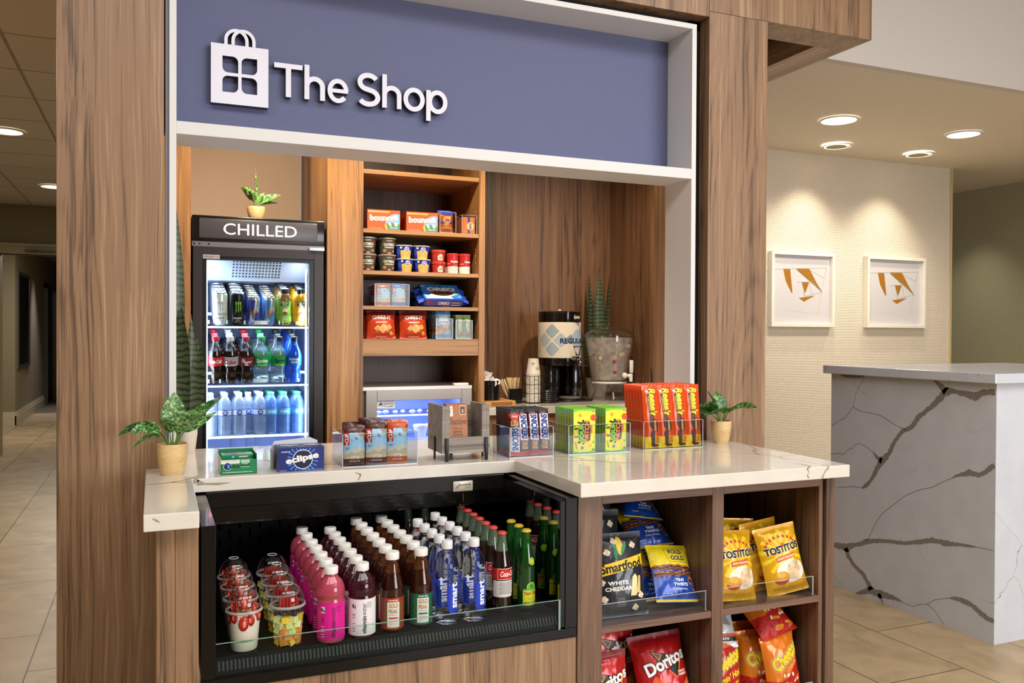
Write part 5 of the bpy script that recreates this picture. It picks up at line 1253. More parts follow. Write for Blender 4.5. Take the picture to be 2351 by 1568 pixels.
def mac():
    def art(a):
        a.poly([(-.030, .0), (-.033, .040), (.006, .046), (.036, .040), (.036, .0)], '#dfbb62').ell(.004, .047, .014, .013, '#f2f0ea').ell(.004, .047, .012, .011, '#2138b4').text('MAC &', .004, .053, .022, .007, '#f6f4ef', bold=.06).text('CHEESE', .004, .044, .026, .007, '#f6f4ef', bold=.06).ell(.004, .063, .006, .004, '#b02a3a').ell(-.028, .055, .006, .006, '#e8e4d4').rect(-.055, -.036, .02, .05, '#3d56c8')
        for k in range(7): a.ell(-.02+k*.008, .014+(k % 3)*.007, .004, .002, '#c99a3f', 8, rot=k)
    return tubcup(.036, .045, .068, M('#1f37ad', .4), art, name='macaroni_cup', lidc='#d7cfa9')
def redbowl():
    def art(a): a.rect(-.032, .038, .004, .040, '#b8322a').poly([(-.012, .006), (-.014, .026), (0, .038), (.014, .034), (.020, .006)], '#efe5d2').text('CHICKEN', .003, .023, .022, .005, '#3b3a35', bold=.04).text('NOODLE', .003, .016, .02, .005, '#3b3a35', bold=.04)
    return tubcup(.031, .037, .048, M('#c23a2c', .4), art, lid=[(.0385, .046), (.0392, .050), (.0392, .058), (.037, .060)], lidc='#c9402e', name='soup_bowl')
def campb():
    def art(a): a.rect(-.11, .11, .0, .038, '#ece7df').text("Campbell's", .008, .062, .050, .015, '#f5efe8', shear=.3, bold=.03).ell(.014, .040, .006, .007, '#b79344').text('Chicken Noodle', .006, .024, .04, .005, '#5a4a3a').text('SOUP', .006, .014, .02, .004, '#5a4a3a').rect(-.05, -.02, .05, .053, '#e7d3cc')
    return tubcup(.029, .031, .098, M('#bd2a2c', .35), art, lid=[(.0315, .093), (.0325, .095), (.0325, .104), (.030, .106)], lidc='#c9372f', name='soup_cup')
OAT, MAC, BWL, CMP = Proto(oat), Proto(mac), Proto(redbowl), Proto(campb)
for k, px in enumerate((847, 892)):
    for lv in range(2):
        for i in range(2): OAT((SX(px), 4.262+i*.092, Z2+lv*.0845), 'dark oatmeal cup, %s of the %s stack, %s' % (['bottom', 'top'][lv], ['left', 'right'][k], ['in front', 'behind'][i]), rz=R([-8, 6][k]+10*i), group='oatmeal cups')
for k, px in enumerate((933, 973)):
    for lv in range(2):
        for i in range(2): MAC((SX(px)+(-.006 if lv else 0), 4.265+i*.095, Z2+lv*.0685), 'blue macaroni cup, %s of the %s stack, %s' % (['bottom', 'top'][lv], ['left', 'right'][k], ['in front', 'behind'][i]), rz=R([4, -4][k]), group='blue macaroni cups')
for lv in range(2):
    for i in range(2): BWL((SX(1010), 4.262+i*.085, Z2+lv*.0605), 'small red soup bowl with a red lid, %s of its stack, %s' % (['bottom', 'top'][lv], ['in front', 'behind'][i]), group='red soup bowls')
for k, px in enumerate((1043, 1071)):
    for i in range(3): CMP((SX(px), 4.262+i*.072, Z2), 'tall red and white soup cup, %s row, %s' % (['left', 'right'][k], ['front', 'middle', 'back'][i]), rz=R([-4, 14][k]), group='red and white soup cups')
# energy bars in an acrylic bin, cookie packs
def clifbar(c1, flavour, w=.072, h=.155, photo=True):
    def f():
        b = Bag(w, h, .018, 5, 12, 20, .012, wr=.0015, pinch=.0); a = Art(); W2 = w/2
        a.rect(-W2, W2, h*.16, h*.82, '#9cc9e4'); a.poly([(-W2, h*.30), (-W2*.5, h*.36), (-W2*.2, h*.44), (0, h*.38), (W2*.4, h*.47), (W2*.7, h*.40), (W2, h*.44), (W2, h*.16), (-W2, h*.16)], '#cfc7b0')
        a.poly([(-W2, h*.26), (-W2*.3, h*.34), (W2*.1, h*.28), (W2*.6, h*.36), (W2, h*.30), (W2, h*.16), (-W2, h*.16)], '#b9ad91')
        a.poly([(W2*.3, h*.82), (W2*.55, h*.70), (W2*.7, h*.74), (W2, h*.58), (W2, h*.82)], '#9b8c71')
        a.rect(-W2, -W2*.50, h*.50, h*.82, '#b3262b').text('CLIF', -W2*.75, h*.68, h*.22, W2*.34, '#f5efe6', rot=pi/2, bold=.06).text('BAR', -W2*.75, h*.535, h*.05, W2*.2, '#f5efe6', rot=pi/2, bold=.05)
        a.ell(W2*.12, h*.68, w*.05, h*.016, '#b0362c', rot=-.9).ell(W2*.20, h*.655, w*.03, h*.012, '#2b2a28', rot=.5)
        a.rect(-W2, W2, h*.16, h*.205, '#c9b98c'); a.poly([(-W2*.36, h*.14), (W2*.40, h*.14), (W2*.40, h*.215), (W2*.02, h*.235), (-W2*.36, h*.215)], '#efe6cf').text('SUSTAINED', 0, h*.20, w*.28, h*.018, '#6f5a3a', bold=.02).text('ENERGY', 0, h*.17, w*.26, h*.02, '#6f5a3a', bold=.03)
        a.rect(-W2, W2, h*.0, h*.155, c1).text(flavour, -W2*.0, h*.095, w*.5, h*.028, '#f0e6d8', bold=.06)
        a.text('ENERGY', -W2*.65, h*.44, w*.2, h*.02, '#1f4e86', bold=.04).text('BAR', -W2*.72, h*.41, w*.12, h*.02, '#1f4e86', bold=.04); a.ell(W2*.78, h*.33, w*.05, w*.05, '#3c4047').ell(W2*.78, h*.33, w*.036, w*.036, '#cfc7b0')
        return tag(b.mesh(FOIL(c1), a, name='energy_bar'), None, 'energy bar')
    return Proto(f)
CLB, CLO, CLU = clifbar('#4a2019', 'CHOCOLATE'), clifbar('#b04a1c', 'CHIP'), clifbar('#3f62b0', 'CRUNCH')
SCL = 1.0
acbin(.178, .17, .112, 'clear acrylic bin of energy bars on the middle snack shelf', (SX(899), 4.215, Z3))
for i in range(5):
    o = CLO((SX(881)-.006*min(i, 1), 4.232+i*.027, Z3+.0035), 'orange energy bar, %s in the left row, middle snack shelf' % oname(i, 5), rx=R(-2), group='orange energy bars on the middle shelf'); o.scale = (.95, 1, .70)
    o = CLU((SX(916), 4.232+i*.027, Z3+.0035), 'blue energy bar, %s in the right row, middle snack shelf' % oname(i, 5), rx=R(-2), group='blue energy bars on the middle shelf'); o.scale = (.95, 1, .73)
def oreo():
    t = thing('cookie_pack', (0, 0, 0), 'x', 'cookie pack'); mb = MB(); w, d, h = .215, .155, .042; B_ = FOIL('#1747b8')
    mb.bevbox(-w/2, w/2, 0, d, 0, h, B_, .008)
    a = Art(); a.rect(-w/2+.006, w/2-.006, .012, d-.006, '#2f7fd6').poly([(-w*.42, .012), (-w*.44, .05), (-w*.36, .04), (-w*.2, .07), (w*.1, .05), (w*.3, .075), (w*.44, .06), (w*.2, .035), (w*.25, .012)], '#f1f3f6').ell(w*.02, .072, .062, .034, '#4a2c20', 30).ell(w*.02, .080, .060, .020, '#f3efe6', 30).ell(w*.02, .092, .062, .036, '#5a382a', 30)
    for k in range(12): a.ell(w*.02+.046*cos(k*.52), .092+.026*sin(k*.52), .004, .003, '#3a2218', 8)
    a.text('OREO', w*.02, .102, .150, .032, '#f7f8fb', bold=.12, outline=[('#f7f8fb', .018), ('#1c49b4', .010)]).rect(-w/2+.01, -w/2+.03, .13, .138, '#e9eef8').text('FAMILY', w*.42, .03, .02, .006, '#f0f4fb', bold=.04)
    a.emit(mb, ontop(0, 0, h), eps=.0003)
    b = Art(); b.rect(-w/2+.012, w/2-.012, .006, h-.006, '#5a55a8').text('OREO', 0, h/2, .06, .018, '#f3f3f8', bold=.1).poly([(-w/2+.014, h-.006), (-w/2+.040, h-.006), (-w/2+.022, .012)], '#c53a3f')
    for k in range(4): b.rect(w*.20, w*.40, .008+k*.007, .0125+k*.007, '#3b2620' if k % 2 else '#e9dfc6')
    b.emit(mb, lambda u, v, e: (u, -e, v), eps=.0003); mb.build('tray_wrap', t, smooth=True)
    for s in (-1, 1):
        mb = MB(); n = 8; vs = []
        for i in range(n+1):
            y = d*i/n; z = h*.5+.010*sin(i*2.3); vs += [(s*w/2*.99, y, z-.009), (s*w/2*.99, y, z+.009), (s*(w/2+.028), y-.004, z+.006*sin(i*3.1))]
        fs = [(i*3+a_, i*3+b_, (i+1)*3+b_, (i+1)*3+a_) for i in range(n) for a_, b_ in ((0, 2), (1, 2))]; mb.add(vs, fs, B_); mb.build('crimped_end', t)
    return t
OR_ = Proto(oreo)
x0 = SX(1012)
OR_((x0+.012, 4.395, Z3+.0005), 'blue cookie pack lying flat behind the tilted one on the middle snack shelf', rz=R(-3), group='blue cookie packs')
OR_((x0+.016, 4.238, Z3+.003), 'blue cookie pack tilted up to face the customer on the middle snack shelf', rz=R(-2), rx=R(34), group='blue cookie packs')
OR_((x0-.045, 4.46, Z3+.0435), 'blue cookie pack at the back, on top of the flat one', rz=R(8), group='blue cookie packs')
# cracker pouches, nut bag, green bars
def cheezit():
    w, h = .148, .142; b = Bag(w, h, .046, 9, 16, 18, .012, wr=.0028); a = Art(); W2 = w/2
    a.poly([(-W2, h), (W2, h), (W2, h*.84), (W2*.4, h*.86), (0, h*.85), (-W2*.5, h*.84), (-W2, h*.83)], '#6e1210')
    a.text('CHEEZ-IT', 0, h*.74, w*.66, h*.13, '#f7efe6', bold=.08, outline='#a3271a', ow=.012, arc=.12); a.poly([(-W2*.45, h*.585), (W2*.4, h*.60), (W2*.42, h*.57), (-W2*.42, h*.55)], '#efe6d6')
    a.poly([(-W2*.55, h*.35), (-W2*.30, h*.48), (-W2*.05, h*.36), (-W2*.3, h*.24)], '#dca24c').poly([(-W2*.30, h*.33), (W2*.12, h*.53), (W2*.5, h*.38), (W2*.1, h*.18)], '#e9b866').poly([(W2*.35, h*.44), (W2*.6, h*.52), (W2*.75, h*.38), (W2*.5, h*.30)], '#e2ac55').poly([(W2*.5, h*.22), (W2*.7, h*.28), (W2*.85, h*.16), (W2*.62, h*.10)], '#d9a04a').ell(W2*.1, h*.36, .002, .002, '#8a5a22', 8)
    a.text('ORIGINAL', 0, h*.07, w*.4, h*.04, '#f3d9b8', bold=.03)
    return tag(b.mesh(FOIL('#c9401f'), a, FOIL('#7c1713'), name='cracker_pouch'), None, 'cracker pouch')
P = Proto(cheezit)
for k, (px, n) in enumerate(((876, 4), (950, 5))):
    for i in range(n): P((SX(px)-.008*min(i, 1)*(1 if k == 0 else 1.4), 4.232+i*.044, Z4+.0005), 'red cheese cracker pouch, %s in the %s row' % (oname(i, n), ['left', 'right'][k]), rx=R(-6), rz=R((-3, 2)[k]), group='red cheese cracker pouches')
acbin(.092, .15, .105, 'clear acrylic bin holding the blue almond bags', (SX(1019), 4.215, Z4))
def nuts():
    w, h = .084, .156; b = Bag(w, h, .034, 13, 12, 18, .012, wr=.002); a = Art(); W2 = w/2
    a.rect(-W2, W2, h*.80, h, '#3f86bd'); a.ell(W2*.35, h*.88, .003, .003, '#e8f0f5'); a.rect(-W2, W2, h*.40, h*.79, '#9cc0d8'); a.text('Blue', -.004, h*.69, w*.6, h*.10, '#f3f6f8', shear=.3, bold=.06, rot=.15, outline='#3f6f9a', ow=.01).text('Diamond', .0, h*.59, w*.74, h*.10, '#f3f6f8', shear=.3, bold=.06, rot=.15, outline='#3f6f9a', ow=.01)
    a.rect(-W2, W2, h*.12, h*.44, '#c89a62')
    rr = random.Random(2)
    for k in range(26): a.ell(rr.uniform(-.9, .9)*W2, h*rr.uniform(.14, .42), .008, .005, ['#b07a3e', '#a46e34', '#d0a066', '#8f5c2a'][k % 4], 10, rot=rr.uniform(0, 3))
    a.poly([(0, h*.12), (W2, h*.12), (W2, h*.26), (W2*.1, h*.22)], '#8db4dc').rect(-W2, W2, 0, h*.12, '#4a90c4')
    return tag(b.mesh(FOIL('#4a8fc4'), a, name='almond_bag'), None, 'nut bag')
P = Proto(nuts)
for i in range(4): P((SX(1019)-.006*min(i, 1), 4.24+i*.032, Z4+.0035), 'blue bag of almonds, %s in its bin' % oname(i, 4), rx=R(-2), group='blue almond bags')
acbin(.092, .15, .098, 'clear acrylic bin holding the green nut bars, rightmost on the lowest snack shelf', (SX(1064), 4.215, Z4))
def greenbar():
    w, h = .040, .122; b = Bag(w, h, .016, 21, 8, 16, .01, wr=.0018, pinch=0); a = Art(); W2 = w/2
    a.rect(-W2, W2, h*.86, h, '#8aa866').rect(-W2*.1, W2*.5, h*.3, h*.8, '#c9b98a'); a.text('NATURE VALLEY', -W2*.5, h*.55, h*.5, w*.2, '#3f5a2c', rot=pi/2, bold=.03); a.ell(W2*.1, h*.18, w*.4, h*.10, '#8a4f2c').ell(0, h*.2, w*.2, h*.06, '#b3763f'); a.text('CRUNCHY', W2*.2, h*.56, h*.3, w*.14, '#6a5a35', rot=pi/2)
    return tag(b.mesh(FOIL('#7c9f62'), a, name='granola_bar'), None, 'granola bar')
P = Proto(greenbar)
for k in range(2):
    for i in range(5): P((SX(1064)-.021+k*.042, 4.232+i*.022, Z4+.0035), 'green wrapped granola bar, %s in the %s row' % (oname(i, 5), ['left', 'right'][k]), group='green granola bars')

# ================================================================== ON THE FRONT COUNTER
# gum boxes
g1 = thing('gum_display_box', (.253, 2.857, CT), 'open green gum box at the left of the counter', 'gum box')
w, d, h = .110, .125, .046
mb = MB(); GR = '#0f7a47'
mb.box(-w/2, w/2, 0, .0015, 0, h, GR); mb.box(-w/2, -w/2+.0015, 0, d, 0, h*1.1, '#b9cfa8'); mb.box(w/2-.0015, w/2, 0, d, 0, h*1.35, GR); mb.box(-w/2, w/2, d-.0015, d, 0, h*1.45, GR); mb.box(-w/2, w/2, 0, d, 0, .0015, GR)
a = Art(); a.rect(0, w*.52, h*.74, h, '#d9ddd0').text('CLEANER', w*.36, h*.93, w*.16, h*.05, '#2d7fb8').text('FRESHER', w*.15, h*.93, w*.2, h*.05, '#8a8478')
a.ell(w*.18, h*.56, .0125, .0125, '#dfe6ea').ell(w*.18, h*.56, .0115, .0115, '#16236b').ell(w*.18, h*.56, .0065, .0065, '#3fa0dc').poly([(w*.18, h*.56-.0065), (w*.18, h*.56+.0065), (w*.18-.0065, h*.56+.002), (w*.18-.006, h*.56-.003)], '#0c0f2a')
a.text('rbit', w*.40, h*.57, w*.27, h*.24, '#0e1418', bold=.1, outline='#dfeae4', ow=.006).rect(w*.55, w*.80, h*.47, h*.98, '#9fc7ae').rect(w*.55, w*.80, h*.52, h*.76, '#0c4f33').text('SPEARMINT', w*.675, h*.7, w*.18, h*.06, '#dfeae4', bold=.03).text('12 -FOURTEEN PIECE PACKAGES (168 PIECES TOTAL)', w*.46, h*.13, w*.84, h*.07, '#e6f0e8', bold=.03)
a.emit(mb, onfront(-w/2, 0, 0), eps=.00025); mb.build('tray_box', g1, False)
def gumpack():
    mb = MB(); mb.bevbox(-.050, .050, 0, .027, 0, .0135, GR, .0015); a = Art().rect(-.048, .048, .002, .025, '#a8cfd8').rect(-.02, .03, .004, .02, '#c2a6b8').text('Orbit', -.02, .013, .04, .012, '#1c2b70', bold=.04); a.emit(mb, ontop(0, 0, .0135))
    Art().ell(-.014, .007, .004, .004, '#5fa8dc').text('SPEARMINT', .018, .007, .028, .004, '#e4efe6', bold=.03).emit(mb, onfront(0, 0, 0)); return tag(mb.build('gum_pack'), None, 'gum pack')
P = Proto(gumpack)
for k, (yy, zz) in enumerate(((.004, .0018), (.004, .0158), (.004, .0298), (.035, .0018), (.035, .0158), (.035, .0298), (.035, .0438), (.066, .0298), (.066, .0438))):
    P((.252, 2.857+yy, CT+zz), 'flat green gum pack in the open box, %s row, layer %s from the bottom' % (['front', 'second', 'third'][int(yy/.03)], ['one', 'two', 'three', 'four'][int(zz/.0135)]), group='green gum packs')
g2 = thing('gum_display_box', (.4475, 2.845, CT), 'closed dark-blue gum carton between the green box and energy bars', 'gum box')
w, d, h = .148, .10, .078; mb = MB(); NV = M('#16256e', .35); mb.box(-w/2, w/2, 0, d, 0, h, NV)
a = Art()
for k in range(22):
    an = k*2*pi/22+.1; cx, cy = w*.53, h*.50
    L1 = min(abs(.5*w/cos(an)) if abs(cos(an)) > .01 else 9, abs(.46*h/sin(an)) if abs(sin(an)) > .01 else 9)
    da = .05; p = [(cx+r*cos(an+s), cy+r*sin(an+s)) for r, s in ((.026, -.03), (min(L1, .05), -da), (min(L1, .05), da), (.026, .03))]; a.poly([(min(max(x, .001), w-.001), min(max(y, .001), h-.001)) for x, y in p], '#4c7fd0', 2)
a.ell(w*.53, h*.50, .0325, .0325, '#c4dcf4', lay=3).ell(w*.53, h*.50, .0300, .0300, '#0c1238', lay=4)
a.text('eclipse', w*.52, h*.52, w*.72, h*.34, '#efefec', rot=.17, bold=.10, outline=[('#0c1238', .005)], lay=8).text('WINTERFROST', w*.16, h*.83, w*.2, h*.05, '#dfe8f6', bold=.03).text('NOTICEABLY FRESH BREATH', w*.55, h*.86, w*.24, h*.03, '#dfe8f6').text('8 CARTONS - PIECE PACKAGES (144 PIECES TOTAL)', w*.74, h*.05, w*.46, h*.03, '#dfe8f6').text('SUGARFREE GUM', w*.1, h*.05, w*.15, h*.03, '#dfe8f6')
a.emit(mb, onfront(-w/2, 0, 0), eps=.00012)
b = Art(); rr = random.Random(4)
for k in range(26): b.poly([(x0_+rr.uniform(-.012, .012), y0_+rr.uniform(-.01, .01)) for x0_, y0_ in [(rr.uniform(.015, w-.015), rr.uniform(.012, d-.012))]*4], ['#2f4fa8', '#6f9adf', '#d9e4f2', '#0c1238'][k % 4], k+1)
b.text('eclipse', w*.28, d*.5, w*.38, d*.3, '#e6e9ee', bold=.1, outline='#0c1238', ow=.004, lay=40).text('eclipse', w*.78, d*.5, w*.36, d*.3, '#e6e9ee', bold=.1, outline='#0c1238', ow=.004, lay=40)
b.emit(mb, ontop(-w/2, 0, h), eps=.00008)
c = Art().rect(0, d, 0, h, '#5e6476').ell(d*.7, h*.52, .008, .019, '#0a0d1c').rect(.004, .02, .01, h*.8, '#9aa0ae'); c.emit(mb, lambda u, v, e: (-w/2-e, d-u, v)); mb.build('carton', g2, False)
mb = MB(); mb.prism([(-w/2-.012, 0), (-w/2-.012, .062), (-w/2+.0, .089), (w/2-.03, .098), (w/2-.004, .086), (w/2-.004, 0)], d+.004, d+.0055, '#c9cdd2', 'xz'); mb.box(-w/2-.012, -w/2-.0105, .055, d+.004, 0, .066, '#9ea3ad'); mb.build('lid_flap', g2, False)
# energy bars bin
acbin(.262, .178, .110, 'clear acrylic bin of energy bars between the gum carton and grey crate', (.718, 2.868, CT))
for c_, P, nm in ((0, CLB, 'brown'), (1, CLB, 'brown'), (2, CLO, 'orange')):
    for i in range(6 if c_ < 2 else 3):
        o = P((.633+c_*.0735+(.004*i if c_ == 0 else 0), 2.874+.012+i*.025+(.008 if c_ == 0 else 0), CT+.0035), '%s-wrapped energy bar, %s in the %s column of the counter bin' % (nm, oname(i, 6 if c_ < 2 else 3), ['left', 'middle', 'right'][c_]), rx=R(-3), ry=R([0, 1.5, 2][c_]), group='energy bars in the counter bin')
        o.scale = (1.0, 1, [.86, .95, .95][c_])
# grey wooden crate stand with chocolate
ch = thing('crate_stand', (1.028, 2.869, CT), 'grey weathered wooden crate on black legs, in the middle of the counter', 'crate stand')
w, d, z0, z1 = .179, .170, .028, .197; T_ = .012
mb = MB(); X = w/2
mb.box(-X, -X+T_, 0, d, z0, z1, GREYW); mb.build('side_board', ch, False, bevel=.0008)
MB().box(X-T_, X, 0, d, z0, z1, GREYW).build('side_board', ch, False, bevel=.0008); MB().box(-X+T_, X-T_, d-T_, d, z0, z1-.012, GREYW).build('back_board', ch, False); MB().box(-X+T_, X-T_, 0, d-T_, z0, z0+.012, GREYW).build('floor_board', ch, False)
mb = MB(); mb.box(-X+T_, X-T_, -.0, T_*.8, z0+.012, .084, GREYW); mb.box(-X+T_, -X+.029, 0, T_*.8, .084, z1, GREYW); mb.box(X-.029, X-T_, 0, T_*.8, .084, z1, GREYW)
mb.build('front_board', ch, False, bevel=.0006)
for (x, y) in ((-X+.016, -.004), (X-.014, -.004), (-X-.003, .078), (X+.003, .078)):
    fr = abs(y) < .01
    MB().bevbox(x-(.006 if fr else .0025), x+(.006 if fr else .0025), y-(.004 if fr else .006), y+(.004 if fr else .006), 0, .082, '#121212', .0008).build('leg', ch)
MB().bevbox(-.006, .006, d-.004, d+.003, 0, .06, '#121212', .0008).build('leg', ch)
def choco():
    def art(a, w, h):
        a.rect(0, w, 0, h, '#ad6a38').poly([(.0, h*.98), (w*.27, h*.97), (w*.30, h*.74), (.012*w, h*.73)], '#ece7de').text('55', w*.12, h*.86, w*.14, h*.10, '#3a3834').text('%', w*.22, h*.91, w*.05, h*.04, '#3a3834')
        a.rect(w*.62, w*.92, h*.76, h*.98, '#d9b08a').rect(w*.65, w*.89, h*.785, h*.955, '#5a3220').rect(w*.73, w*.81, h*.81, h*.89, '#c9a98c')
        a.text('Chocolove', w*.49, h*.62, w*.93, h*.14, '#2a1c12', shear=.5, bold=.01).text('x o x o x', w*.5, h*.545, w*.5, h*.025, '#2a1c12').text('filled in', w*.5, h*.46, w*.5, h*.06, '#2a1c12', shear=.5).text('Salted', w*.5, h*.385, w*.42, h*.055, '#3a2818', bold=.03).text('Caramel', w*.5, h*.32, w*.5, h*.055, '#3a2818', bold=.03).text('in Dark Chocolate', w*.5, h*.265, w*.64, h*.025, '#3a2818')
        for k in range(12): a.ell(w*(.08+.08*k), h*(.12+.05*sin(k*1.3)), w*.07, h*.055, ['#2b1a12', '#4a2e1e', '#6b4227'][k % 3], 14); a.ell(w*(.07+.08*k), h*(.145+.05*sin(k*1.3)), w*.018, h*.012, '#cfc4b8', 8)
        a.poly([(w*.5, 0), (w*.55, h*.12), (w, h*.10), (w, 0)], '#a8622e', 60)
    return tag(card(.077, .010, .157, '#9a5c30', art, name='chocolate_bar'), None, 'chocolate bar')
P = Proto(choco)
for i in range(5): P((1.028-.020+(.003*i), 2.869+.030+i*.0165, CT+.0405+.002*i*0), 'copper-brown chocolate bar in the grey crate, %s' % oname(i, 5), rx=R(-5), rz=R([0, 3, -2, 4, -3][i]), group='chocolate bars in the crate')
# caramel nut bars (snickers)
acbin(.175, .178, .110, 'clear acrylic bin of dark-wrapped peanut candy bars', (1.284, 2.867, CT))
def snick(rot):
    def f():
        w, h = .044, .172; b = Bag(w, h, .022, 31+rot, 8, 22, .012, wr=.0022, pinch=0); a = Art(); W2 = w/2
        a.rect(-W2, W2, h*.93, h, '#17100e'); a.rect(-W2, W2, h*.01, h*.10, '#b5281f')
        v0, v1 = (.34, .90) if not rot else (.10, .62)
        a.poly([(-W2*.80, h*v0), (W2*.9, h*(v0-.03)), (W2*.9, h*(v1)), (-W2*.8, h*v1)], '#c02a22').poly([(-W2*.70, h*(v0+.01)), (W2*.8, h*(v0-.015)), (W2*.8, h*(v1-.012)), (-W2*.7, h*(v1-.012))], '#eceef2')
        a.text('SNICKERS', W2*.05, h*(v0+v1)/2, h*(v1-v0)*.94, w*.56, '#26408e', rot=(-pi/2 if not rot else pi/2), bold=.1, shear=.15)
        if not rot: a.rect(-W2*.5, W2*.6, h*.14, h*.31, '#b58a52')
        else: a.poly([(-W2, h*.90), (W2, h*.90), (W2*.6, h*.78), (0, h*.74), (-W2*.6, h*.78)], '#c8322a').text('2 BARS', 0, h*.85, w*.5, h*.04, '#f0dccc', bold=.05).rect(-W2*.7, W2*.7, h*.64, h*.76, '#b58a52')
        rr = random.Random(rot+1)
        for k in range(10): a.ell(rr.uniform(-.4, .5)*W2, h*(rr.uniform(.16, .29) if not rot else rr.uniform(.66, .75)), .003, .0045, ['#dcb880', '#8a5f34'][k % 2], 8, rot=rr.uniform(0, 3), lay=70)
        return tag(b.mesh(FOIL('#2e1a15', .22), a, name='candy_bar'), None, 'candy bar')
    return Proto(f)
SN0, SN1 = snick(0), snick(1)
for c_ in range(4):
    for i in range(7 if c_ == 0 else 6):
        P = SN1 if (c_ == 0 and i == 0) else SN0
        x = 1.222+c_*.0405
        P((x+.001*i, 2.867+.018+i*.0225+(0 if c_ else -.004), CT+.0036), 'dark-wrapped peanut candy bar, %s in the %s column of its bin' % (oname(i, 7 if c_ == 0 else 6), ['leftmost', 'second', 'third', 'rightmost'][c_]), rx=R(-4), ry=R([-.5, -3, -2, -1.5][c_]), rz=R([(-8), 6, 0, -4][c_] + (i % 3)*3), group='dark-wrapped candy bars')
# sour candy boxes
acbin(.266, .178, .110, 'clear acrylic bin of yellow-green candy boxes', (1.568, 2.867, CT))
def sour():
    def art(a, w, h):
        a.rect(0, w, 0, h, '#7ec832').poly([(w*.02, h*.06), (w*.3, h*.02), (w*.7, h*.03), (w*.97, h*.08), (w*.99, h*.9), (w*.8, h*.955), (w*.3, h*.965), (w*.02, h*.93)], '#f2e222')
        rr = random.Random(8)
        for k in range(90):
            e = rr.choice((0, 1)); a.ell(w*rr.uniform(.03, .97), h*(rr.uniform(.02, .12) if e else rr.uniform(.90, .97)), .0009, .0009, '#7ec832' if k % 2 else '#a6d62a', 6, lay=3)
        for k in range(16): a.ell(w*(.40+.30*cos(k*.7)*(.8+.3*(k % 2))), h*(.47+.26*sin(k*.7)), w*.06, h*.022, '#2e2a22', 8, rot=k, lay=4)
        a.poly([(w*.26, h*.24), (w*.76, h*.28), (w*.80, h*.50), (w*.72, h*.74), (w*.30, h*.70), (w*.22, h*.5)], '#2e2a22', 5)
        a.text('SOUR', w*.37, h*.47, h*.42, w*.20, '#7fd02f', rot=pi/2+.02, bold=.14, lay=9, outline=[('#2e2a22', .006)]).text('PATCH', w*.60, h*.49, h*.48, w*.20, '#f08a1e', rot=pi/2-.03, bold=.14, lay=9, outline=[('#2e2a22', .006)]).text('kids', w*.80, h*.54, h*.17, w*.11, '#e8394c', rot=pi/2, bold=.06, lay=12, outline=[('#f6efe0', .004)])
        for (u, v, c, s, r_) in ((.30, .86, '#f08a2a', 1, .7), (.90, .95, '#f3a23a', .8, .2), (.40, .12, '#3f7ec8', 1, -.9), (.78, .16, '#f2b03a', .9, .5), (.06, .62, '#4fae5a', .7, .3), (.04, .40, '#ef7d30', .9, 1), (.90, .24, '#4fae5a', .8, .4)):
            for q in range(5): a.ell(w*u+.0045*s*cos(r_+q*1.257), h*v+.0045*s*sin(r_+q*1.257), .0028*s, .0020*s, c, 8, rot=r_+q*1.257, lay=13)
            a.ell(w*u, h*v, .0038*s, .0034*s, c, 10, lay=14)
        a.ell(w*.90, h*.80, w*.13, h*.075, '#df4a2a', 16, rot=.5, lay=13); a.text('SOUR THEN SWEET', w*.12, h*.18, h*.16, w*.07, '#8a3a2a', rot=-pi/2+.2, bold=.05, lay=14)
        a.ell(w*.9, h*.07, w*.055, w*.055, '#6f7f78', 14, lay=15); a.text('NET WT 3.5 OZ', w*.95, h*.38, h*.2, w*.02, '#6a7a2c', rot=pi/2, lay=14)
    def sa(a, d, h): a.rect(0, d, 0, h, '#8fae3a').rect(0, d, h*.84, h, '#7fae7a').rect(d*.25, d*.75, h*.50, h*.80, '#7c5a5e').rect(d*.3, d*.7, h*.2, h*.42, '#4a5a2c')
    return tag(card(.093, .0165, .166, '#7ec832', art, sideart=sa, name='candy_box'), None, 'candy box')
P = Proto(sour)
for c_, (xc, n) in enumerate(((1.503, 7), (1.639, 7))):
    for i in range(n):
        P((xc-.0+(0 if c_ else 0)+(-.013*min(i, 6)*.0), 2.8705+i*.0235, CT+.0036), 'yellow-green sour candy box, %s in the %s row' % (oname(i, n), ['left', 'right'][c_]), rz=R([-1, 1][c_]), group='yellow-green sour candy boxes')
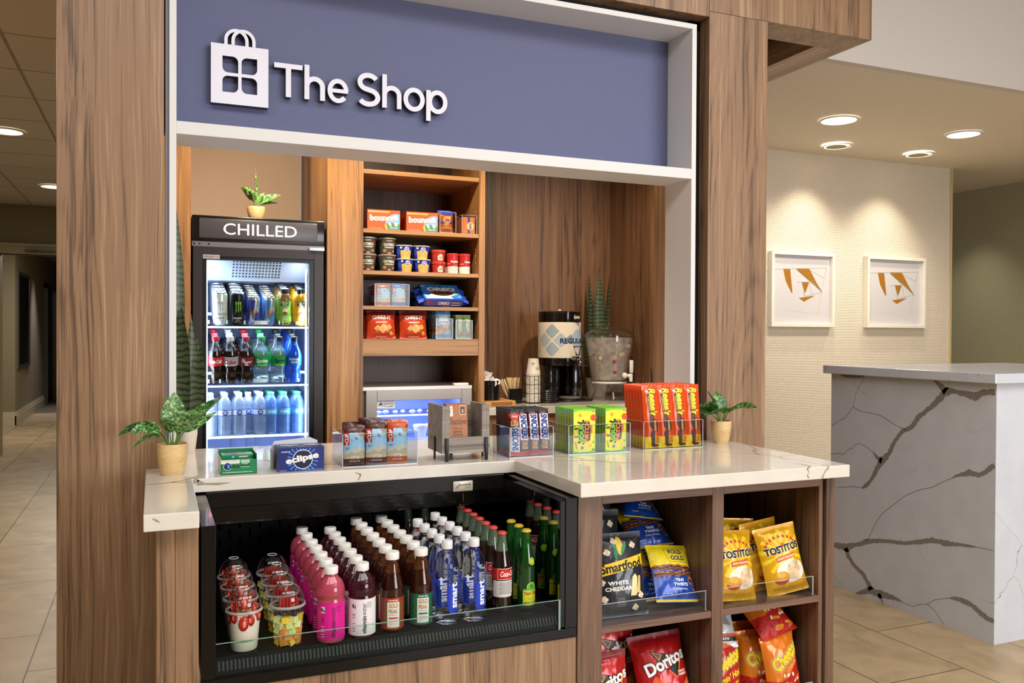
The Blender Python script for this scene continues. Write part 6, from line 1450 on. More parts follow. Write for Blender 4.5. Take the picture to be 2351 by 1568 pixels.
# peanut butter cup packs
acbin(.278, .178, .110, 'clear acrylic bin of tall orange candy packs', (1.908, 2.881, CT))
def reese():
    w, h = .072, .248; b = Bag(w, h, .022, 41, 12, 26, .013, wr=.0018, pinch=0); a = Art(); W2 = w/2
    a.rect(-W2, W2, 0, h*.185, '#f0c61e'); a.text("Reese's", W2*.16, h*.735, h*.44, w*.46, '#f6d92a', rot=-pi/2+.02, shear=.25, bold=.08, outline=[('#3a1d10', .014)]).poly([(-W2*.55, h*.86), (-W2*.28, h*.86), (-W2*.18, h*.57), (-W2*.42, h*.57)], '#241410').text('4 PEANUT BUTTER CUPS', -W2*.35, h*.71, h*.24, w*.07, '#e6c93a', rot=-pi/2+.06, bold=.03)
    a.ell(-W2*.5, h*.905, .006, .006, '#c9d2d8', 12)
    BR = '#4a2b20'
    a.poly([(-W2*.38, h*.55), (W2*.10, h*.53), (W2*.12, h*.46), (W2*.42, h*.47), (W2*.62, h*.36), (W2*.55, h*.26), (W2*.15, h*.27), (-W2*.2, h*.31), (-W2*.40, h*.36)], BR).poly([(W2*.10, h*.44), (W2*.36, h*.44), (W2*.42, h*.27), (W2*.16, h*.27)], '#cf9a4e').poly([(-W2*.34, h*.25), (-W2*.1, h*.285), (W2*.2, h*.27), (W2*.2, h*.06), (W2*.75, h*.055), (W2*.72, h*.02), (0, h*.012), (-W2*.22, h*.05)], BR)
    for k in range(12): a.rect(-W2*.36, -W2*.05, h*(.335+k*.017), h*(.338+k*.017), '#6b4636'); a.rect(-W2*.30, W2*.12, h*(.06+k*.016), h*(.063+k*.016), '#6b4636')
    a.text('KING', W2*.42, h*.125, h*.10, w*.10, '#d2571e', rot=-pi/2, bold=.1).text('SIZE', W2*.68, h*.125, h*.10, w*.10, '#d2571e', rot=-pi/2, bold=.1)
    return tag(b.mesh(FOIL('#e0501c', .25), a, name='candy_pack'), None, 'candy pack')
P = Proto(reese)
for c_ in range(4):
    for i in range(7):
        P((1.822+c_*.0635+.0, 2.881+.016+i*.0228, CT+.0036), 'tall orange peanut-butter candy pack, %s in the %s column' % (oname(i, 7), ['leftmost', 'second', 'third', 'rightmost'][c_]), rx=R(-3.5), ry=R(-2.2 if c_ < 3 else -1), group='orange candy packs')

# ================================================================== PLANTS
def leaf(mb, base, az, L, w, rise, droop, m, twist=0, n=12, curl=.25):
    """arched leaf blade on a short stalk; az = compass angle, rise = start slope"""
    p = Vector(base); el = rise; pts = []; st = L/n
    for i in range(n+1):
        pts.append((p.copy(), el)); p = p + Vector((cos(az)*cos(el), sin(az)*cos(el), sin(el)))*st; el -= droop/n
    side = Vector((-sin(az), cos(az), 0)); vs = []; fs = []
    for i, (q, e) in enumerate(pts):
        t = i/n; ww = w*max(.0, (sin(pi*min(1, t**.72))**.85))*(1-.1*t)+.0006
        up = Vector((-cos(az)*sin(e), -sin(az)*sin(e), cos(e))); s = side*cos(twist)+up*sin(twist); u2 = up*cos(twist)-side*sin(twist)
        for k, c in ((-1, curl), (-.55, curl*.25), (0, -.0), (.55, curl*.25), (1, curl)): vs.append(q+s*ww/2*k+u2*ww*c*.5)
    for i in range(n):
        for k in range(4): fs.append((i*5+k, i*5+k+1, (i+1)*5+k+1, (i+1)*5+k))
    mb.add(vs, fs, m)
def potted(name, label, loc, r, h, leaves, mat=LEAF, rz=0):
    t = thing(name, loc, label, 'potted plant'); t.rotation_euler = (0, 0, 0)
    mb = MB(); mb.lathe([(r*.62, 0), (r*.74, h*.10), (r*.93, h*.5), (r, h*.93), (r*.985, h), (r*.90, h), (r*.86, h*.86)], POTW, 36, cap1=False); mb.build('pot', t)
    MB().lathe([(r*.87, h*.86), (.001, h*.9)], SOIL, 24, cap0=False).build('soil', t)
    for (az, L, w, rise, droop, tw, sl) in leaves:
        az = R(az); b0 = Vector((.006*cos(az), .006*sin(az), h*.86)); e = R(rise); d = Vector((cos(az)*cos(e*.5+.78), sin(az)*cos(e*.5+.78), sin(e*.5+.78)))
        tip = b0+d*sl; mb = MB(); mb.tube([b0, b0+d*sl*.5+Vector((0, 0, sl*.05)), tip], [.0028, .0022, .0016], STEM, 6)
        sm = mb.build('stem', t); mb = MB(); leaf(mb, tip, az, L*1.05, w*1.28, e, R(droop), mat, R(tw)); lf = mb.build('leaf', t, fixn=False, ang=80)
    return t
# azimuth: 0 = right, 90 = away, 270 = towards the viewer
potted('potted_plant', 'leafy potted plant in a pale wooden pot on the left end of the counter', (.056, 2.925, CT), .047, .099,
       [(186, .125, .058, 28, 70, 30, .06), (196, .085, .040, 6, 60, 30, .05), (200, .10, .036, 34, 75, -50, .06), (82, .12, .062, 80, 18, 10, .055), (350, .155, .050, 46, 12, -35, .06), (318, .10, .048, 50, 30, -20, .045), (8, .115, .028, 28, -8, 40, .055), (240, .07, .042, 70, 60, 0, .05), (20, .10, .045, 60, 40, 30, .05)])
potted('potted_plant', 'leafy potted plant in a pale wooden pot on the right end of the counter', (2.19, 2.955, CT), .043, .094,
       [(2, .150, .056, 24, 42, -30, .055), (330, .10, .06, 40, 60, 0, .045), (75, .09, .05, 75, 30, 0, .05), (130, .10, .035, 70, 20, 20, .05), (190, .12, .050, 40, 55, 30, .05), (205, .10, .048, 24, 60, 20, .05), (270, .07, .05, 50, 60, 0, .045), (165, .11, .045, 10, 30, 20, .05)], LEAFD)
potted('potted_plant', 'small leafy potted plant standing on top of the upright refrigerator', (.458, 4.3, 1.8885), .043, .064,
       [(100, .165, .032, 82, -10, 60, .035), (180, .085, .045, 66, 40, 40, .04), (5, .105, .042, 40, 30, 40, .03), (20, .09, .034, 18, 20, 30, .03), (40, .07, .038, 66, 30, 0, .03), (210, .06, .035, 70, 30, 0, .03)])
def blade(mb, base, L, w, lean, az, m, tw0, n=16, bow=.0):
    vs = []; fs = []
    for i in range(n+1):
        t = i/n; ww = w*(.62+.42*sin(pi*min(t*1.15, 1)*.75))*(1 if t < .62 else max(.02, 1-((t-.62)/.38)**1.8)); tw = tw0+t*.35*(1 if tw0 >= 0 else -1)
        c = Vector(base)+Vector((cos(az)*lean*t*L+bow*sin(t*6), sin(az)*lean*t*L, t*L)); s = Vector((cos(tw), sin(tw), 0)); nn = Vector((-sin(tw), cos(tw), 0))
        for k, q in ((-1, .22), (-.5, .05), (0, 0), (.5, .05), (1, .22)): vs.append(c+s*ww/2*k-nn*ww*q*.6)
    for i in range(n):
        for k in range(4): fs.append((i*5+k, i*5+k+1, (i+1)*5+k+1, (i+1)*5+k))
    mb.add(vs, fs, m)
def snake(label, loc, pot, blades):
    t = thing('snake_plant', loc, label, 'potted plant'); r0, r1, h = pot
    MB().lathe([(r0, 0), (r1, h), (r1*.94, h), (r1*.9, h*.9)], M('#ddd5c8', .5), 32, cap1=False).build('pot', t)
    MB().lathe([(r1*.9, h*.9), (.001, h*.92)], SOIL, 20, cap0=False).build('soil', t)
    for (x, y, L, w, ln_, az, tw) in blades:
        mb = MB(); blade(mb, (x, y, h*.88), L, w, ln_, R(az), SNAKE, tw); mb.build('leaf', t, fixn=False, ang=80)
    return t
snake('tall snake plant in a white pot beside the upright refrigerator', (.118, 3.447, CT), (.028, .039, .09),
      [(-.030, -.002, .90, .056, -.02, 0, .15), (-.020, .018, .50, .046, -.03, 20, -.3), (.004, -.012, .44, .040, .02, 0, .1), (.012, .01, .37, .048, .06, 0, .7), (.018, -.01, .335, .066, .08, 0, -.1), (-.012, -.018, .47, .060, -.02, 0, -.2), (.020, .016, .26, .05, .10, 10, .4)])
snake('snake plant standing on the back counter behind the drink dispenser', (2.545, 4.70, .9555), (.055, .070, .12),
      [(-.045, .0, .66, .050, -.02, 0, .2), (-.012, -.02, .67, .058, .025, 0, -.1), (.035, .01, .67, .050, .085, 0, .3), (.02, -.02, .45, .055, .03, 0, -.3), (-.06, .0, .33, .05, -.18, 0, .5), (.05, -.02, .36, .045, .08, 0, .2)])
# ================================================================== BACK COUNTER: COFFEE AND WATER
BCZ = .9555
# organiser tray with drawer fronts
t = thing('wooden_organiser', (1.66, 4.235, BCZ), 'low wooden organiser tray carrying the black canister', 'organiser')
MB().box(-.04, .14, 0, .26, 0, .030, TRAYW).build('tray', t, False, bevel=.001); MB().box(.0, .12, -.002, .0, .006, .024, M('#8f6330', .5)).build('tray_front', t, False)
def canister(name, r, h, loc, label):
    t = thing(name, loc, label, 'canister'); MB().lathe([(r, 0), (r, h), (r*.95, h), (r*.95, .01)], M('#0e0e10', .15, 0, .5), 32, cap1=False).build('canister_body', t); return t
q = at(1132, 914, 'z', .9865)
canister('condiment_canister', .056, .106, (1.683, 4.325, .9865), 'glossy black canister heaped with creamer pods')
rp = random.Random(5)
def pod():
    mb = MB(); mb.lathe([(.011, 0), (.0165, .016), (.0185, .017), (.0185, .0185)], '#efeeea', 16); return tag(mb.build('creamer_pod'), None, 'creamer pod')
P = Proto(pod)
# a bed of pods below the rim carries the visible ones
for k in range(12):
    a = k*1.9; r = .034 if k < 8 else .016; z = .9865+.092+(.0 if k < 8 else .014)
    P((1.683+r*cos(a), 4.325+r*sin(a)-.004, z), 'white creamer pod piled in the black canister', rx=R(rp.uniform(60, 120)), rz=R(rp.uniform(-60, 60)), group='creamer pods')
def sachet():
    b = Bag(.030, .062, .006, 2, 6, 8, .006, wr=.001, pinch=0); a = Art().rect(-.010, .010, .02, .045, '#d8553c').rect(-.006, .006, .028, .036, '#f3e6dc'); return tag(b.mesh(M('#ece4dc', .4), a, name='sugar_sachet'), None, 'sugar sachet')
P = Proto(sachet)
for k in range(14): P((1.650+rp.uniform(-.02, .035), 4.345+rp.uniform(-.02, .03), .9865+.085+rp.uniform(0, .02)), 'white and red sugar sachet sticking out of the black canister', rx=R(rp.uniform(-25, 25)), ry=R(rp.uniform(-35, 45)), rz=R(rp.uniform(-50, 50)), group='sugar sachets')
h_ = thing('stir_stick_holder', (1.874, 4.44, BCZ), 'square black holder full of wooden stir sticks', 'stick holder')
mb = MB(); X = .036
for q in ((-X, X, -X, -X+.003), (-X, X, X-.003, X), (-X, -X+.003, -X, X), (X-.003, X, -X, X)): mb.box(q[0], q[1], q[2], q[3], 0, .082, M('#141417', .2, 0, .4))
mb.box(-X, X, -X, X, 0, .003, '#141417'); mb.build('holder_body', h_, False)
def stick():
    mb = MB(); mb.bevbox(-.003, .003, -.0007, .0007, 0, .140, '#dcc393', .0004); return tag(mb.build('stir_stick'), None, 'stir stick')
P = Proto(stick)
for k in range(36):
    bx_, by_ = rp.uniform(-.024, .016), rp.uniform(-.018, .018); P((1.874+bx_, 4.44+by_, BCZ+.004), 'thin wooden stir stick in the square black holder', ry=R(-8+bx_*620+rp.uniform(-7, 12)), rx=R(rp.uniform(-6, 8)), rz=R(rp.uniform(-20, 20)), group='wooden stir sticks')
# paper cups in a wire rack
t = thing('wire_cup_rack', (2.03, 4.42, BCZ), 'black wire rack holding paper cups and lids', 'cup rack')
mb = MB(); BW = M('#161616', .35, .4); w2, d2, H_ = .088, .05, .152
cols = [(-w2, -d2), (-w2+.055, -d2), (-w2+.115, -d2), (w2, -d2), (-w2, d2), (w2, d2), (-w2+.03, -d2), (0.02, d2)]
for x, y in cols: mb.tube([(x, y, .004), (x, y, H_)], .0016, BW, 6)
for z in (.004, .055, .105, H_): mb.tube([(-w2, -d2, z), (w2, -d2, z), (w2, d2, z), (-w2, d2, z)], .0016, BW, 6, True)
mb.build('wire_frame', t); MB().box(-w2, w2, -d2, d2, 0, .003, BW).build('base_plate', t, False)
def pcup():
    mb = MB(); mb.lathe([(.0405, 0), (.0415, .002), (.0405, .004), (.0290, .088), (.0275, .088), (.027, .083)], '#ece7dd', 28)
    a = Art().text('Hilton', .012, .030, .028, .010, '#8a8378', rot=pi, bold=.02).text('GARDEN INN', .012, .041, .026, .004, '#8a8378', rot=pi).rect(-.026, -.008, .060, .064, '#4a4640').rect(-.024, -.010, .050, .056, '#b9b3a8')
    def fn(u, v, e): r = .0405-.0115*(v-.004)/.084+.0003+e; return (r*sin(u/.036), -r*cos(u/.036), v)
    a.emit(mb, fn, gu=grid(-.04, .04, 8)); return tag(mb.build('paper_cup'), None, 'paper cup')
P = Proto(pcup)
for k in range(19): P((1.986, 4.42, BCZ+.0035+k*.0088), 'white paper cup upside down in the wire rack, %s' % ('topmost and printed' if k == 18 else 'inside the stack'), group='stacked paper cups')
def plid():
    mb = MB(); mb.lathe([(.0455, 0), (.0462, .003), (.044, .008), (.040, .010), (.039, .014)], M('#0f0f10', .3, 0, .3), 28); return tag(mb.build('cup_lid'), None, 'cup lid')
P = Proto(plid)
for k in range(6): P((2.072+(k % 2)*.002, 4.395, BCZ+.0035+k*.0115), 'black plastic cup lid, layer %s of the stack in the wire rack' % ['one', 'two', 'three', 'four', 'five', 'six'][k], rx=R(0), group='black cup lids')
# coffee urn
cu = Vector((2.218, 4.56, BCZ)); t = thing('coffee_urn', cu, 'tall black and white insulated coffee urn marked REGULAR', 'coffee urn')
UB = M('#0d0d0f', .15, 0, .6); r = .127
MB().lathe([(r*.96, .248), (r*1.0, .252), (r, .455), (r*.99, .458)], M('#e8e2d4', .45), 40).build('wrap', t)
mb = MB(); mb.lathe([(r*.985, .205), (r*.99, .209), (r*.985, .248)], UB, 40); mb.build('lower_band', t)
mb = MB(); mb.lathe([(r*.985, .458), (r*.99, .461), (r*.985, .510), (r*1.01, .513), (r*1.01, .519), (r*.9, .5235)], UB, 40); mb.bevbox(.02, .074, -r-.004, -r+.03, .470, .503, UB, .002, rot=0); mb.bevbox(.028, .066, -r-.006, -r, .478, .494, M('#b8b59c', .3), .001); mb.ball((0, 0, .526), .011, '#d9cdb8', seg=12); mb.build('lid', t)
a = Art(); BLU = M('#a9bfd2', .45); BL2 = M('#8ba3bd', .45); L3 = M('#bccbd9', .45)
def sq(u, v, s, m, lay, rot=pi/4, rd=.35):
    pts = []
    for cx, cy, a0 in ((1, 1, 0), (-1, 1, 90), (-1, -1, 180), (1, -1, 270)):
        rr_ = s*rd if (cx*cy > 0) else s*.08
        pts += [((cx*s-cx*rr_)+rr_*cos(R(a0+d_)), (cy*s-cy*rr_)+rr_*sin(R(a0+d_))) for d_ in (0, 30, 60, 90)]
    a.poly([(u+x*cos(rot)-y*sin(rot), v+x*sin(rot)+y*cos(rot)) for x, y in pts], m, lay)
uc, vc = -.055, .355
for du, dv in ((0, .052), (0, -.052), (-.052, 0), (.052, 0)): sq(uc+du, vc+dv, .031, BLU if dv else L3, 1)
sq(.105, .362, .044, L3, 2); sq(.054, .365, .016, BL2, 3, pi/4, .1); sq(.17, .41, .035, BLU, 1); sq(.17, .30, .035, BLU, 1)
a.text('REGULAR', .085, .350, .185, .030, '#22426b', bold=.07, lay=6).text('v', -.01, .284, .006, .007, '#8a8378', lay=6)
mb = MB(); b = a; b.emit(mb, lambda u, v, e: ((r+.0008+e)*sin(u/r), -(r+.0008+e)*cos(u/r), v), gu=grid(-.25, .3, 56)); mb.build('printed_wrap', t, fixn=False).rotation_euler = (0, 0, R(-21))
mb = MB()
for x, y in ((-.078, -.03), (.092, -.03)): mb.bevbox(x-.032, x+.032, y-.03, y+.03, 0, .21, UB, .006)
mb.bevbox(-.06, .09, .05, .10, 0, .21, UB, .004); mb.build('stand', t)
mb = MB(); mb.bevbox(-.115, .138, -.165, .10, 0, .014, UB, .006); mb.build('base', t); mb = MB(); mb.lathe([(.062, .0), (.066, .008), (.06, .009)], M('#b9b2a4', .35, .6), 32, c=(.035, -.075, .014)); mb.build('drip_tray', t)
mb = MB(); mb.bevbox(.002, .092, -.200, -.120, .205, .250, PETD, .012); mb.build('faucet_shield', t)
mb = MB(); mb.bevbox(.025, .045, -.17, -.12, .215, .262, UB, .003); mb.tube([(.012, -.165, .318), (.058, -.165, .318), (.042, -.168, .268), (.028, -.168, .268)], .005, M('#2a201c', .35), 8, True); mb.build('faucet', t)
# water dispenser
wd = Vector((2.497, 4.46, BCZ)); t = thing('water_dispenser', wd, 'clear fruit-infused water dispenser with a white spigot', 'drink dispenser'); t.scale = (.93, .93, 1)
pr = [(.112, .112), (.118, .125), (.150, .32), (.155, .365), (.152, .385)]
MB().lathe(pr, PETD, 40, cap1=False).build('jar', t)
def icemat():
    m, nt, b = newmat('iced_water'); L = nt.links; o = nt.nodes['Material Output']; tc = nt.nodes.new('ShaderNodeTexCoord')
    n = nt.nodes.new('ShaderNodeTexVoronoi'); n.inputs['Scale'].default_value = 34; L.new(tc.outputs['Object'], n.inputs['Vector'])
    n2 = nt.nodes.new('ShaderNodeTexNoise'); n2.inputs['Scale'].default_value = 26; L.new(tc.outputs['Object'], n2.inputs['Vector'])
    mr = nt.nodes.new('ShaderNodeMapRange'); mr.inputs[1].default_value = .3; mr.inputs[2].default_value = .7; mr.inputs[3].default_value = .22; mr.inputs[4].default_value = .55; L.new(n2.outputs['Fac'], mr.inputs[0])
    b.inputs['Base Color'].default_value = lin('#ece4dc'); b.inputs['Roughness'].default_value = .2
    bp = nt.nodes.new('ShaderNodeBump'); bp.inputs['Strength'].default_value = .6; bp.inputs['Distance'].default_value = .006; L.new(n.outputs['Distance'], bp.inputs['Height']); L.new(bp.outputs[0], b.inputs['Normal'])
    t = nt.nodes.new('ShaderNodeBsdfTransparent'); t.inputs[0].default_value = lin('#efe9e2'); mx = nt.nodes.new('ShaderNodeMixShader')
    L.new(mr.outputs[0], mx.inputs[0]); L.new(t.outputs[0], mx.inputs[1]); L.new(b.outputs[0], mx.inputs[2]); L.new(mx.outputs[0], o.inputs[0]); return m
ICE = icemat()
MB().lathe([(.109, .120), (.146, .33), (.149, .368), (.1, .372)], ICE, 36).build('iced_water', t)
mb = MB(); mb.lathe([(.158, .368), (.160, .376), (.155, .39), (.120, .418), (.07, .430), (.06, .430)], PETD, 40, cap0=False); mb.lathe([(.066, .421), (.060, .436), (.03, .44)], PETD, 30, cap0=False); mb.build('lid', t)
mb = MB(); mb.lathe([(.112, .105), (.118, .100), (.105, .085), (.095, .05), (.112, .012), (.135, 0)], PETD, 40, cap0=False, cap1=False); mb.lathe([(.115, .100), (.117, .106), (.112, .112)], M('#dcd6cc', .15, 0, .4), 40, cap0=False, cap1=False); mb.build('stand', t)
mb = MB(); SR, SY_ = M('#b5321f', .3), M('#d9c59a', .3)
for (x, z, s, m_) in ((-.028, .232, .014, SR), (-.02, .17, .013, SR), (.075, .255, .012, SR), (.112, .24, .010, SR), (-.128, .27, .008, SR), (.018, .27, .02, SY_), (.055, .16, .018, SY_), (.06, .32, .016, SY_), (-.1, .25, .014, SY_), (.095, .272, .011, SR)):
    rr_ = .109+.037*(z-.12)/.21-.002; y = -math.sqrt(max(rr_**2-x*x, 0)); mb.ball((x, y, z), s, m_, sx=1.2, sy=.3, sz=.9, seg=10)
tag(mb.build('fruit_slices', t), 'red strawberry and pale lemon slices', kind='stuff')
mb = MB(); WS = M('#eeeae2', .3); mb.ball((.035, -.138, .150), .017, WS, sy=1.2, seg=14); mb.ball((.064, -.150, .148), .014, WS, seg=14); mb.lathe([(.010, -.035), (.011, -.01), (.011, .012)], WS, 16, c=(.070, -.156, .150)); mb.bevbox(.058, .084, -.164, -.152, .166, .240, WS, .005, rot=0); mb.tube([(.035, -.135, .15), (.07, -.156, .15)], .008, WS, 10); mb.build('spigot', t)
# stack of small clear tumblers at the right
def tumbler():
    mb = MB(); mb.lathe([(.022, 0), (.030, .09), (.031, .091), (.0295, .09)], PETD, 20, cap1=False); return tag(mb.build('plastic_tumbler'), None, 'tumbler')
P = Proto(tumbler)
q = at(1505, 862, 'y', 4.30)
for k in range(11): P((q[0], 4.30, BCZ+.0+k*.0105), 'clear plastic tumbler in the stack beside the right niche wall', group='clear tumblers')
# ================================================================== SNACK BAGS IN THE CUBBIES
TZ = .433+.0035; YB = 2.352
def corn():   # yellow corn-chip bag
    w, h = .185, .262; b = Bag(w, h, .062, 51, 20, 26, .016, wr=.0034); a = Art(); W2 = w/2
    rr = random.Random(3)
    for k in range(13): an = k*2*pi/13; a.poly([(.004, h*.60), (.004+.10*cos(an), h*.60+.10*sin(an)*.9), (.004+.10*cos(an+.18), h*.60+.10*sin(an+.18)*.9)], '#e8cf1e', 1)
    for k in range(9): a.ell(W2*.72*cos(.25+k*.33), h*.70+h*.14*sin(.25+k*.33), .0062, .0062, '#b5461a', 10, lay=2)
    a.text('TOSTITOS', W2*.04, h*.66, w*.86, h*.105, '#15120f', rot=.06, bold=.12, outline=[('#f7f2e4', .014)], lay=4); a.ell(W2*.06, h*.715, .006, .008, '#c8402a', 10, lay=8)
    a.poly([(-W2*.45, h*.545), (W2*.55, h*.585), (W2*.55, h*.515), (-W2*.40, h*.475)], '#c85a20', 5).text('CRISPY ROUNDS', W2*.08, h*.53, w*.44, h*.028, '#f6ead2', rot=.08, bold=.06, lay=7)
    a.ell(W2*.22, h*.32, w*.36, h*.165, '#e9e2d0', 24, lay=3)
    for k in range(9): a.ell(W2*(.05+.62*rr.random()), h*(.24+.20*rr.random()), w*.085, w*.075, ['#d9b98c', '#cfa774', '#e2c9a0'][k % 3], 14, rot=k, lay=5+k); a.ell(W2*(.1+.5*rr.random()), h*(.25+.18*rr.random()), .002, .0014, '#9a7444', 6, lay=15)
    a.ell(-W2*.30, h*.225, w*.17, h*.075, '#b5421c', 18, lay=16).ell(-W2*.30, h*.27, w*.19, h*.070, '#d99a2c', 16, lay=17).ell(-W2*.34, h*.29, w*.12, h*.04, '#e3b04a', 14, lay=18)
    a.text('NET WT 3 OZ', -W2*.5, h*.10, w*.25, h*.014, '#8a5f12', lay=4)
    return tag(b.mesh(FOIL('#e3a61c', .3), a, name='corn_chip_bag'), None, 'chip bag')
CN = Proto(corn)
def pose(P, x, y, z, label, rz=0, lean=8, roll=0, group=None, s=1.0):
    o = P((x, y, z), label, rz=R(rz), rx=R(-lean), ry=R(roll), group=group); o.scale = (s, s, s); return o
G_ = 'yellow corn-chip bags'
pose(CN, 1.842, YB+.038, TZ+.001, 'yellow corn-chip bag at the left of the upper right cubby, cut by the divider', 2, 14, 4, G_, .90)
pose(CN, 2.066, YB+.040, TZ+.002, 'yellow corn-chip bag leaning at the right of the upper right cubby', -8, 12, -9, G_, .90)
pose(CN, 2.040, YB+.112, TZ+.002, 'yellow corn-chip bag behind the leaning right one', 4, 11, -5, G_, .92)
pose(CN, 1.93, YB+.17, TZ+.004, 'yellow corn-chip bag, third back in the upper right cubby', -6, 9, 4, G_, .92)
pose(CN, 1.90, YB+.30, TZ+.048, 'yellow corn-chip bag at the dark back left of the cubby', 2, 6, 3, G_, .95)
def popcorn():
    w, h = .195, .285; b = Bag(w, h, .06, 61, 20, 28, .016, wr=.0030); a = Art(); W2 = w/2
    a.rect(-W2, W2, h*.93, h, '#3f434c')
    a.poly([(-W2, h*.48), (W2, h*.60), (W2, h*.73), (-W2, h*.61)], '#f0c11e', 2); a.text('Smartfood', W2*.0, h*.602, w*.86, h*.115, '#1c1c1e', rot=.115, bold=.05, lay=4)
    a.ell(0, h*.84, .013, .032, '#f0c648', 14, lay=3).ell(-.014, h*.80, .007, .026, '#2f8f5e', 10, rot=.5, lay=2).ell(.014, h*.81, .007, .026, '#2f8f5e', 10, rot=-.5, lay=4).ell(-.020, h*.745, .008, .018, '#1f7a4c', 10, lay=5)
    for (u, v) in ((-.55, .77), (.55, .84), (-.2, .90), (.72, .24), (-.78, .22), (.45, .10), (-.85, .42)):
        for q in range(4): a.ell(W2*u+.006*cos(q*1.7), h*v+.006*sin(q*1.7), .0075, .0065, ['#e9dcc0', '#d9c9a6'][q % 2], 10, lay=6+q)
    a.text('WHITE', -W2*.22, h*.405, w*.42, h*.045, '#eeeade', bold=.07, lay=3).text('CHEDDAR', -W2*.20, h*.335, w*.54, h*.045, '#eeeade', bold=.07, lay=3)
    a.poly([(W2*.25, h*.24), (W2*.38, h*.46), (W2*.50, h*.50), (W2*.60, h*.46), (W2*.52, h*.24)], '#e9d49c', 4).poly([(W2*.52, h*.26), (W2*.66, h*.47), (W2*.76, h*.47), (W2*.70, h*.28)], '#dfc683', 5)
    for k in range(6): a.rect(-W2*.3, W2*.02, h*(.13+k*.018), h*(.135+k*.018), '#8d8f94', 3)
    return tag(b.mesh(FOIL('#23262e', .3), a, name='popcorn_bag'), None, 'snack bag')
PC = Proto(popcorn)
G_ = 'black popcorn bags'
pose(PC, 1.398, YB+.040, TZ+.001, 'black and yellow popcorn bag at the front left of the upper left cubby', -3, 14, 0, G_, .93)
pose(PC, 1.335, YB+.12, TZ+.045, 'black and yellow popcorn bag behind the front one, top showing', 4, 8, 4, G_)
pose(PC, 1.355, YB+.20, TZ+.075, 'black popcorn bag at the dark back left, tucked near the cubby top', -4, 8, 0, G_)
def pretzel():
    w, h = .172, .205; b = Bag(w, h, .055, 71, 18, 22, .014, wr=.0032); a = Art(); W2 = w/2
    a.poly([(-W2, h*.60), (-W2*.3, h*.62), (W2*.4, h*.60), (W2, h*.58), (W2, h), (-W2, h)], '#ecd41c', 1); a.rect(-W2, W2, h*.01, h*.05, '#e6c92a', 1)
    pts = [(W2*-.22, h*.66), (W2*.74, h*.655), (W2*.80, h*.72), (W2*.76, h*.92), (W2*-.20, h*.925), (W2*-.27, h*.85)]
    a.poly(pts, '#1c2b6a', 2).poly([(x*.985+.001, h*.79+(y-h*.79)*.95) for x, y in pts], '#ecd41c', 3); a.text('ROLD', W2*.24, h*.855, w*.34, h*.085, '#1c2b6a', lay=5, bold=.03).text('GOLD', W2*.28, h*.735, w*.36, h*.085, '#1c2b6a', lay=5, bold=.03)
    rr = random.Random(9)
    for k in range(17):
        u, v = -W2*.85+W2*1.8*(k % 9)/8.5, h*(.46+.11*(k//9))+rr.uniform(-.004, .004); s = .0115
        a.ell(u, v, s, s*.8, '#8a4a1c', 14, lay=6+k % 5); a.ell(u-s*.35, v+.001, s*.34, s*.36, '#3a1e10', 8, lay=12).ell(u+s*.35, v+.001, s*.34, s*.36, '#3a1e10', 8, lay=12); a.ell(u, v+s*.45, s*.6, s*.16, '#c98a3c', 8, lay=13)
    a.text('TINY', W2*.14, h*.345, w*.22, h*.05, '#eef0f4', bold=.08, lay=4).text('TWISTS', W2*.16, h*.275, w*.36, h*.05, '#eef0f4', bold=.08, lay=4).text('ORIGINAL', W2*.14, h*.205, w*.36, h*.03, '#eef0f4', lay=4, arc=-.1).text('PRETZELS', -W2*.4, h*.13, w*.16, h*.02, '#eef0f4', lay=4)
    for (s, x, y) in ((.016, W2*.74, h*.34), (.014, W2*.86, h*.24)):
        a.ell(x, y, s, s, '#b5702c', 16, lay=14).ell(x-s*.35, y, s*.4, s*.5, '#16409e', 10, lay=15).ell(x+s*.35, y, s*.4, s*.5, '#16409e', 10, lay=15)
    return tag(b.mesh(FOIL('#16429e', .28), a, name='pretzel_bag'), None, 'pretzel bag')
PZ = Proto(pretzel)
G_ = 'blue and yellow pretzel bags'
pose(PZ, 1.608, YB+.045, TZ+.020, 'blue and yellow pretzel bag leaning at the front right of the upper left cubby', 0, 33, 6, G_, .96)
pose(PZ, 1.570, YB+.130, TZ+.004, 'blue and yellow pretzel bag just behind the leaning one', -10, 26, -5, G_, .93)
pose(PZ, 1.600, YB+.185, TZ+.170, 'blue pretzel bag lying back on the pile, its twists panel showing', -4, 52, -4, G_, .95)
pose(PZ, 1.585, YB+.225, TZ+.265, 'blue pretzel bag lying on top of the pile near the cubby ceiling', -10, 66, 8, G_, .85)
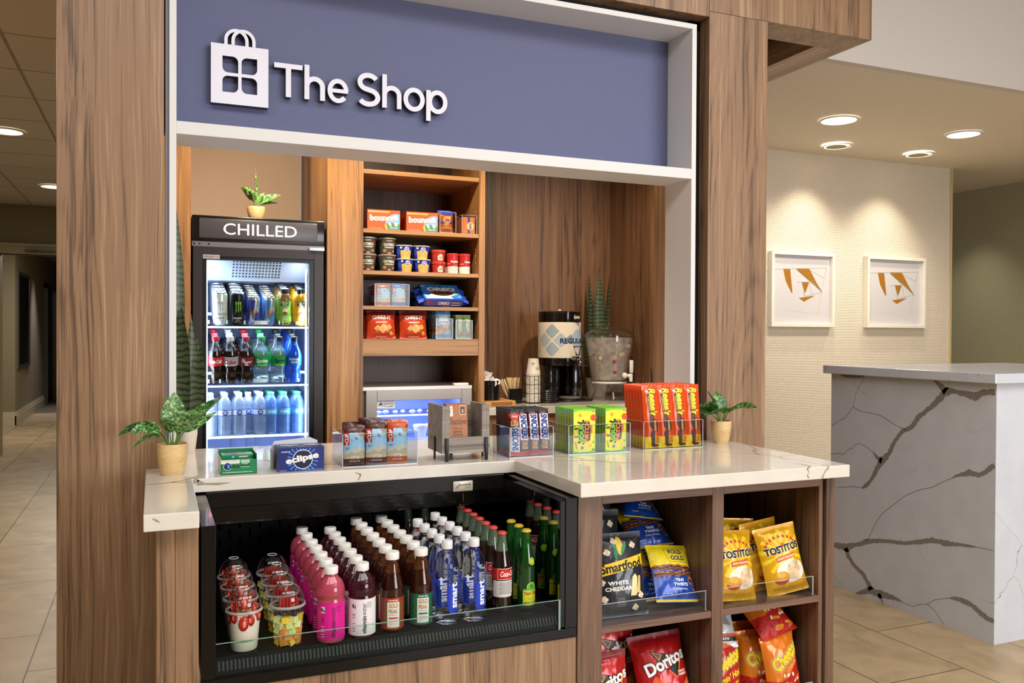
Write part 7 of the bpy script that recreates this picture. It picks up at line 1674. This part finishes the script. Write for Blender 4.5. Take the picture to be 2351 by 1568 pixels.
def nacho():
    w, h = .225, .31; b = Bag(w, h, .075, 81, 22, 28, .026, wr=.0040); a = Art(); W2 = w/2
    a.rect(-W2, W2, h*.915, h, '#8e1418', 1); a.poly([(-W2*.9, h*.30), (-W2*.4, h*.52), (W2*.1, h*.36), (-W2*.3, h*.12)], '#d9531c', 1).poly([(W2*.1, h*.20), (W2*.9, h*.45), (W2*.9, h*.1)], '#e07a24', 1)
    K = '#120d0c'
    a.poly([(-W2*.46, h*.81), (W2*.20, h*.74), (-W2*.12, h*.62)], K, 2).poly([(-W2*.36, h*.79), (W2*.02, h*.745), (-W2*.14, h*.67)], '#e98a2e', 3).poly([(-W2*.28, h*.772), (-W2*.04, h*.742), (-W2*.14, h*.69)], '#5a4f55', 4)
    a.text('Doritos', W2*.12, h*.66, w*.84, h*.145, '#efece8', rot=.26, bold=.08, lay=7, outline=[(K, .022)]); a.poly([(W2*.12, h*.56), (W2*.72, h*.68), (W2*.42, h*.44)], K, 3).poly([(W2*.12, h*.545), (W2*.16, h*.565), (W2*.43, h*.475), (W2*.41, h*.445)], '#e04a20', 9).poly([(W2*.43, h*.445), (W2*.50, h*.48), (W2*.80, h*.72), (W2*.76, h*.745)], '#e98a2e', 9)
    a.text('NACHO', W2*.68, h*.525, w*.17, h*.026, '#f3e8dc', rot=.05, bold=.1, lay=5).text('CHEESE', W2*.68, h*.49, w*.18, h*.026, '#f3e8dc', rot=.05, bold=.1, lay=5)
    for (x, y, s, r_) in ((.40, .28, .034, .2), (.75, .30, .028, 1.1), (.15, .18, .036, .7), (.55, .12, .034, 2.)): a.poly([(W2*x+s*cos(r_+q*2.09), h*y+s*sin(r_+q*2.09)) for q in range(3)], '#e2a02c', 6)
    return tag(b.mesh(FOIL('#b8181c', .26), a, name='tortilla_chip_bag'), None, 'chip bag')
NC = Proto(nacho); G_ = 'red tortilla chip bags'
LZ = .0605+.0035
pose(NC, 1.585, YB+.045, LZ+.003, 'large red tortilla chip bag leaning in the lower left cubby', -3, 22, -3, G_, .90)
pose(NC, 1.345, YB+.045, LZ+.001, 'red tortilla chip bag at the front left of the lower left cubby, half hidden', -2, 6, -4, G_, .82)
o = pose(NC, 1.45, YB+.20, LZ+.004, 'dark red tortilla chip bag at the back of the lower left cubby', 2, 6, -3, G_)
def puffs(flam):
    def f():
        w, h = .195, .285; b = Bag(w, h, .07, 91+flam, 20, 28, .018, wr=.0042); a = Art(); W2 = w/2; K = '#17110c'
        if not flam:
            a.poly([(-W2, 0), (-W2, h*.34), (-W2*.4, h*.30), (W2*.1, h*.34), (W2*.4, h*.46), (W2, h*.56), (W2, 0)], '#b91f1c', 1)
            a.text('Cheetos', W2*.12, h*.66, w*.86, h*.20, '#f2c928', rot=.42, bold=.14, shear=.1, lay=6, outline=[('#f3ece0', .020), (K, .012)]).text('Crunchy', W2*.34, h*.50, w*.40, h*.07, '#e9861e', rot=.5, bold=.06, shear=.2, lay=9, outline='#f6ead2', ow=.004)
            rr = random.Random(4)
            for k in range(9): a.ell(W2*rr.uniform(-.1, .9), h*rr.uniform(.06, .36), .022, .0075, ['#e9962c', '#e07f22', '#d96c1c'][k % 3], 12, rot=rr.uniform(-.6, 1), lay=3+k)
            for k in range(6): a.ell(W2*rr.uniform(-.3, .8), h*rr.uniform(.10, .40), .010, .006, '#eee6da', 10, rot=k, lay=13)
        else:
            a.poly([(-W2, h*.88), (W2, h*.97), (W2, h), (-W2, h)], '#c9641c', 1); a.text('Cheetos', W2*.05, h*.76, w*.9, h*.20, '#f2c928', rot=.30, bold=.14, shear=.1, lay=6, outline=[('#f3ece0', .018), (K, .012)])
            a.text("Flamin' Hot", W2*.02, h*.52, w*.82, h*.11, '#f4dc30', rot=.22, bold=.06, shear=.2, lay=4).text('Crunchy', W2*.3, h*.40, w*.4, h*.06, '#f4dc30', rot=.3, bold=.04, lay=4); a.poly([(-W2*.2, 0), (W2*.1, h*.22), (W2*.5, h*.34), (W2, h*.30), (W2, 0)], '#eccb2a', 2)
            for k in range(7): a.ell(W2*(.0+.13*k), h*(.10+.03*(k % 3)), .022, .008, '#c2331c', 12, rot=k*.5, lay=5+k)
        return tag(b.mesh(FOIL('#b5211c' if flam else '#dc761a', .26), a, name='cheese_puff_bag'), None, 'snack bag')
    return Proto(f)
CP, CF2 = puffs(0), puffs(1); G_ = 'orange cheese puff bags'
pose(CP, 2.062, YB+.044, LZ+.002, 'orange cheese puff bag at the front right of the lower right cubby', 4, 8, -6, G_, .80)
pose(CP, 2.000, YB+.100, LZ+.001, 'orange cheese puff bag behind the front one, edge and letter showing', -12, 8, -3, G_, .80)
pose(CP, 1.940, YB+.165, LZ+.004, 'orange cheese puff bag, third back in the lower right cubby', -10, 6, -2, G_, .84)
pose(CP, 1.88, YB+.25, LZ+.010, 'orange cheese puff bag at the dark back left of the lower right cubby', -8, 6, -2, G_, .9)
pose(CP, 2.050, YB+.060, LZ+.222, 'red and orange snack bag lying back on top of the pile', 6, 52, -8, G_, .85)
pose(CF2, 1.805, YB+.045, LZ-.0, 'red hot cheese puff bag at the front left of the lower right cubby', 2, 6, -2, 'red hot cheese puff bags', .78)
def palebag():
    w, h = .13, .15; b = Bag(w, h, .04, 99, 14, 16, .012, wr=.003); a = Art(); a.rect(-.065, .065, .02, .035, '#1c1c1e').rect(-.065, .065, .035, .045, '#c9542c').poly([(-.05, .06), (-.01, .1), (.01, .06)], '#7a1f1c').poly([(.0, .08), (.03, .12), (.05, .07)], '#8a8d94').text('MINIS', 0, .028, .07, .008, '#dfe3e6', bold=.05)
    return tag(b.mesh(FOIL('#c9cbd0', .25), a, name='mixed_snack_bag'), None, 'snack bag')
Proto(palebag)((1.80, YB+.07, LZ+.205), 'small silver-grey snack bag upside down above the red hot bag', rx=R(-30), rz=R(-12))
